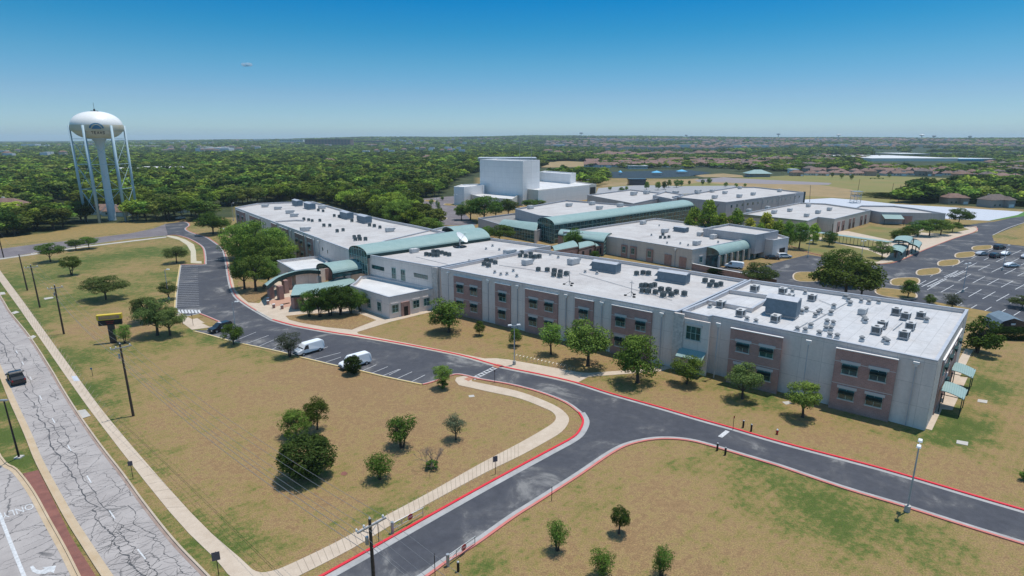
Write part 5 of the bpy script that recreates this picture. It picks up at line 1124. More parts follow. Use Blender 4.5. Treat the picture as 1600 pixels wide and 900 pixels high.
GL = {'T': [(0, 1, 1, 1), (.5, 0, .5, 1)], 'E': [(0, 0, 0, 1), (0, 1, .9, 1), (0, .5, .7, .5), (0, 0, .9, 0)], 'X': [(0, 0, 1, 1), (0, 1, 1, 0)], 'A': [(0, 0, .5, 1), (.5, 1, 1, 0), (.25, .4, .75, .4)], 'S': [(1, 1, 0, 1), (0, 1, 0, .5), (0, .5, 1, .5), (1, .5, 1, 0), (1, 0, 0, 0)]}
b = MB()
for i, ch in enumerate('TEXAS'):
    for x0, y0, x1, y1 in GL[ch]:
        P, Q = Vector((x0, y0)), Vector((x1, y1)); n_ = (Q - P).normalized(); n_ = Vector((-n_.y, n_.x)) * .13
        b.poly([on_tank(3.3 - 0 - (i * 1.45 + c.x * 1.0) + .1 if False else -2.9 + i * 1.25 + c.x * .85, 42.3 + c.y * 1.1, .3) for c in (P + n_, Q + n_, Q - n_, P - n_)])
b.build('lettering', M_LOGO2, wt)

# ================================================================== TREES
def crown_mesh(name, seed, lm, nc=26, nl=2200, leaf=.085, flat=.8, shape='round', cr=.34, hollow=.55, stray=.05):
    r = random.Random(seed); V = []; Fc = []; tint = []; cl = []
    for i in range(nc):
        while True:
            x, y, z = r.uniform(-1, 1), r.uniform(-1, 1), r.uniform(-1, 1); d = math.sqrt(x * x + y * y + z * z)
            if hollow < d < 1: break
        if shape == 'cone': k = (1 - (z + 1) / 2) * .85 + .2; x *= k; y *= k
        if shape == 'dome' and z < 0: z *= .55
        if shape == 'vase': k = .45 + .55 * (z + 1) / 2; x *= k; y *= k
        s = cr * r.uniform(.7, 1.25); cl.append((x * (1 - s * .6), y * (1 - s * .6), z * (1 - s * .5), s, r.uniform(-.18, .18)))
    tot = sum(c[3] ** 2 for c in cl)
    for cx, cy, cz, s, dt in cl:
        for k in range(int(nl * s * s / tot)):
            while True:
                d = Vector((r.gauss(0, 1), r.gauss(0, 1), r.gauss(0, 1)))
                if d.length > .1: break
            d.normalize(); rad = s * r.uniform(.55, 1.05) ** .7
            if d.z < -.3 and r.random() < .5: d.z = -d.z
            p = Vector((cx, cy, cz)) + Vector((d.x * rad, d.y * rad, d.z * rad * .8))
            if r.random() < stray: p *= r.uniform(1.02, 1.14)
            nrm = (d + Vector((r.gauss(0, .5), r.gauss(0, .5), r.gauss(.25, .5)))).normalized(); a = nrm.orthogonal().normalized(); b_ = nrm.cross(a); th = r.uniform(0, 3.1)
            a, b_ = a * math.cos(th) + b_ * math.sin(th), b_ * math.cos(th) - a * math.sin(th); L = leaf * r.uniform(.6, 1.35); W_ = L * r.uniform(.5, .9)
            n = len(V)
            for u, v in ((-1, 0), (0, -1), (1, 0), (0, 1)):
                q = p + a * (u * L) + b_ * (v * W_); V.append((q.x, q.y, q.z * flat))
            Fc.append((n, n + 1, n + 2, n + 3)); tint.append(min(1, max(0, .5 + dt + r.gauss(0, .2))))
    me = bpy.data.meshes.new(name); me.from_pydata(V, [], Fc); me.materials.append(lm)
    at_ = me.attributes.new('tint', 'FLOAT', 'FACE'); at_.data.foreach_set('value', tint); me.update(); return me
def trunk_mesh(name, seed, top=.62, r0=.035, nb=6, multi=1, spread=.55, base=.0):
    r = random.Random(seed); b = MB()                     # unit tree: height 1
    for m_ in range(multi):
        a0 = 6.28 * m_ / multi + r.random(); ox = .03 * (multi > 1)
        p = Vector((ox * math.cos(a0), ox * math.sin(a0), -.03)); lean = Vector((r.gauss(0, .02) + (.12 * math.cos(a0) if multi > 1 else 0), r.gauss(0, .02) + (.12 * math.sin(a0) if multi > 1 else 0), 1)); segs = 5; rad = r0 / math.sqrt(multi) ** .8
        pts_ = [p]
        for s in range(segs): p = p + lean.normalized() * (top + .03) / segs + Vector((r.gauss(0, .006), r.gauss(0, .006), 0)); pts_.append(p)
        for i, (u, v) in enumerate(zip(pts_, pts_[1:])): b.tube(u, v, rad * (1.25 if i == 0 else 1) * (1 - i / segs * .6), rad * (1 - (i + 1) / segs * .6), 7, cap=False)
        for k in range(nb):
            a = 6.28 * k / nb + r.random(); s = pts_[2 + k % 3]; e = s + Vector((math.cos(a) * spread * .33, math.sin(a) * spread * .33, r.uniform(.15, .32))); mdp = (s + e) / 2 + Vector((0, 0, -.02)); b.tube(s, mdp, rad * .5, rad * .32, 5, cap=False); b.tube(mdp, e, rad * .32, rad * .12, 5, cap=False)
            for q in range(2): b.tube(mdp, mdp + Vector((math.cos(a + q - .5) * spread * .25, math.sin(a + q - .5) * spread * .25, r.uniform(.08, .2))), rad * .2, rad * .06, 4, cap=False)
    me = bpy.data.meshes.new(name); me.from_pydata([tuple(v) for v in b.v], [], b.f); me.materials.append(M_BARK); return me
def bare_mesh(seed):
    r = random.Random(seed); b = MB()
    def grow(p, d, L, rad, lv):
        q = p + d * L; b.tube(p, q, rad, rad * .6, 5, cap=False)
        if lv: [grow(q, (d + Vector((r.gauss(0, .5), r.gauss(0, .5), r.gauss(.1, .3)))).normalized(), L * r.uniform(.6, .8), rad * .55, lv - 1) for _ in range(3)]
    for k in range(4): grow(Vector((0, 0, -.02)), Vector((math.cos(k * 1.6) * .5, math.sin(k * 1.6) * .5, 1)).normalized(), .32, .02, 4)
    me = bpy.data.meshes.new('bare_branches'); me.from_pydata([tuple(v) for v in b.v], [], b.f); me.materials.append(mat('grey_twig', (.16, .13, .12), .9)); return me
CM = {}
def crown(kind, v):
    k = (kind, v)
    if k not in CM:
        s = hash_(kind) + v * 31
        CM[k] = {
         'oak': lambda: crown_mesh('oak_crown', s, L_OAK, 42, 7600, .036, .9, 'dome', .30),
         'live': lambda: crown_mesh('live_oak_crown', s, L_OLIVE, 52, 8400, .033, .9, 'dome', .27),
         'elm': lambda: crown_mesh('elm_crown', s, L_MID, 32, 6400, .038, .95, 'round', .34, .45, .1),
         'big': lambda: crown_mesh('big_crown', s, L_MID, 74, 12000, .029, .95, 'round', .25, .6),
         'sparse': lambda: crown_mesh('sparse_crown', s, L_MID, 28, 3600, .037, .95, 'vase', .34, .35, .2),
         'grey': lambda: crown_mesh('grey_crown', s, L_GREY, 28, 3600, .035, .95, 'vase', .34, .35, .2),
         'juniper': lambda: crown_mesh('juniper_crown', s, L_DARK, 120, 15000, .036, 1.0, 'round', .26, .72, .01),
         'bush': lambda: crown_mesh('bush_crown', s, L_MID, 26, 3000, .06, 1.0, 'round', .32, .5, .02),
         'cone': lambda: crown_mesh('cypress_crown', s, L_LITE, 34, 4200, .048, 1.0, 'cone', .28),
         'yellow': lambda: crown_mesh('yellow_crown', s, L_YEL, 30, 2200, .062, 1.0, 'cone', .28)}[kind]()
    return CM[k]
def hash_(t): return sum(ord(c) * (i + 3) for i, c in enumerate(t)) % 997
TM = {}
def trunkm(k, v):
    if (k, v) not in TM: TM[(k, v)] = {'single': lambda: trunk_mesh('trunk', v + 5), 'tall': lambda: trunk_mesh('trunk', v + 50, .7, .026, 5), 'multi': lambda: trunk_mesh('trunk', v + 90, .55, .04, 3, 3)}[k]()
    return TM[(k, v)]
def tree(bx, by, ty, wpx, kind, label, tr='single', low=.28, name='tree', group=None, Z=0.0, cat='tree'):
    X, Y = at(bx, by, Z); h = max(1.0, height(bx, by, ty) * 1.0); rad = widthm(bx, by, wpx) / 2 * 1.16; low *= .75; v = R.randrange(3)
    t = thing(name, label, cat, (X, Y, Z), R.uniform(0, 6.28), group)
    if tr: o = link('trunk', trunkm(tr, v), t); o.scale = (h, h, h)
    c = link('crown', crown(kind, v), t); ch = h * (1 - low) / 2; c.location = (0, 0, h * low + ch); c.scale = (rad, rad, ch * .98)
    return t
T = tree
T(480, 744, 683, 76, 'juniper', 'dense dark round juniper with a heavy shadow on the dry front lawn', 'single', .01)
T(496, 671, 618, 38, 'elm', 'slender light green tree with clear trunk just above the dark juniper', 'tall', .2)
T(463, 686, 643, 52, 'elm', 'wide olive green tree between dark juniper and slender tree', 'single', .12)
T(628, 699, 643, 58, 'sparse', 'open crowned light green tree in the centre of the front lawn', 'multi', .12)
T(712, 687, 646, 40, 'grey', 'greyish half bare small tree right of the open crowned lawn tree', 'single', .30)
T(594, 749, 708, 52, 'sparse', 'vase shaped many stemmed shrub on the lower front lawn', 'multi', .02, 'shrub', cat='shrub')
t = thing('bare_tree', 'leafless branching shrub with green growth only at its foot', 'shrub', (*at(675, 733), 0)); o = link('branches', bare_mesh(4), t); k = height(675, 733, 690) * .95; o.scale = (k, k, k); o = link('basal_leaves', crown('bush', 1), t); o.location = (0, 0, .6); o.scale = (.9, .9, .7)
T(691, 607, 568, 30, 'elm', 'small tree with bushy foot at the parking bay corner', 'tall', .35); T(691, 607, 594, 16, 'bush', 'low bush at the foot of the bay corner tree', None, .0, 'shrub', cat='shrub')
T(552, 584, 555, 26, 'juniper', 'neat round green bush in front of the right hand white van', None, .0, 'bush', cat='bush')
T(453, 557, 517, 44, 'grey', 'greyish multi trunk tree in front of the left hand white van', 'multi', .22)
T(365, 538, 505, 32, 'elm', 'small tree behind the lamp post beside the police car', 'single', .22)
T(166, 468, 429, 62, 'live', 'wide dome shaped dark oak alone in the left lawn', 'single', .16)
T(246, 524, 461, 54, 'live', 'left tree of the dark oak pair beside the marquee sign', 'single', .12); T(266, 524, 478, 46, 'live', 'right tree of the dark oak pair beside the marquee sign', 'single', .15); T(228, 503, 462, 42, 'live', 'dark oak crown rising behind the oak pair near the marquee sign', 'single', .15)
T(195, 536, 506, 28, 'sparse', 'loose green bush directly right of the marquee sign', 'multi', .0, 'bush', cat='bush')
T(264, 468, 438, 27, 'live', 'small oak beside the lamp by the yellow kerb', 'single', .15)
T(276, 411, 383, 33, 'live', 'round oak inside the curve of the pale path', 'single', .08)
T(112, 430, 399, 27, 'oak', 'compact dark tree with leaning forked trunk on the left lawn', 'multi', .22)
T(79, 409, 379, 38, 'oak', 'spreading flat topped tree left of the compact dark tree', 'single', .25)
T(119, 391, 373, 26, 'oak', 'left small tree by the cross street footpath', 'single', .2); T(139, 389, 369, 28, 'oak', 'right small tree by the cross street footpath', 'single', .2)
T(701, 519, 462, 64, 'sparse', 'open irregular tree nearest the low entrance wing', 'single', .12); T(690, 517, 478, 40, 'elm', 'leafy low branch tree beside the open irregular tree', None, .1)
T(749, 524, 501, 18, 'elm', 'tiny young tree on the lawn by the school wall', 'tall', .2); T(804, 541, 513, 23, 'elm', 'small tree behind the twin lamp post', 'single', .15)
T(861, 554, 504, 44, 'sparse', 'airy young tree left of the big leafy tree along the school wall', 'single', .2)
T(918, 572, 495, 74, 'oak', 'largest leafy tree along the front of the school wall', 'single', .06)
T(997, 598, 519, 68, 'elm', 'layered light green tree right of the largest wall tree', 'single', .04)
T(1073, 600, 554, 46, 'elm', 'medium tree left of the recessed green awning, by the path end', 'single', .22)
T(1160, 623, 565, 50, 'live', 'fine leaved olive green tree between two brick panels', 'single', .15)
T(1254, 652, 594, 50, 'oak', 'rightmost small tree before the school wall, near the hydrant', 'single', .18)
T(967, 834, 790, 30, 'oak', 'small compact tree on the near lawn with a crisp shadow', 'single', .1)
T(871, 860, 812, 40, 'sparse', 'spiky open shrub on the near lawn, leftmost of four', 'multi', .05, 'shrub', cat='shrub')
T(941, 900, 857, 46, 'sparse', 'bushy shrub at the lower edge of the near lawn', 'multi', .05, 'shrub', cat='shrub'); T(1033, 901, 853, 40, 'sparse', 'upright shrub at the lower edge, right of the bushy one', 'multi', .05, 'shrub', cat='shrub')
T(1603, 752, 735, 20, 'bush', 'dark low bush cut by the right picture edge', None, 0, 'bush', cat='bush')
for i, (bx, by, ty, w_) in enumerate(((484, 495, 453, 30), (500, 495, 449, 36), (516, 494, 446, 38), (533, 492, 444, 44), (549, 490, 447, 38), (563, 487, 454, 30))): T(bx, by, ty, w_, 'oak' if i % 2 else 'big', f'{ordn(i + 1)} oak from the left in the row hiding the low entrance wing', 'multi', .14, group='oak row at the entrance')
for i, (bx, by, ty, w_) in enumerate(((396, 413, 340, 70), (428, 416, 352, 56), (372, 404, 348, 52), (443, 418, 368, 44), (412, 425, 362, 54))): T(bx, by, ty, w_, 'big', f'{ordn(i + 1)} big dense green tree in the tall clump against the left wing', 'single', .02, group='tall clump against the left wing')
for i, (bx, by, ty, w_) in enumerate(((382, 452, 398, 38), (400, 455, 394, 44), (420, 449, 400, 34), (424, 430, 383, 46))): T(bx, by, ty, w_, 'oak', f'{ordn(i + 1)} lower tree in front of the tall clump, beside the entrance canopy', 'single', .06, group='lower clump beside the entrance')
T(333, 366, 328, 46, 'oak', 'dark round tree at the bend of the drive, far left of the school', 'single', .06); T(345, 364, 338, 34, 'oak', 'smaller tree behind the dark round tree at the drive bend', 'single', .1)
T(1320, 468, 396, 92, 'oak', 'very large dark tree standing behind the right wing roof', 'single', .02); T(1312, 445, 384, 56, 'oak', 'tall dark tree right behind the very large one', 'single', .05); T(1345, 466, 418, 44, 'oak', 'dark tree leaning out right of the very large one', 'single', .05)
T(1187, 447, 407, 50, 'live', 'round tree in the rear yard behind the roof parapet', 'single', .05)
T(1418, 466, 437, 28, 'elm', 'small tree on the lowest parking island', 'single', .18); T(1452, 476, 459, 17, 'elm', 'tiny tree left of the two by the rear lot verge', 'single', .1); T(1487, 483, 456, 32, 'grey', 'greyish tree by the rear lot verge close to the roof edge', 'single', .1); T(1597, 482, 462, 36, 'live', 'low spreading tree at the right edge of the rear lot', 'single', .1)
T(1526, 551, 495, 54, 'bush', 'big round bushy tree against the right end of the school', 'multi', .02)
T(1378, 404, 375, 32, 'live', 'round dark tree beside the green entrance pavilion', 'single', .04)
for i, (bx, by, ty, w_) in enumerate(((1414, 373, 353, 34), (1434, 369, 342, 36), (1452, 369, 340, 34), (1470, 367, 341, 30), (1488, 363, 345, 24), (1497, 352, 324, 36), (1400, 378, 360, 24))): T(bx, by, ty, w_, 'oak', f'{ordn(i + 1)} dark oak from the left in the group by the concourse', 'single', .08, group='dark oaks by the concourse')
for i, (bx, by, ty, w_, kd) in enumerate(((1082, 372, 319, 36, 'cone'), (1104, 376, 308, 38, 'cone'), (1126, 376, 330, 26, 'cone'), (1148, 378, 323, 36, 'cone'), (1170, 380, 338, 32, 'yellow'), (1195, 381, 329, 34, 'yellow'), (1214, 385, 340, 32, 'cone'), (1229, 389, 341, 26, 'cone'), (1248, 389, 345, 34, 'elm'), (1270, 381, 347, 24, 'cone'), (1295, 385, 358, 24, 'elm'), (1112, 372, 330, 18, 'cone'), (1186, 386, 345, 22, 'cone'))): T(bx, by, ty, w_, kd, f'{ordn(i + 1)} upright bright green tree in the row behind the classroom block', 'tall', .12, group='bright tree row behind classroom block')
T(781, 377, 349, 44, 'oak', 'dark tree in the court beside the satellite dish roof', 'single', .02); T(762, 372, 352, 20, 'oak', 'small dark tree at the end of the long green vault', 'single', .02); T(898, 392, 355, 34, 'elm', 'light green tree in the gap between small green vaults', 'single', .05); T(930, 404, 391, 16, 'elm', 'small light tree against the brick walkway wall', 'single', .02)
for i, (bx, by, ty, w_) in enumerate(((757, 347, 303, 48), (721, 344, 318, 24), (735, 344, 310, 30), (775, 341, 312, 26), (794, 338, 309, 30), (828, 325, 311, 24), (842, 322, 311, 20))): T(bx, by, ty, w_, 'oak', f'{ordn(i + 1)} dark tree in the row in front of the white theatre', 'single', .04, group='trees before the theatre')
for i, (bx, by, ty, w_) in enumerate(((648, 363, 322, 44), (622, 352, 312, 46), (600, 344, 311, 44), (668, 365, 338, 36), (680, 364, 340, 26), (634, 345, 310, 40))): T(bx, by, ty, w_, 'big' if i % 2 else 'cone' if i == 0 else 'elm', f'{ordn(i + 1)} bright green tree standing behind the left wing roof', 'single', .02, group='trees behind the left wing')
for i, (bx, by, ty, w_) in enumerate(((953, 297, 291, 6), (971, 301, 292, 10), (979, 298, 290, 6), (1010, 297, 283, 9), (1028, 297, 283, 10), (1038, 296, 281, 9), (1045, 293, 280, 8), (1057, 293, 279, 10), (1064, 291, 280, 8), (1077, 289, 281, 5), (1098, 289, 279, 6), (1108, 288, 277, 8), (1134, 292, 284, 7), (1150, 292, 286, 6), (1164, 292, 286, 5), (1315, 279, 270, 6), (1330, 281, 271, 6), (1372, 278, 272, 5), (1389, 277, 271, 6), (1300, 277, 268, 5), (691, 313, 306, 6), (674, 322, 310, 7), (684, 327, 312, 7), (688, 340, 320, 7))): T(bx, by, ty, w_, 'elm', f'{ordn(i + 1)} small young tree counted along the far lots and fields', 'tall', .12, group='young trees in the far lots')
hg = thing('hedge', 'clipped green hedge along the screen wall in the rear yard', 'hedge', (*at(1128, 430), 0)); o = link('foliage', crown('juniper', 2), hg); o.location = (0, 0, .8); o.scale = (4.5, 1.2, 1.3); o.rotation_euler = (0, 0, -.6)
hg = thing('hedge', 'long dark hedge in front of the barrel roofed shed at the right edge', 'hedge', (*at(1585, 530), 0)); o = link('foliage', crown('juniper', 1), hg); o.location = (0, 0, 1.1); o.scale = (7.5, 1.4, 1.6); o.rotation_euler = (0, 0, -.1)
hg = thing('hedge', 'very long dark hedge between the pale lot and the cottages', 'hedge', (*at(1500, 317), 0)); o = link('foliage', crown('juniper', 0), hg); o.location = (0, 0, 2); o.scale = (62, 4, 3.2); o.rotation_euler = (0, 0, math.atan2(at(1600, 322)[1] - at(1422, 312)[1], at(1600, 322)[0] - at(1422, 312)[0]))
sh = thing('barrel_shed', 'dark blue shed with gambrel roof behind the hedge at the right edge', 'shed', (*at(1580, 517), 0)); X, Y = at(1580, 520)
b = MB(); pr_ = [(-3, 0), (-3, 1.4), (-2.2, 2.5), (0, 3.2), (2.2, 2.5), (3, 1.4), (3, 0)]; n = len(pr_); v0 = [(X + a, Y, z) for a, z in pr_]; v1 = [(X + a + 1.5, Y + 6, z) for a, z in pr_]; b.mesh(v0 + v1, [tuple(range(n))]); b.build('wall', M_CN, sh)
b = MB(); b.mesh(v0 + v1, [(i, i + 1, n + i + 1, n + i) for i in range(n - 1)]); b.build('roof', M_BLUEU, sh); b = MB(); b.box((X, Y - .05, 1.9), (.9, .08, .35)); b.build('vent_panel', M_WHITE, sh)
# woodland: the nearest trees one by one, the rest of the wood as one mass
FM = [crown_mesh('forest_crown', 300 + k, L_FOR[k % 4], 28, 1900, .080, .85, 'round' if k % 2 else 'dome', .34, .5) for k in range(8)]
FT = trunk_mesh('trunk', 77, .5, .03, 4)
def clear(px, py):                                       # open ground inside the wooded belt
    for (cx, cy, rx, ry) in ((845, 258, 60, 3), (176, 345, 26, 5), (890, 257, 46, 5.5), (1020, 272, 75, 7), (1100, 284, 170, 8), (780, 300, 85, 30), (1450, 254, 112, 9)):
        if ((px - cx) / rx) ** 2 + ((py - cy) / ry) ** 2 < 1: return True
    return False
HOUSES = [(15, 333, 40, 0), (40, 338, 26, 0), (110, 272, 40, 3), (190, 271, 50, 2), (256, 269, 60, 2), (15, 272, 14, 1), (370, 312, 20, 1), (352, 301, 22, 0), (262, 321, 28, 1), (160, 334, 26, 0), (188, 336, 22, 0), (97, 337, 14, 1), (515, 256, 18, 0), (522, 257.5, 38, 2), (527, 269, 14, 0), (466, 278, 14, 2), (422, 263, 12, 1), (585, 243, 18, 0), (667, 250, 20, 1), (668, 251.5, 18, 3), (725, 248, 24, 1), (620, 248, 13, 2), (700, 245, 12, 0), (310, 268, 12, 1), (345, 269, 8, 2), (290, 330, 10, 1)]
HW = [(*at(x, y), w_ / 920 * math.hypot(*at(x, y)) * .6 + 7) for x, y, w_, _ in HOUSES]
fr = random.Random(21); cand = []
zone = [(-260, 378), (0, 374), (70, 363), (130, 352), (230, 346.5), (300, 347), (362, 340), (366, 322), (440, 316), (490, 314), (560, 335), (640, 358), (690, 364), (693, 352), (672, 335), (645, 316), (655, 309), (715, 305), (747, 300), (747, 262), (845, 262), (932, 262), (1000, 264), (1112, 264), (1160, 268), (1290, 268), (1310, 268), (1430, 269), (1500, 275), (1600, 280), (1860, 276), (1860, 225), (-260, 225)]
zone2 = [(1405, 318), (1412, 309), (1425, 298), (1470, 289), (1503, 285), (1600, 281), (1900, 276), (1900, 335), (1600, 322), (1480, 316)]
zone3 = [(850, 276), (935, 270), (955, 270), (957, 278), (940, 290), (930, 292), (870, 283), (850, 275)]
ZN = [pts(z) for z in (zone, zone2, zone3)]
ZB = [(min(p[0] for p in z), max(p[0] for p in z), min(p[1] for p in z), max(p[1] for p in z)) for z in ZN]
def suburb(px, py): return px > 930 - (py - 225) * .2 and 224 < py < 296 and px < 1700
r = 215.0
while r < 1500:
    step = 8.2 if r < 420 else 9.6 if r < 800 else 13
    a = -.84
    while a < .84:
        aa = a + fr.uniform(-.5, .5) * step / r; rr_ = r + fr.uniform(-.5, .5) * step; a += step / r
        X, Y = rr_ * math.sin(aa), rr_ * math.cos(aa)
        if not any(b[0] <= X <= b[1] and b[2] <= Y <= b[3] and inpoly(z, X, Y) for z, b in zip(ZN, ZB)): continue
        px, py = proj(X, Y, 0)[:2]
        if clear(px, py): continue
        if any(abs(X - hx) < hr and -hr * 1.5 < Y - hy < hr * .6 for hx, hy, hr in HW): continue
        if noise.noise(Vector((X / 60, Y / 60, 0))) < -.42: continue
        if suburb(px, py) and fr.random() < .52: continue
        big = step * fr.uniform(.48, .98) * (1.0 if r < 800 else 1.0); h_ = fr.uniform(7.5, 12.5) * (.68 if suburb(px, py) else 1)
        cand.append((rr_, X, Y, big, h_, px))
    r += step * .9
cand.sort()
P_TR = []
for k in range(8):
    t = thing('woodland_tree', '', 'tree', (0, 0, 0)); o = link('trunk', FT, t); o.scale = (9, 9, 9); c = link('crown', FM[k], t); c.location = (0, 0, 5.8); c.scale = (5, 5, 4.2); P_TR.append(t)
def wlabel(px, X, Y):
    if px < 380: return 'green broadleaf tree in the near edge of the wood behind the water tower lawn', 'trees of the wood behind the water tower'
    if px < 760: return 'green broadleaf tree in the near edge of the wood behind the left wing roof', 'trees of the wood behind the left wing'
    if px < 1100: return 'dark tree in the belt beyond the theatre and far lots', 'trees beyond the theatre'
    return 'dark broadleaf tree in the near edge of the wood round the cottages on the right', 'trees round the cottages'
first = [True] * 8
for i, (rr_, X, Y, big, h_, px) in enumerate(cand[:298]):
    k = fr.randrange(8); sc = (big / 5, big / 5, h_ / 10); lb, gp = wlabel(px, X, Y)
    if first[k]: t = P_TR[k]; first[k] = False; t.location = (X, Y, 0); t.rotation_euler = (0, 0, fr.uniform(0, 6.28)); t.scale = sc; t['label'] = lb; t['group'] = gp
    else: copy_thing(P_TR[k], (X, Y, 0), fr.uniform(0, 6.28), sc, lb, gp)
def stuff_wood(name, items):
    me = bpy.data.meshes.new(name + '_points'); me.from_pydata([(x, y, z) for x, y, z, _, _ in items], [], [])
    a1 = me.attributes.new('sc', 'FLOAT_VECTOR', 'POINT'); a1.data.foreach_set('vector', [v for it in items for v in (it[3], it[3], it[4])])
    a2 = me.attributes.new('rz', 'FLOAT', 'POINT'); a2.data.foreach_set('value', [fr.uniform(0, 6.28) for _ in items])
    a3 = me.attributes.new('ix', 'INT', 'POINT'); a3.data.foreach_set('value', [fr.randrange(8) for _ in items])
    o = link(name, me); tag(o, kind='stuff'); g = bpy.data.node_groups.new(name, 'GeometryNodeTree')
    g.interface.new_socket('Geometry', in_out='INPUT', socket_type='NodeSocketGeometry'); g.interface.new_socket('Geometry', in_out='OUTPUT', socket_type='NodeSocketGeometry')
    N = g.nodes.new; L = g.links.new; gi, go = N('NodeGroupInput'), N('NodeGroupOutput'); jn = N('GeometryNodeJoinGeometry')
    def na(nm, ty): x = N('GeometryNodeInputNamedAttribute'); x.data_type = ty; x.inputs[0].default_value = nm; return [s for s in x.outputs if s.enabled][0]
    sc_, rz_, ix_ = na('sc', 'FLOAT_VECTOR'), na('rz', 'FLOAT'), na('ix', 'INT'); cx = N('ShaderNodeCombineXYZ'); L(rz_, cx.inputs[2])
    for k in range(8):
        oi = N('GeometryNodeObjectInfo'); oi.inputs['Object'].default_value = SRC[k]; oi.inputs['As Instance'].default_value = True
        cp = N('FunctionNodeCompare'); cp.data_type = 'INT'; cp.operation = 'EQUAL'; ci = [s for s in cp.inputs if s.enabled]; L(ix_, ci[0]); ci[1].default_value = k
        ip = N('GeometryNodeInstanceOnPoints'); L(gi.outputs[0], ip.inputs['Points']); L(cp.outputs[0], ip.inputs['Selection']); L(oi.outputs['Geometry'], ip.inputs['Instance']); L(cx.outputs[0], ip.inputs['Rotation']); L(sc_, ip.inputs['Scale']); L(ip.outputs[0], jn.inputs[0])
    L(jn.outputs[0], go.inputs[0]); md = o.modifiers.new('scatter', 'NODES'); md.node_group = g; return o
FM2 = [crown_mesh('mass_crown', 400 + k, L_FOR[k % 4], 18, 420, .17, .85, 'round' if k % 2 else 'dome', .38, .4) for k in range(8)]
SRC = []
for k in range(8): o = bpy.data.objects.new('crown_source', FM2[k]); SRC.append(o)
items = [(X, Y, h_ * .55, big, h_ * .48) for rr_, X, Y, big, h_, px in cand[298:]]
stuff_wood('distant_woodland', items)
print('near wood', len(cand))
def town(X, Y, px): return noise.noise(Vector((X / 420, Y / 420, 2))) > (-.05 if px > 850 else .14)
# far canopy on the rolling terrain
far = []; r = 1500.0
while r < 7500:
    step = 16 if r < 2400 else 26 if r < 4000 else 42; a = -.80
    while a < .80:
        aa = a + fr.uniform(-.5, .5) * step / r; rr_ = r + fr.uniform(-.5, .5) * step; a += step / r; X, Y = rr_ * math.sin(aa), rr_ * math.cos(aa)
        nz = noise.noise(Vector((X / 260, Y / 260, 5))) + .5 * noise.noise(Vector((X / 90, Y / 90, 8)))
        px = 800 + F * math.tan(aa) / cP
        if nz < (-.42 if px < 900 else -.15): continue
        if town(X, Y, px) and fr.random() < .62: continue
        s = step * fr.uniform(.5, .8) * (.62 if town(X, Y, px) else 1); far.append((X, Y, terrain(X, Y) + 3, s, min(s * .6, 9)))
    r += step * .95
stuff_wood('far_forest', far); print('far', len(far))

# ================================================================== HOUSES AND FAR BUILDINGS
HWALL = [mat('tan_house_brick', (.34, .25, .19), .9), mat('white_house_wall', (.6, .58, .54), .9), mat('grey_house_wall', (.28, .27, .26), .9), mat('pale_stone_wall', (.46, .38, .30), .9)]
HROOF = [mat('grey_brown_shingle', (.17, .135, .12), .9, noise_=(.13, .1, .09), scale=.6), mat('brown_shingle', (.23, .145, .11), .9, noise_=(.18, .11, .09), scale=.6), mat('pale_roof_sheet', (.55, .54, .52), .7), mat('rosy_shingle', (.27, .165, .135), .9, noise_=(.22, .14, .12), scale=.6)]
def house_proto(k, wm, rm, L=16, D=11, wall=3.2, roof=3.4, gable=False, win=True):
    t = thing('house', '', 'house', (0, 0, 0)); b = MB(); b.box((0, 0, wall / 2), (L, D, wall)); b.box((L * .28, -D * .5 - 1.5, wall / 2), (L * .36, 3.4, wall)); b.build('wall', wm, t, loc='local')
    b = MB(); e = .6; x, y = L / 2 + e, D / 2 + e; ins = 0 if gable else y * .95
    b.mesh([(-x, -y, wall), (x, -y, wall), (x, y, wall), (-x, y, wall), (-x + ins, 0, wall + roof), (x - ins, 0, wall + roof)], [(0, 1, 5, 4), (1, 2, 5), (2, 3, 4, 5), (3, 0, 4)])
    gx, gy, gw = L * .28, -D / 2 - 3.2 - e, L * .18 + e; b.mesh([(gx - gw, gy, wall), (gx + gw, gy, wall), (gx, gy + (0 if gable else gw * .8), wall + roof * .62), (gx - gw, 0, wall), (gx + gw, 0, wall), (gx, 0, wall + roof * .62)], [(0, 1, 2), (1, 4, 5, 2), (3, 0, 2, 5)])
    r_ = b.build('roof', rm, t, loc='local'); b = MB(); b.box((-L * .2, D * .2, wall + roof * .8), (.9, .9, 2.0)); c = b.build('chimney', wm, t, loc='local'); c.parent = r_
    if win:
        for x_ in (-L * .32, -L * .08): b = MB(); b.box((x_, -D / 2 - .02, 1.7), (1.6, .08, 1.3)); b.build('window', M_GLASS, t, loc='local')
        b = MB(); b.box((L * .28, -D / 2 - 3.22, 1.3), (L * .24, .08, 2.3)); b.build('garage_door', M_WHITE, t, loc='local')
    return t
WRF = mat('bright_white_roof', (.56, .56, .56), .8)
HP = [house_proto(k, HWALL[k % 4], HROOF[(0, 1, 0, 3, 1, 3)[k]], 15 + k % 3 * 2, 11, 3.2 if k % 2 else 5.6, 3.2 + .3 * (k % 3), k == 5) for k in range(6)]
hfirst = [True] * 6
def put_house(k, X, Y, rz, s, label, group):
    z = terrain(X, Y)
    if hfirst[k]: hfirst[k] = False; t = HP[k]; t.location = (X, Y, z); t.rotation_euler = (0, 0, rz); t.scale = (s, s, s); t['label'] = label; t['group'] = group; return t
    return copy_thing(HP[k], (X, Y, z), rz, (s, s, s), label, group)
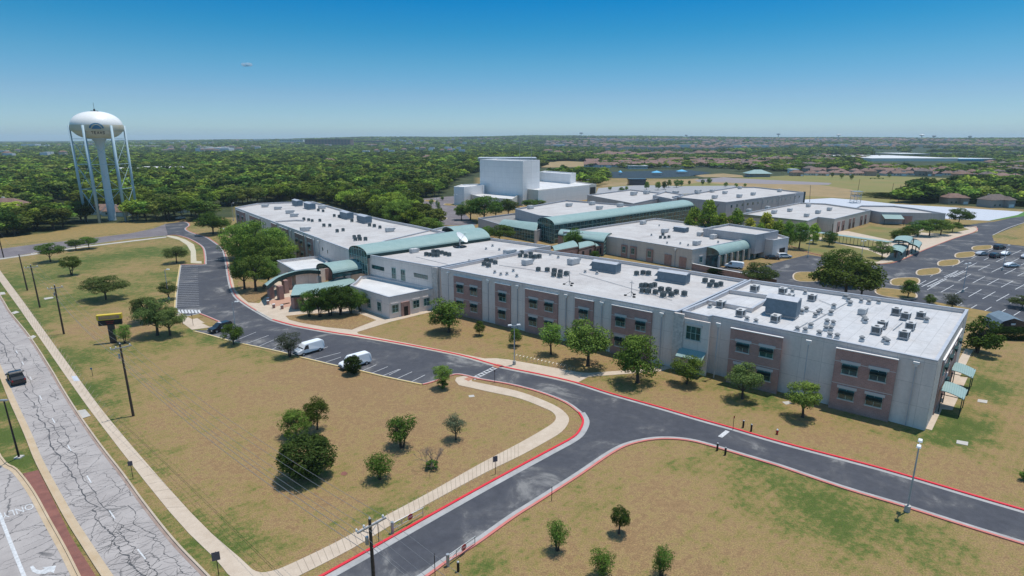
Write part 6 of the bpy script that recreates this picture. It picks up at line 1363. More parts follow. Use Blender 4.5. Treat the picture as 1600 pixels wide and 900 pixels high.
for i, (x, y, w_, k) in enumerate(HOUSES):               # roofs showing through the wood
    X, Y = at(x, y); dist = math.hypot(X, Y * cP + H * sP); wm = w_ * dist / F
    if wm > 26:
        t = thing('long_building', f'{ordn(i + 1)} low building from the near left whose long pale roof shows through the wood', 'building', (X, Y, 0)); b = MB(); b.box((X, Y, 2.2), (wm, 16, 4.4), .05); b.build('wall', HWALL[k % 4], t)
        b = MB(); x0, y0 = wm / 2 + .5, 8.5; b.mesh([(X - x0, Y - y0, 4.4), (X + x0, Y - y0, 4.4), (X + x0, Y + y0, 4.4), (X - x0, Y + y0, 4.4), (X - x0 + 5, Y, 7), (X + x0 - 5, Y, 7)], [(0, 1, 5, 4), (1, 2, 5), (2, 3, 4, 5), (3, 0, 4)]); b.build('roof', HROOF[k % 4], t)
    else: put_house((k * 2 + 1) % 6, X, Y, R.uniform(-.5, .5), max(.8, min(1.5, wm / 15)), f'{ordn(i + 1)} roof from the near left, house half hidden in the wood beyond the tower', 'houses in the wood')
for i, (x, y, w_, k, lb) in enumerate(((1463, 310, 26, 1, 'brown roofed cottage, leftmost of three behind the long hedge'), (1488, 318, 40, 0, 'grey roofed cottage, middle of three behind the long hedge'), (1552, 323, 46, 2, 'pale metal roofed cottage, rightmost of three behind the long hedge'))):
    X, Y = at(x, y); put_house({1: 1, 0: 4, 2: 2}[k], X, Y, -.15 + .2 * i, w_ * math.hypot(X, Y) / F / 17 * .6, lb, None)
sub = []                                                # subdivisions: rows of roofs
hr = random.Random(12)
for (y, x0, x1, dx, gp) in ((278.5, 1500, 1620, 20, 0), (274, 1245, 1620, 19, 0), (269.5, 1265, 1620, 17, 0), (265, 1180, 1350, 15, 1), (265.5, 1545, 1620, 15, 1), (261.5, 1150, 1360, 13, 1), (261, 1530, 1620, 13, 1), (257.5, 1545, 1620, 12, 1), (260.5, 925, 1110, 10, 2), (256.5, 925, 1160, 9.5, 2), (253, 935, 1250, 9.5, 2), (249.5, 1180, 1350, 9, 1), (246, 1230, 1350, 8.5, 1), (247, 1545, 1600, 9, 1), (244, 860, 1200, 8.5, 3), (240.5, 880, 1130, 7.5, 3), (238, 930, 1120, 7, 3), (242, 1380, 1600, 9, 3)):
    x = x0
    while x < x1 + 60:
        sub.append((x + hr.uniform(-2, 2), y + hr.uniform(-.8, .8), gp)); x += dx * hr.uniform(.85, 1.25)
GPL = (('brown roofed house in the subdivision just beyond the green sports field', 'houses beyond the sports field'), ('brown roofed house in the suburb round the big white store', 'houses round the white store'), ('rosy roofed house in the dense rows beyond the dark courts', 'rosy roofs beyond the courts'), ('tiny grey brown roof in the far subdivision below the hills', 'far subdivision roofs'))
nh = 0
for x, y, gp in sub:
    X, Y = at(x, y)
    if 1350 < x < 1545 and 243 < y < 262: continue
    if nh > 285: continue
    nh += 1; d = math.hypot(X, Y); k = hr.choice((0, 1, 3, 4, 5)) if gp != 2 else hr.choice((3, 1, 5)); put_house(k, X, Y, hr.choice((0, .3, 1.57, -.3)) + hr.uniform(-.15, .15), (.82 if gp < 2 else 1.05 if gp == 2 else 1.3) * hr.uniform(.85, 1.15), *GPL[gp])
print('houses', nh)
tv = MB(); tr_ = random.Random(44)
for _ in range(5200):
    x = tr_.uniform(-60, 1700); y = 219 + 30 * tr_.random() ** 1.7
    if x < 850 and tr_.random() < .7: continue
    if y > 236 and x > 880: continue
    X, Y = atT(x, y); d = math.hypot(X, Y)
    if d < 1650 or d > 6500 or not town(X, Y, x): continue
    z = terrain(X, Y); L, D, hh, k = tr_.uniform(11, 19), tr_.uniform(9, 12), tr_.uniform(3, 6), 0
    if tr_.random() < .018: L, D, hh = tr_.uniform(40, 110), 35, 7; m_ = 2
    else: m_ = tr_.choice((1, 1, 3, 3, 4)) if x > 850 else tr_.choice((1, 3, 2, 2))
    if m_ == 2: tv.box((X, Y, z + hh / 2 + 3), (L, D, hh + 6), 0, 2)
    else:
        hh += 5; tv.box((X, Y, z + hh / 2), (L, D, hh), 0, 0); a_, c_ = L / 2 + .5, D / 2 + .5; tv.mesh([(X - a_, Y - c_, z + hh), (X + a_, Y - c_, z + hh), (X + a_, Y + c_, z + hh), (X - a_, Y + c_, z + hh), (X - a_ + 4, Y, z + hh + 3.2), (X + a_ - 4, Y, z + hh + 3.2)], [(0, 1, 5, 4), (1, 2, 5), (2, 3, 4, 5), (3, 0, 4)], m_)
tag(tv.build('distant_town', [HWALL[3], HROOF[0], WRF, HROOF[1], HROOF[3]]), kind='stuff')
def bigbox(name, label, cat, x0, x1, yb, yt, wm, rm, depth=40, bands=0, tall=None):
    X0, Y0 = at(x0, yb); X1, Y1 = at(x1, yb); h_ = height((x0 + x1) / 2, yb, yt) if tall is None else tall; t = thing(name, label, cat, (X0, Y0, 0)); p = ccw([(X0, Y0), (X1, Y1), (X1, Y1 + depth), (X0, Y0 + depth)]); z = terrain(X0, Y0)
    b = MB(); b.prism(p, z - 1, z + h_); b.build('wall', wm, t); b = MB(); b.prism(inset(p, -.6), z + h_ - .3, z + h_ + .5); b.build('roof', rm, t)
    for k in range(bands):
        b = MB(); zz = z + h_ * (k + .55) / bands; n_ = 14
        for j in range(n_): xa = lerp((X0, Y0), (X1, Y1), (j + .5) / n_); b.box((xa[0], xa[1] - .1, zz), ((X1 - X0) / n_ * .5, .3, h_ / bands * .45))
        b.build('window_band', M_GLASS, t)
    return t
M_BLUEW = mat('blue_store_wall', (.04, .25, .38), .7); M_TANW = mat('tan_store_wall', (.50, .36, .22), .8)
bigbox('big_store', 'long white roofed store beyond the sports field', 'store', 1362, 1496, 252, 249, mat('store_wall', (.66, .66, .60), .8), WRF, 210, tall=5)
bigbox('blue_store', 'low bright blue fronted store at the right end of the white store', 'store', 1497, 1537, 252, 249, M_BLUEW, M_BLUEW, 30); bigbox('tan_store', 'tan block rising behind the long white store', 'store', 1404, 1452, 245.5, 240.5, M_TANW, WRF, 90)
bigbox('apartment_block', 'large brown brick apartment block near the horizon left of centre', 'apartments', 477, 548, 231.5, 220.8, mat('dark_apartment_brick', (.17, .11, .10), .9), HROOF[0], 60, 4); bigbox('apartment_block', 'low brown apartment range right of the large brick block', 'apartments', 552, 606, 229.5, 224.8, mat('apartment_brick', (.25, .18, .16), .9), HROOF[0], 60, 2)
bigbox('white_office', 'white building with pale roof left of the brown apartments near the horizon', 'building', 438, 474, 229, 222, HWALL[1], WRF, 80, 2); bigbox('white_office', 'low white shed left of the white building near the horizon', 'building', 418, 437, 232, 229, HWALL[1], WRF, 60)
for i, (x0, x1, yb, yt, w_) in enumerate(((192, 242, 232.5, 229.3, 3), (85, 112, 234, 231.5, 1), (310, 330, 233.5, 231.2, 3), (345, 400, 233, 230.5, 3), (10, 20, 229.5, 227, 1), (696, 712, 228, 225.5, 1), (1225, 1308, 224.2, 221.7, 1), (848, 862, 224, 222, 1), (1140, 1150, 235, 232.5, 1), (740, 800, 251, 247.5, 2), (1130, 1180, 243, 240.8, 1), (1500, 1600, 251, 248.2, 2), (1310, 1330, 220, 217.8, 1), (1350, 1395, 221, 219, 1), (1485, 1497, 219.5, 217.2, 1), (905, 950, 245, 242.5, 1))): bigbox('distant_building', f'{ordn(i + 1)} pale low commercial building of those scattered toward the horizon', 'building', x0, x1, yb, yt, HWALL[w_], WRF, 55)
bigbox('pool_building', 'white low building behind the dark ball courts', 'building', 983, 1012, 264, 259.5, HWALL[1], WRF, 30, 1); bigbox('pool_building', 'pale low building right of the white one behind the courts', 'building', 1025, 1037, 261, 258, HWALL[1], WRF, 25)
bigbox('stadium_stand', 'blue grey long roofed building just behind the theatre top', 'building', 747, 838, 262, 247.5, M_WALLD, M_COP, 50, 2)
bigbox('bleacher_box', 'dark boxy bleacher by the dry field beyond the lots', 'bleacher', 983, 1009, 289.5, 280.5, M_CN, M_CN, 8); bigbox('white_truck_shed', 'white low shed behind dark trees right of the far field', 'shed', 1236, 1247, 271, 265, M_WHITE, M_WHITE, 10)
X, Y = at(1183, 276); t = thing('field_house', 'green hip roofed pavilion by the old track', 'pavilion', (X, Y, 0)); k_ = math.hypot(X, Y) / F; L2 = 17 * k_
b = MB(); b.box((X, Y, 1.8), (L2 * 1.7, 14, 3.6)); b.build('wall', HWALL[2], t); b = MB(); b.mesh([(X - L2, Y - 9, 3.6), (X + L2, Y - 9, 3.6), (X + L2, Y + 9, 3.6), (X - L2, Y + 9, 3.6), (X - L2 * .3, Y, 7.6), (X + L2 * .3, Y, 7.6)], [(0, 1, 5, 4), (1, 2, 5), (2, 3, 4, 5), (3, 0, 4)]); b.build('roof', M_GREEN2, t)
for i, (x, y) in enumerate(((1026, 273.5), (1065, 271.5), (969, 273))):
    X, Y = at(x, y); t = thing('shade_canopy', f'{ordn(i + 1)} bright blue shade canopy on the dark courts', 'canopy', (X, Y, 0), 0, 'blue canopies'); w_ = 7 * math.hypot(X, Y) / F * (1 if i < 2 else .3); b = MB(); b.mesh([(X - w_, Y - 5, 3), (X + w_, Y - 5, 3), (X + w_, Y + 5, 3), (X - w_, Y + 5, 3), (X, Y, 5)], [(0, 1, 4), (1, 2, 4), (2, 3, 4), (3, 0, 4)]); b.build('canopy', mat('sky_blue_fabric', (.12, .4, .62), .8), t)
    for sx_ in (-1, 1): b = MB(); b.tube((X + sx_ * w_ * .95, Y - 4.8, 0), (X + sx_ * w_ * .95, Y - 4.8, 3), .15, n=5); b.build('post', M_STEEL, t)
X, Y = at(1370, 279.5); t = thing('goal_sled', 'long yellow blocking sled on the green sports field', 'sports equipment', (X, Y, 0)); w_ = 9 * math.hypot(X, Y) / F; b = MB(); b.box((X, Y, .9), (w_ * 2, 1, .9)); b.build('pads', mat('yellow_pad', (.6, .5, .15), .8), t); b = MB(); [b.box((X + w_ * k * .3, Y, .25), (.3, 1.6, .5)) for k in (-3, -1, 1, 3)]; b.build('skids', M_BLACK, t)
X, Y = at(1336, 317); t = thing('steel_tower', 'short lattice steel platform tower behind the east wing', 'tower', (X, Y, 0))
b = MB(); hh = height(1336, 317, 299)
for a in (-1, 1):
    for c in (-1, 1): b.tube((X + a * 2.2, Y + c * 2.2, 0), (X + a * 2.2, Y + c * 2.2, hh), .14, n=4)
for k in range(5):
    for (a, c), (d, e) in (((-1, -1), (1, -1)), ((1, -1), (1, 1)), ((1, 1), (-1, 1)), ((-1, 1), (-1, -1))): b.tube((X + a * 2.2, Y + c * 2.2, hh * k / 5), (X + d * 2.2, Y + e * 2.2, hh * (k + 1) / 5), .08, n=4)
b.build('frame', M_STEEL, t); b = MB(); b.box((X, Y, hh), (6, 5, .3)); b.box((X, Y, hh * .6), (5, 5, .2)); b.build('platform', M_STEEL, t)
for i, (x, y, hgt) in enumerate(((908, 207.0, 1.2), (1216, 208.5, 1.0), (1310, 209.5, 1.2), (1440, 210, 1.2), (1459, 211.5, .9), (1515, 212, .8), (1072, 210.5, .8))):
    r_ = ray(x, y + 5); L = math.hypot(r_[0], r_[1]); tt = 5200 / L; X, Y = r_[0] * tt, r_[1] * tt; z0 = terrain(X, Y); ztop = H + ray(x, y)[2] * 5200 / math.hypot(*ray(x, y)[:2])
    t = thing('distant_water_tower', f'{ordn(i + 1)} tiny water tower from the left on the skyline', 'water tower', (X, Y, z0)); b = MB(); rt = 15 * hgt; b.lathe([(rt * math.cos(a), ztop - 5 + 6 * math.sin(a)) for a in [(-.5 + k / 10) * math.pi for k in range(11)]], (X, Y, 0), 16); b.build('tank', M_TANK if i in (2, 3) else M_BLUEU, t, True); b = MB(); b.tube((X, Y, z0 - 2), (X, Y, ztop - 8), 3.2, n=8); b.build('stem', M_TBLUE, t)
for i, (x, y, h_) in enumerate(((1265, 316, 11), (1391, 312, 11), (1404, 315, 11), (1340, 300, 10), (1300, 372, 6))):
    X, Y = at(x, y); t = thing('wooden_pole', f'{ordn(i + 1)} slim pole from the left standing beyond the east wing', 'pole', (X, Y, 0)); b = MB(); b.tube((X, Y, 0), (X + R.uniform(-.8, .8), Y, h_), .16, .1, 6); b.build('shaft', M_WOOD, t)

# ================================================================== POLES, WIRES, LAMPS
def upole(x, y, h_, label, lean=(0, 0), arm=True, base_xy=None, az=None, gear=True):
    X, Y = base_xy or at(x, y); t = thing('utility_pole', label, 'utility pole', (X, Y, 0)); b = MB(); top = (X + lean[0], Y + lean[1], h_); b.tube((X, Y, -.2), top, .19, .12, 10); b.build('shaft', M_WOOD, t)
    az = ST + math.pi / 2 if az is None else az; ins = []
    if arm:
        b = MB(); b.box((top[0] + .14, top[1], h_ - .55), (2.6, .12, .14), az); b.tube((top[0], top[1], h_ - 1.3), (top[0] + .8 * math.cos(az), top[1] + .8 * math.sin(az), h_ - .6), .03, n=4); b.tube((top[0], top[1], h_ - 1.3), (top[0] - .8 * math.cos(az), top[1] - .8 * math.sin(az), h_ - .6), .03, n=4); ca = b.build('crossarm', M_STEEL, t)
        b = MB()
        for k in (-1.2, .55, 1.2): p = (top[0] + k * math.cos(az), top[1] + k * math.sin(az), h_ - .3); b.lathe([(.03, -.2), (.09, -.12), (.05, -.05), (.09, .0), (.04, .08), (0, .1)], p, 8); ins.append(p)
        b.lathe([(.03, -.1), (.09, .0), (.05, .1), (0, .2)], (top[0], top[1], h_ + .05), 8); ins.append((top[0], top[1], h_ + .2)); q = b.build('insulator', M_LEDGE, t)
    if gear: b = MB(); b.tube((top[0] - .3, top[1] - .1, h_ - 2.2), (top[0] - .3, top[1] - .1, h_ - 1.5), .14, n=8); b.build('cutout', M_STEEL, t)
    return t, ins, (top[0], top[1], h_)
_, i1, t1_ = upole(208.5, 650, 11.3, 'tall leaning wooden pole with crossarm, nearest whole pole beside the long street footpath', (-.25, .1))
_, i0, t0_ = upole(100, 522, 10.6, 'wooden pole with crossarm, second along the street footpath from the near whole pole')
_, i2, t2_ = upole(62.5, 480.5, 10.6, 'plain wooden pole, third along the street footpath', (-.2, 0), gear=False); _, i3, t3_ = upole(43, 454, 10.0, 'plain wooden pole, fourth along the street footpath', (-.3, 0), False, gear=False)
_, i5, t5_ = upole(6, 403, 10.5, 'wooden pole at the left picture edge by the cross street', (-.3, 0), False, gear=False)
hb = 11.4; tx_, ty_ = at(577.5, 811, hb); _, ib, tb = upole(0, 0, hb, 'near wooden pole with crossarm rising from the bottom edge in front of the driveway', (.0, .0), base_xy=(tx_, ty_))
pw = math.atan2(ty_ - t1_[1], tx_ - t1_[0]); far_end = (tx_ + 60 * math.cos(pw), ty_ + 60 * math.sin(pw), hb)
def wires(pairs, label, r_=.014, sag=1.1):
    for n_i, (p, q) in enumerate(pairs):
        P, Q = Vector(p), Vector(q); ps = []; b = MB()
        for k in range(25): u = k / 24; v = P.lerp(Q, u); v.z -= sag * 4 * u * (1 - u); ps.append(tuple(v))
        b.path(ps, .022 if p[2] < 9 else r_, 4); tag(b.build('power_line', M_WIRE), label, 'power line', label[5:].replace('power line', 'power lines'))
wires(list(zip(i1, ib)) + [((t1_[0], t1_[1], 8.6), (tb[0], tb[1], 8.9)), ((t1_[0], t1_[1], 7.8), (tb[0], tb[1], 8.1))], 'thin power line sagging from the tall left pole to the near bottom pole')
wires([(p, (p[0] + 60 * math.cos(pw), p[1] + 60 * math.sin(pw), p[2])) for p in ib] + [((tb[0], tb[1], 8.9), (far_end[0], far_end[1], 8.9))], 'thin power line from the near bottom pole out over the driveway to the right')
wires(list(zip(i0, i1)) + [((t0_[0], t0_[1], 8.0), (t1_[0], t1_[1], 8.6))], 'thin power line between the first two whole poles on the left', .012)
wires(list(zip(i0, i2)) + [(t2_, t3_), (t3_, t5_)], 'thin power line between the farther left poles', .012, .6)
def lamp(x, y, h_, label, double=True, az=0.0, cone=True):
    X, Y = at(x, y); t = thing('lamp_post', label, 'street lamp', (X, Y, 0)); b = MB(); b.tube((X, Y, .6 if cone else 0), (X, Y, h_ - .2), .095, .07, 8); b.build('pole', M_COP, t)
    b = MB(); b.tube((X, Y, 0), (X, Y, .75), .30, n=12); b.build('base', M_KERB, t)
    for s in ((-1, 1) if double else (1,)):
        b = MB(); dx, dy = math.cos(az) * s, math.sin(az) * s; b.tube((X, Y, h_ - .3), (X + dx * .5, Y + dy * .5, h_ - .1), .045, n=5); a_ = b.build('arm', M_STEEL, t)
        b = MB(); b.box((X + dx * .8, Y + dy * .8, h_ - .06), (.75, .42, .17), az, taper=.8); b.build('lamp_head', M_WHITE, t)
lamp(803.5, 570, 7.7, 'twin headed pale lamp post by the bike rails in front of the school wall', True, .2); lamp(1417, 799, 8.4, 'tall twin headed lamp post at the right beside the lower drive kerb', True, .9)
lamp(370, 531, 8.2, 'single headed lamp post beside the police car bay', False, .1); lamp(264, 468, 8.0, 'single headed lamp post by the yellow kerb of the left parking', False, .1); lamp(355, 388, 7.5, 'single headed lamp post half hidden against the tall tree clump', False, 2.8); lamp(365, 345, 9, 'single headed lamp post by the far left roof corner', False, .3)
for i, (x, y, h_) in enumerate(((1504, 456.5, 8), (1566, 422, 8), (1345, 408, 7), (1262, 402, 6), (683, 332, 8), (638, 315, 8), (712, 322, 7), (1040, 300, 9), (918, 296, 8))): lamp(x, y, h_, f'{ordn(i + 1)} thin grey lamp post among the rear parking lots', i % 2 == 0, .4)
X, Y = at(30, 715); t = thing('street_light', 'dark slanting pole on the green median tip at the lower left', 'pole', (X, Y, 0)); ptop = at(6, 626, 8.6); b = MB(); b.tube((X, Y, 0), (ptop[0], ptop[1], 8.6), .13, .08, 8); b.build('pole', M_BLACK, t); b = MB(); b.box((X, Y, .08), (.8, .8, .16)); b.build('base', M_KERB, t)
b = MB(); b.box((ptop[0], ptop[1], 8.65), (.9, .3, .16)); b.build('lamp_head', M_STEEL, t)

# ================================================================== SIGNS, GATES, SMALL FURNITURE
X, Y = at(178, 535); mqz = 6.2; ms = thing('marquee_sign', 'dark pylon sign with a yellow lettered header on the left lawn', 'sign', (X, Y, 0)); az = math.radians(21); ca, sa = math.cos(az), math.sin(az)
b = MB(); b.box((X, Y, 2.4), (1.15, .6, 4.8), az); b.build('pylon', M_CN, ms)
b = MB(); b.box((X, Y, 4.35), (4.0, .8, 1.15), az); b.build('message_board', M_BLACK, ms)
b = MB(); b.box((X, Y, 5.45), (4.3, .95, 1.05), az); hd = b.build('header', M_YSIGN, ms)
def facing(a): n_ = Vector((math.sin(a), -math.cos(a))); return n_
n_ = facing(az)
b = MB(); b.box((X + n_.x * .49, Y + n_.y * .49, 5.42), (3.5, .04, .62), az); q = b.build('name_panel', M_REDBRICK, ms); q.parent = hd
q = flat_text('header_lettering', 'HIGH SCHOOL', .42, (X + n_.x * .53, Y + n_.y * .53, 5.42), az, M_YSIGN, rx=math.pi / 2, ext=.01); q.parent = hd; q.data.transform(__import__('mathutils').Matrix.Translation((-X, -Y, 0)))
for i, y_ in enumerate((4.55, 4.15)): q = flat_text('message_lettering', ('WELCOME', 'SUMMER')[i], .3, (X + n_.x * .42 - X, Y + n_.y * .42 - Y, y_), az, M_REDL, rx=math.pi / 2, ext=.01, parent=None); q.parent = ms
def psign(x, y, h_, label, w_=.45, hh=.6, m=None, kind='plate', az=0.4):
    X, Y = at(x, y); t = thing('sign_post', label, 'sign', (X, Y, 0)); b = MB(); b.tube((X, Y, 0), (X, Y, h_), .04, n=5); b.build('post', M_BLACK, t)
    if w_: b = MB(); b.box((X, Y - .06, h_ - hh / 2), (w_, .03, hh), az); b.build('sign_plate', m or M_SIGNBACK, t)
psign(774, 741, 2.5, 'small dark sign on a post beside the lower drive footpath', .6, .75); psign(208, 748, 2.4, 'small dark sign on a post in the grass verge between street and footpath', .5, .6); psign(342, 899, 2.6, 'small purplish sign at the footpath corner near the bottom edge', .7, .9)
psign(1145, 672, 2.2, 'thin reddish topped post sign by the red kerb before the lawn', .2, .3, M_STOP); psign(862, 783, 1.9, 'thin dark marker post at the lower kerb by the near lawn', 0); psign(773, 598, 2.4, 'thin sign post beside the ladder crosswalk', .25, .4)
psign(592, 846, 2.2, 'thin dark post between footpath and red kerb near the gate', 0); psign(680, 902, 2.6, 'thin dark post at the faded kerb near the bottom edge', 0); psign(145, 588, 1.6, 'little blue topped marker stake on the lawn near the pale slab', .3, .3, M_LOGO); psign(286, 508, 2.6, 'left thin post on the pale pad by the left parking', .2, .3); psign(302, 509, 2.6, 'right thin post on the pale pad by the left parking', .2, .3); psign(374, 537, 1.6, 'short post beside the lamp at the police car bay', .2, .3)
def octagon(X, Y, Z, r_, az, d, nm='stop_sign'):
    b = MB(); u = (math.cos(az), math.sin(az)); n_ = facing(az); P = [(X + n_.x * d + u[0] * r_ * math.cos(a), Y + n_.y * d + u[1] * r_ * math.cos(a), Z + r_ * math.sin(a)) for a in [math.pi / 8 + k * math.pi / 4 for k in range(8)]]; Q = [(p[0] + n_.x * .03, p[1] + n_.y * .03, p[2]) for p in P]
    b.mesh(P + Q, [tuple(range(8)), tuple(range(15, 7, -1))] + [(k, (k + 1) % 8, 8 + (k + 1) % 8, 8 + k) for k in range(8)]); return b
def swing_gate(x0, y0, x1, y1, label, s1, open_=True):
    A, B_ = at(x0, y0), at(x1, y1); t = thing('swing_gate', label, 'gate', (*A, 0)); az = math.atan2(B_[1] - A[1], B_[0] - A[0]); L = math.hypot(B_[0] - A[0], B_[1] - A[1])
    b = MB(); b.tube((*A, 0), (*A, 1.35), .17, n=10); b.build('hinge_post', M_STEEL, t)
    b = MB(); b.tube((*A, 1.15), (*B_, 1.05), .05, n=6); b.tube((*A, .45), (*lerp(A, B_, .98), .5), .035, n=5); b.tube((*A, .45), (*lerp(A, B_, .5), 1.1), .03, n=5)
    for k in (.3, .62, .98): b.tube((*lerp(A, B_, k), .5 if k < .9 else 0), (*lerp(A, B_, k), 1.1), .04, n=5)
    b.build('gate_arm', M_STEEL, t); C = lerp(A, B_, .55); o = octagon(C[0], C[1], .85, .36, az, .07).build('stop_sign', M_STOP, t)
    n_ = facing(az); q = flat_text('stop_lettering', 'STOP', .26, (C[0] + n_.x * .115, C[1] + n_.y * .115, .85), az, M_WHITE, rx=math.pi / 2, ext=.003, parent=t)
    q.parent = o; 
    return t
def fixsub(t):                                           # sub-parts keep the offset of their thing, so the part itself must sit at the origin
    pass
swing_gate(613.5, 833, 662, 806, 'open grey swing gate with a red stop sign lying along the red kerb', 1); swing_gate(700, 884.5, 743, 852, 'open swing gate with a dark sign lying along the faded kerb', 1)
for x, y, lb in ((716, 893, 'short dark post of the near gate beside the faded kerb'), (1120.5, 704, 'left dark bollard beside the lower kerb at the narrow drive line'), (1133, 711, 'right dark bollard beside the lower kerb at the narrow drive line'), (1161, 668, 'left dark bollard on the lawn above the red kerb'), (1173.5, 674, 'right dark bollard on the lawn above the red kerb')):
    X, Y = at(x, y); t = thing('bollard', lb, 'bollard', (X, Y, 0)); b = MB(); b.tube((X, Y, 0), (X, Y, 1.05), .13, n=10); b.build('post', M_BLACK, t); b = MB(); b.lathe([(.14, 1.05), (.12, 1.12), (0, 1.15)], (X, Y, 0), 10); b.build('cap', M_STEEL, t)
X, Y = at(1214, 678.5); t = thing('fire_hydrant', 'red fire hydrant with pale top on the lawn above the drive', 'fire hydrant', (X, Y, 0)); b = MB(); b.lathe([(.17, 0), (.17, .08), (.12, .1), (.12, .55), (.16, .58), (.16, .62)], (X, Y, 0), 12); b.build('barrel', M_STOP, t); b = MB(); b.lathe([(.14, .62), (.13, .72), (.06, .8), (.03, .86), (0, .87)], (X, Y, 0), 12); b.build('bonnet', M_WHITE, t); b = MB(); b.tube((X - .22, Y, .42), (X + .22, Y, .42), .06, n=8); b.tube((X, Y - .22, .42), (X, Y, .42), .08, n=8); b.build('nozzle', M_STOP, t)
br_ = thing('bike_rail', 'row of thin grey hoops on the path edge in front of the school wall', 'bike rack', (*at(806, 562), 0))
for k in range(16): X, Y = lerp(at(806, 561.5), at(893, 581), k / 15); b = MB(); b.path([(X, Y, 0), (X, Y, .8), (X + .25, Y + .25, .9), (X + .5, Y + .5, .8), (X + .5, Y + .5, 0)], .025, 5); b.build('hoop', M_STEEL, br_)
for i, (x, y, lb) in enumerate(((1396, 654, 'grey bench against the right end of the school front wall'), (623, 490, 'pale bench by the door of the low entrance block'))):
    X, Y = at(x, y); az = math.radians(-38.6) if i == 0 else .45; t = thing('bench', lb, 'bench', (X, Y, 0)); c, s = math.cos(az), math.sin(az); b = MB(); b.box((X, Y, .46), (2.4, .5, .07), az); b.build('seat', M_STEEL if i == 0 else M_LEDGE, t)
    for k in (-1, 1): b = MB(); b.box((X + c * k, Y + s * k, .21), (.12, .42, .42), az); b.build('leg', M_STEEL, t)
for i, (x, y) in enumerate(((419, 476), (428, 481.5), (441, 483), (419, 471.5))): X, Y = at(x, y); t = thing('litter_bin', f'{ordn(i + 1)} small brown post block of those on the entrance plaza', 'bollard', (X, Y, 0)); b = MB(); b.box((X, Y, .5), (.55, .55, 1.0), .6); b.build('block', M_REDBRICK, t); b = MB(); b.box((X, Y, 1.03), (.65, .65, .08), .6); b.build('cap', M_LEDGE, t)

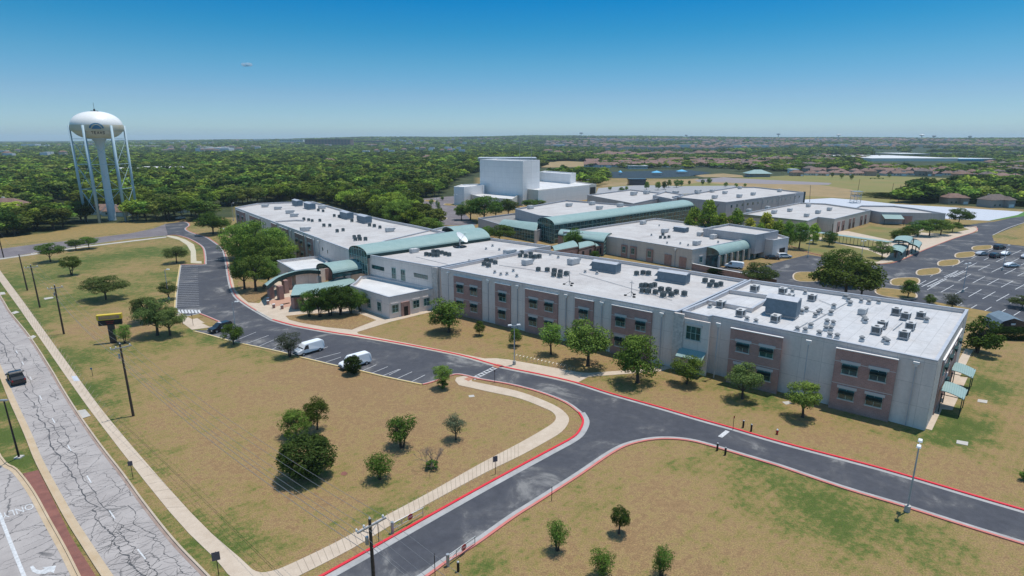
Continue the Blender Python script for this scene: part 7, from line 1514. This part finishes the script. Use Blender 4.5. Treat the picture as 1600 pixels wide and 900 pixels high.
# ================================================================== VEHICLES (front toward +X)
def vehicle(kind, paintm):
    t = thing(kind, '', {'cargo_van': 'van', 'pickup_truck': 'pickup', 'parked_suv': 'suv', 'parked_car': 'car', 'police_suv': 'police car'}[kind], (0, 0, 0))
    S = {'cargo_van': dict(L=5.7, W=2.0, pr=[(-2.8, .45), (-2.85, 1.0), (-2.80, 1.75), (-2.65, 2.12), (-2.3, 2.2), (1.0, 2.2), (1.25, 2.1), (1.85, 1.32), (2.6, 1.12), (2.82, .95), (2.86, .5)], belt=1.25, gl=[(1.2, 2.02), (1.78, 1.36)], sw=[(.55, 1.2), (1.6, 1.3), (1.15, 1.95), (.55, 1.95)], wx=1.75, wr=.36),
         'pickup_truck': dict(L=5.6, W=2.0, pr=[(-2.75, .5), (-2.8, 1.1), (-.75, 1.1), (-.65, 1.75), (-.45, 1.88), (.55, 1.88), (.75, 1.8), (1.3, 1.2), (2.5, 1.08), (2.75, .95), (2.8, .5)], belt=1.15, gl=[(.72, 1.78), (1.25, 1.22)], sw=[(-.6, 1.2), (1.1, 1.2), (.6, 1.72), (-.5, 1.72)], wx=1.75, wr=.4),
         'parked_suv': dict(L=4.9, W=1.95, pr=[(-2.35, .45), (-2.42, 1.0), (-2.2, 1.65), (-1.9, 1.76), (.3, 1.76), (.55, 1.68), (1.15, 1.12), (2.2, .98), (2.4, .8), (2.42, .45)], belt=1.05, gl=[(.52, 1.66), (1.1, 1.15)], sw=[(-2.0, 1.15), (.95, 1.12), (.4, 1.62), (-1.9, 1.62)], wx=1.45, wr=.37),
         'parked_car': dict(L=4.6, W=1.82, pr=[(-2.25, .4), (-2.3, .85), (-1.7, 1.0), (-1.05, 1.38), (-.7, 1.44), (.35, 1.44), (.6, 1.36), (1.2, .98), (2.05, .84), (2.28, .66), (2.3, .4)], belt=.92, gl=[(.58, 1.34), (1.15, 1.0)], sw=[(-1.4, 1.0), (.98, 1.0), (.45, 1.33), (-.95, 1.33)], wx=1.38, wr=.33)}
    s = S['parked_suv' if kind == 'police_suv' else kind]; W2 = s['W'] / 2; top = max(z for _, z in s['pr']); pr = s['pr']
    def yy(z): return W2 - max(0, z - s['belt']) / (top - s['belt']) * W2 * .17 - (.05 if z < .6 else 0)
    def body(b):
        n = len(pr); b.mesh([(x, -yy(z), z) for x, z in pr] + [(x, yy(z), z) for x, z in pr], [(i + 1, i, n + i, n + i + 1) for i in range(n - 1)] + [(0, n - 1, 2 * n - 1, n)])
        # sides fan with lower sill
        for sgn, o in ((-1, 0), (1, n)): b.poly([(x, sgn * yy(z), z) for x, z in (pr if sgn < 0 else pr[::-1])])
    o = loc_mb(t, 'body', paintm, body)
    bm = bmesh.new(); bm.from_mesh(o.data); bmesh.ops.remove_doubles(bm, verts=bm.verts, dist=.001); bmesh.ops.triangulate(bm, faces=[f for f in bm.faces if len(f.verts) > 5]); bmesh.ops.recalc_face_normals(bm, faces=bm.faces); eds = [e for e in bm.edges if len(e.link_faces) == 2 and e.calc_face_angle(0) > .5]; bmesh.ops.bevel(bm, geom=eds, offset=.06, segments=2, affect='EDGES', clamp_overlap=True); bm.to_mesh(o.data); bm.free()
    if kind == 'pickup_truck': loc_mb(t, 'cargo_bed', M_GRILLE, lambda b: b.box((-1.75, 0, 1.12), (1.8, 1.6, .02)))
    (ax, az_), (bx, bz) = s['gl']; dx, dz = bx - ax, bz - az_; L = math.hypot(dx, dz); nx, nz = -dz / L * .02, dx / L * .02
    loc_mb(t, 'windscreen', M_CARGLASS, lambda b: b.poly([(ax + nx + .02, -yy(az_) + .12, az_ + abs(nz) + .015), (bx + nx + .02, -yy(bz) + .08, bz + abs(nz) + .015), (bx + nx + .02, yy(bz) - .08, bz + abs(nz) + .015), (ax + nx + .02, yy(az_) - .12, az_ + abs(nz) + .015)]))
    for sg in (-1, 1): loc_mb(t, 'side_window', M_CARGLASS, lambda b: b.poly([(x, sg * (yy(z) + .012), z) for x, z in s['sw']]))
    if kind != 'pickup_truck': xr = pr[2][0]; loc_mb(t, 'rear_window', M_CARGLASS, lambda b: b.poly([(pr[1][0] * .25 + xr * .75 - .05, -W2 * .7, pr[2][1] - .35 * (pr[2][1] - pr[1][1])), (xr - .03, -W2 * .65, pr[2][1] - .03), (xr - .03, W2 * .65, pr[2][1] - .03), (pr[1][0] * .25 + xr * .75 - .05, W2 * .7, pr[2][1] - .35 * (pr[2][1] - pr[1][1]))]))
    for sx_ in (-1, 1):
        for sy in (-1, 1):
            wx, r_ = s['wx'] * sx_, s['wr']; b = MB(); b.tube((wx, sy * (W2 - .22), r_), (wx, sy * (W2 + .02), r_), r_, n=18); wh = b.build('wheel', M_TYRE, t, loc='local'); b = MB(); b.tube((wx, sy * (W2 - .1), r_), (wx, sy * (W2 + .035), r_), r_ * .58, n=12); q = b.build('rim', M_STEEL, t, loc='local'); q.parent = wh
    fx = pr[-2][0]
    for sy in (-1, 1): loc_mb(t, 'headlight', M_LENS, lambda b: b.box((fx - .02, sy * W2 * .72, pr[-2][1] - .1), (.1, .35, .16))); loc_mb(t, 'tail_light', M_REDL, lambda b: b.box((pr[1][0] - .0, sy * W2 * .82, pr[1][1] - .05), (.08, .18, .3))); loc_mb(t, 'mirror', paintm if kind != 'cargo_van' else M_BLACK, lambda b: b.box((s['sw'][1][0] - .1, sy * (W2 + .14), s['belt'] + .14), (.12, .24, .2)))
    loc_mb(t, 'bumper', M_GRILLE, lambda b: b.box((pr[-1][0] - .02, 0, .5), (.14, s['W'] * .9, .22))); loc_mb(t, 'grille', M_GRILLE, lambda b: b.box((fx + .03, 0, pr[-2][1] - .12), (.06, W2 * .8, .18)))
    loc_mb(t, 'underbody', M_GRILLE, lambda b: b.box((0, 0, .36), (s['L'] * .9, s['W'] * .86, .2)))
    return t
def park(t, rear, front, label, kindL=None, z=0.012):
    A, B_ = at(*rear), at(*front); az = math.atan2(B_[1] - A[1], B_[0] - A[0]); t.location = ((A[0] + B_[0]) / 2, (A[1] + B_[1]) / 2, z); t.rotation_euler = (0, 0, az); t['label'] = label; return t
v1 = vehicle('cargo_van', M_CW); park(v1, (504, 545), (462, 557.5), 'white cargo van parked left behind the greyish multi trunk tree')
v2 = vehicle('cargo_van', M_CW); park(v2, (577, 566), (533, 578.5), 'white cargo van parked right, partly behind the neat round bush')
for v in (v1, v2): loc_mb(v, 'door_line', M_COP, lambda b: [b.box((x, -1.005, 1.1), (.02, .01, 1.3)) for x in (-.6, .5)]); 
q = flat_text('side_emblem', 'AMP', .28, (-1.6, -.93, 1.65), 0, M_LOGO, rx=math.pi / 2, ext=.004); q.parent = v2; q = flat_text('side_emblem', 'OS', .22, (-1.6, -.93, 1.75), 0, M_LOGO2, rx=math.pi / 2, ext=.004); q.parent = v1
v3 = vehicle('police_suv', M_CB); park(v3, (361, 512), (328, 521.5), 'black police car with pale side lettering in the bay by the pale pad')
loc_mb(v3, 'light_bar', M_LENS, lambda b: b.box((.05, 0, 1.83), (.25, 1.1, .12)))
q = flat_text('side_lettering', 'POLICE', .42, (-.3, -.995, .80), 0, M_WHITE, rx=math.pi / 2, ext=.004); q.parent = v3
q = flat_text('side_lettering', 'POLICE', .42, (-.3, .995, .80), math.pi, M_WHITE, rx=math.pi / 2, ext=.004); q.parent = v3
v4 = vehicle('pickup_truck', M_CB); park(v4, (32, 604.5), (21.5, 588), 'black pickup truck driving away on the cracked street at the left edge', z=.014)
for kd, pm, a, c, lb in (('parked_suv', M_CW, (1214, 403.3), (1236, 403.0), 'white suv beside the dark car by the classroom block'), ('parked_car', M_CB, (1198, 404.5), (1216, 405.5), 'dark car left of the white suv by the classroom block'), ('cargo_van', M_CW, (1160, 420.5), (1134, 417.5), 'white van roof seen behind the brick screen wall'),
    ('parked_car', M_CS, (1526, 399.5), (1541, 398.5), 'silver car leftmost in the rear lot group'), ('parked_suv', M_CB, (1552, 390.5), (1570, 388.5), 'black suv at the back of the rear lot group'), ('parked_suv', M_CN, (1547, 404), (1562, 401.5), 'dark suv in the front of the rear lot group'), ('parked_car', M_CW, (1564, 401), (1577, 397), 'white car tucked behind the dark suv'), ('parked_car', M_CW, (1570, 417.5), (1590, 417), 'white car alone at the right of the rear lot'), ('parked_car', M_CS, (1592, 406), (1612, 401), 'silver car cut by the right picture edge'), ('parked_car', M_CW, (279.5, 342.8), (285.5, 342), 'white car far left by the trees near the water tower')):
    park(vehicle(kd, pm), a, c, lb)

# small far cloud, a clump of soft white puffs high above the horizon
rc = ray(383, 101); k = 9000 / math.hypot(rc[0], rc[1]); cx_, cy_, cz_ = rc[0] * k, rc[1] * k, H + rc[2] * k
b = MB(); ph = []
for j in range(9):
    r_ = R.uniform(18, 40); px_, pz_ = R.uniform(-55, 55), R.uniform(-6, 14); n = 10
    b.mesh([(cx_ + px_ + r_ * 1.3 * math.cos(a) * math.sin(p_), cy_ + r_ * math.sin(a) * math.sin(p_), cz_ + pz_ + r_ * .55 * math.cos(p_)) for p_ in [math.pi * i / 6 for i in range(7)] for a in [6.283 * i / n for i in range(n)]], [(i * n + j_, (i + 1) * n + j_, (i + 1) * n + (j_ + 1) % n, i * n + (j_ + 1) % n) for i in range(6) for j_ in range(n)])
mc = bpy.data.materials.new('cloud_mist'); mc.use_nodes = True; tn = mc.node_tree; tn.nodes.clear(); oo = tn.nodes.new('ShaderNodeOutputMaterial'); vo = tn.nodes.new('ShaderNodeVolumePrincipled'); vo.inputs['Density'].default_value = .02; vo.inputs['Color'].default_value = (.82, .92, 1, 1); tn.links.new(vo.outputs[0], oo.inputs['Volume'])
tag(b.build('cloud', mc), kind='structure')

# ================================================================== HAZE

hz = MB(); x0, x1, y0, y1, z0, z1 = -15200, 15200, -3400, 15200, -1.5, 118
hz.mesh([(x0, y0, z0), (x1, y0, z0), (x1, y1, z0), (x0, y1, z0), (x0, y0, z1), (x1, y0, z1), (x1, y1, z1), (x0, y1, z1)], [(3, 2, 1, 0), (4, 5, 6, 7), (0, 1, 5, 4), (1, 2, 6, 5), (2, 3, 7, 6), (3, 0, 4, 7)])
mh = bpy.data.materials.new('haze_air'); mh.use_nodes = True; tn = mh.node_tree; tn.nodes.clear(); oo = tn.nodes.new('ShaderNodeOutputMaterial'); vo = tn.nodes.new('ShaderNodeVolumePrincipled')
vo.inputs['Density'].default_value = 8e-5; vo.inputs['Color'].default_value = (.72, .90, 1, 1); vo.inputs['Anisotropy'].default_value = .1; tn.links.new(vo.outputs[0], oo.inputs['Volume'])
tag(hz.build('haze', mh), kind='stuff')
SC.cycles.volume_bounces = 0
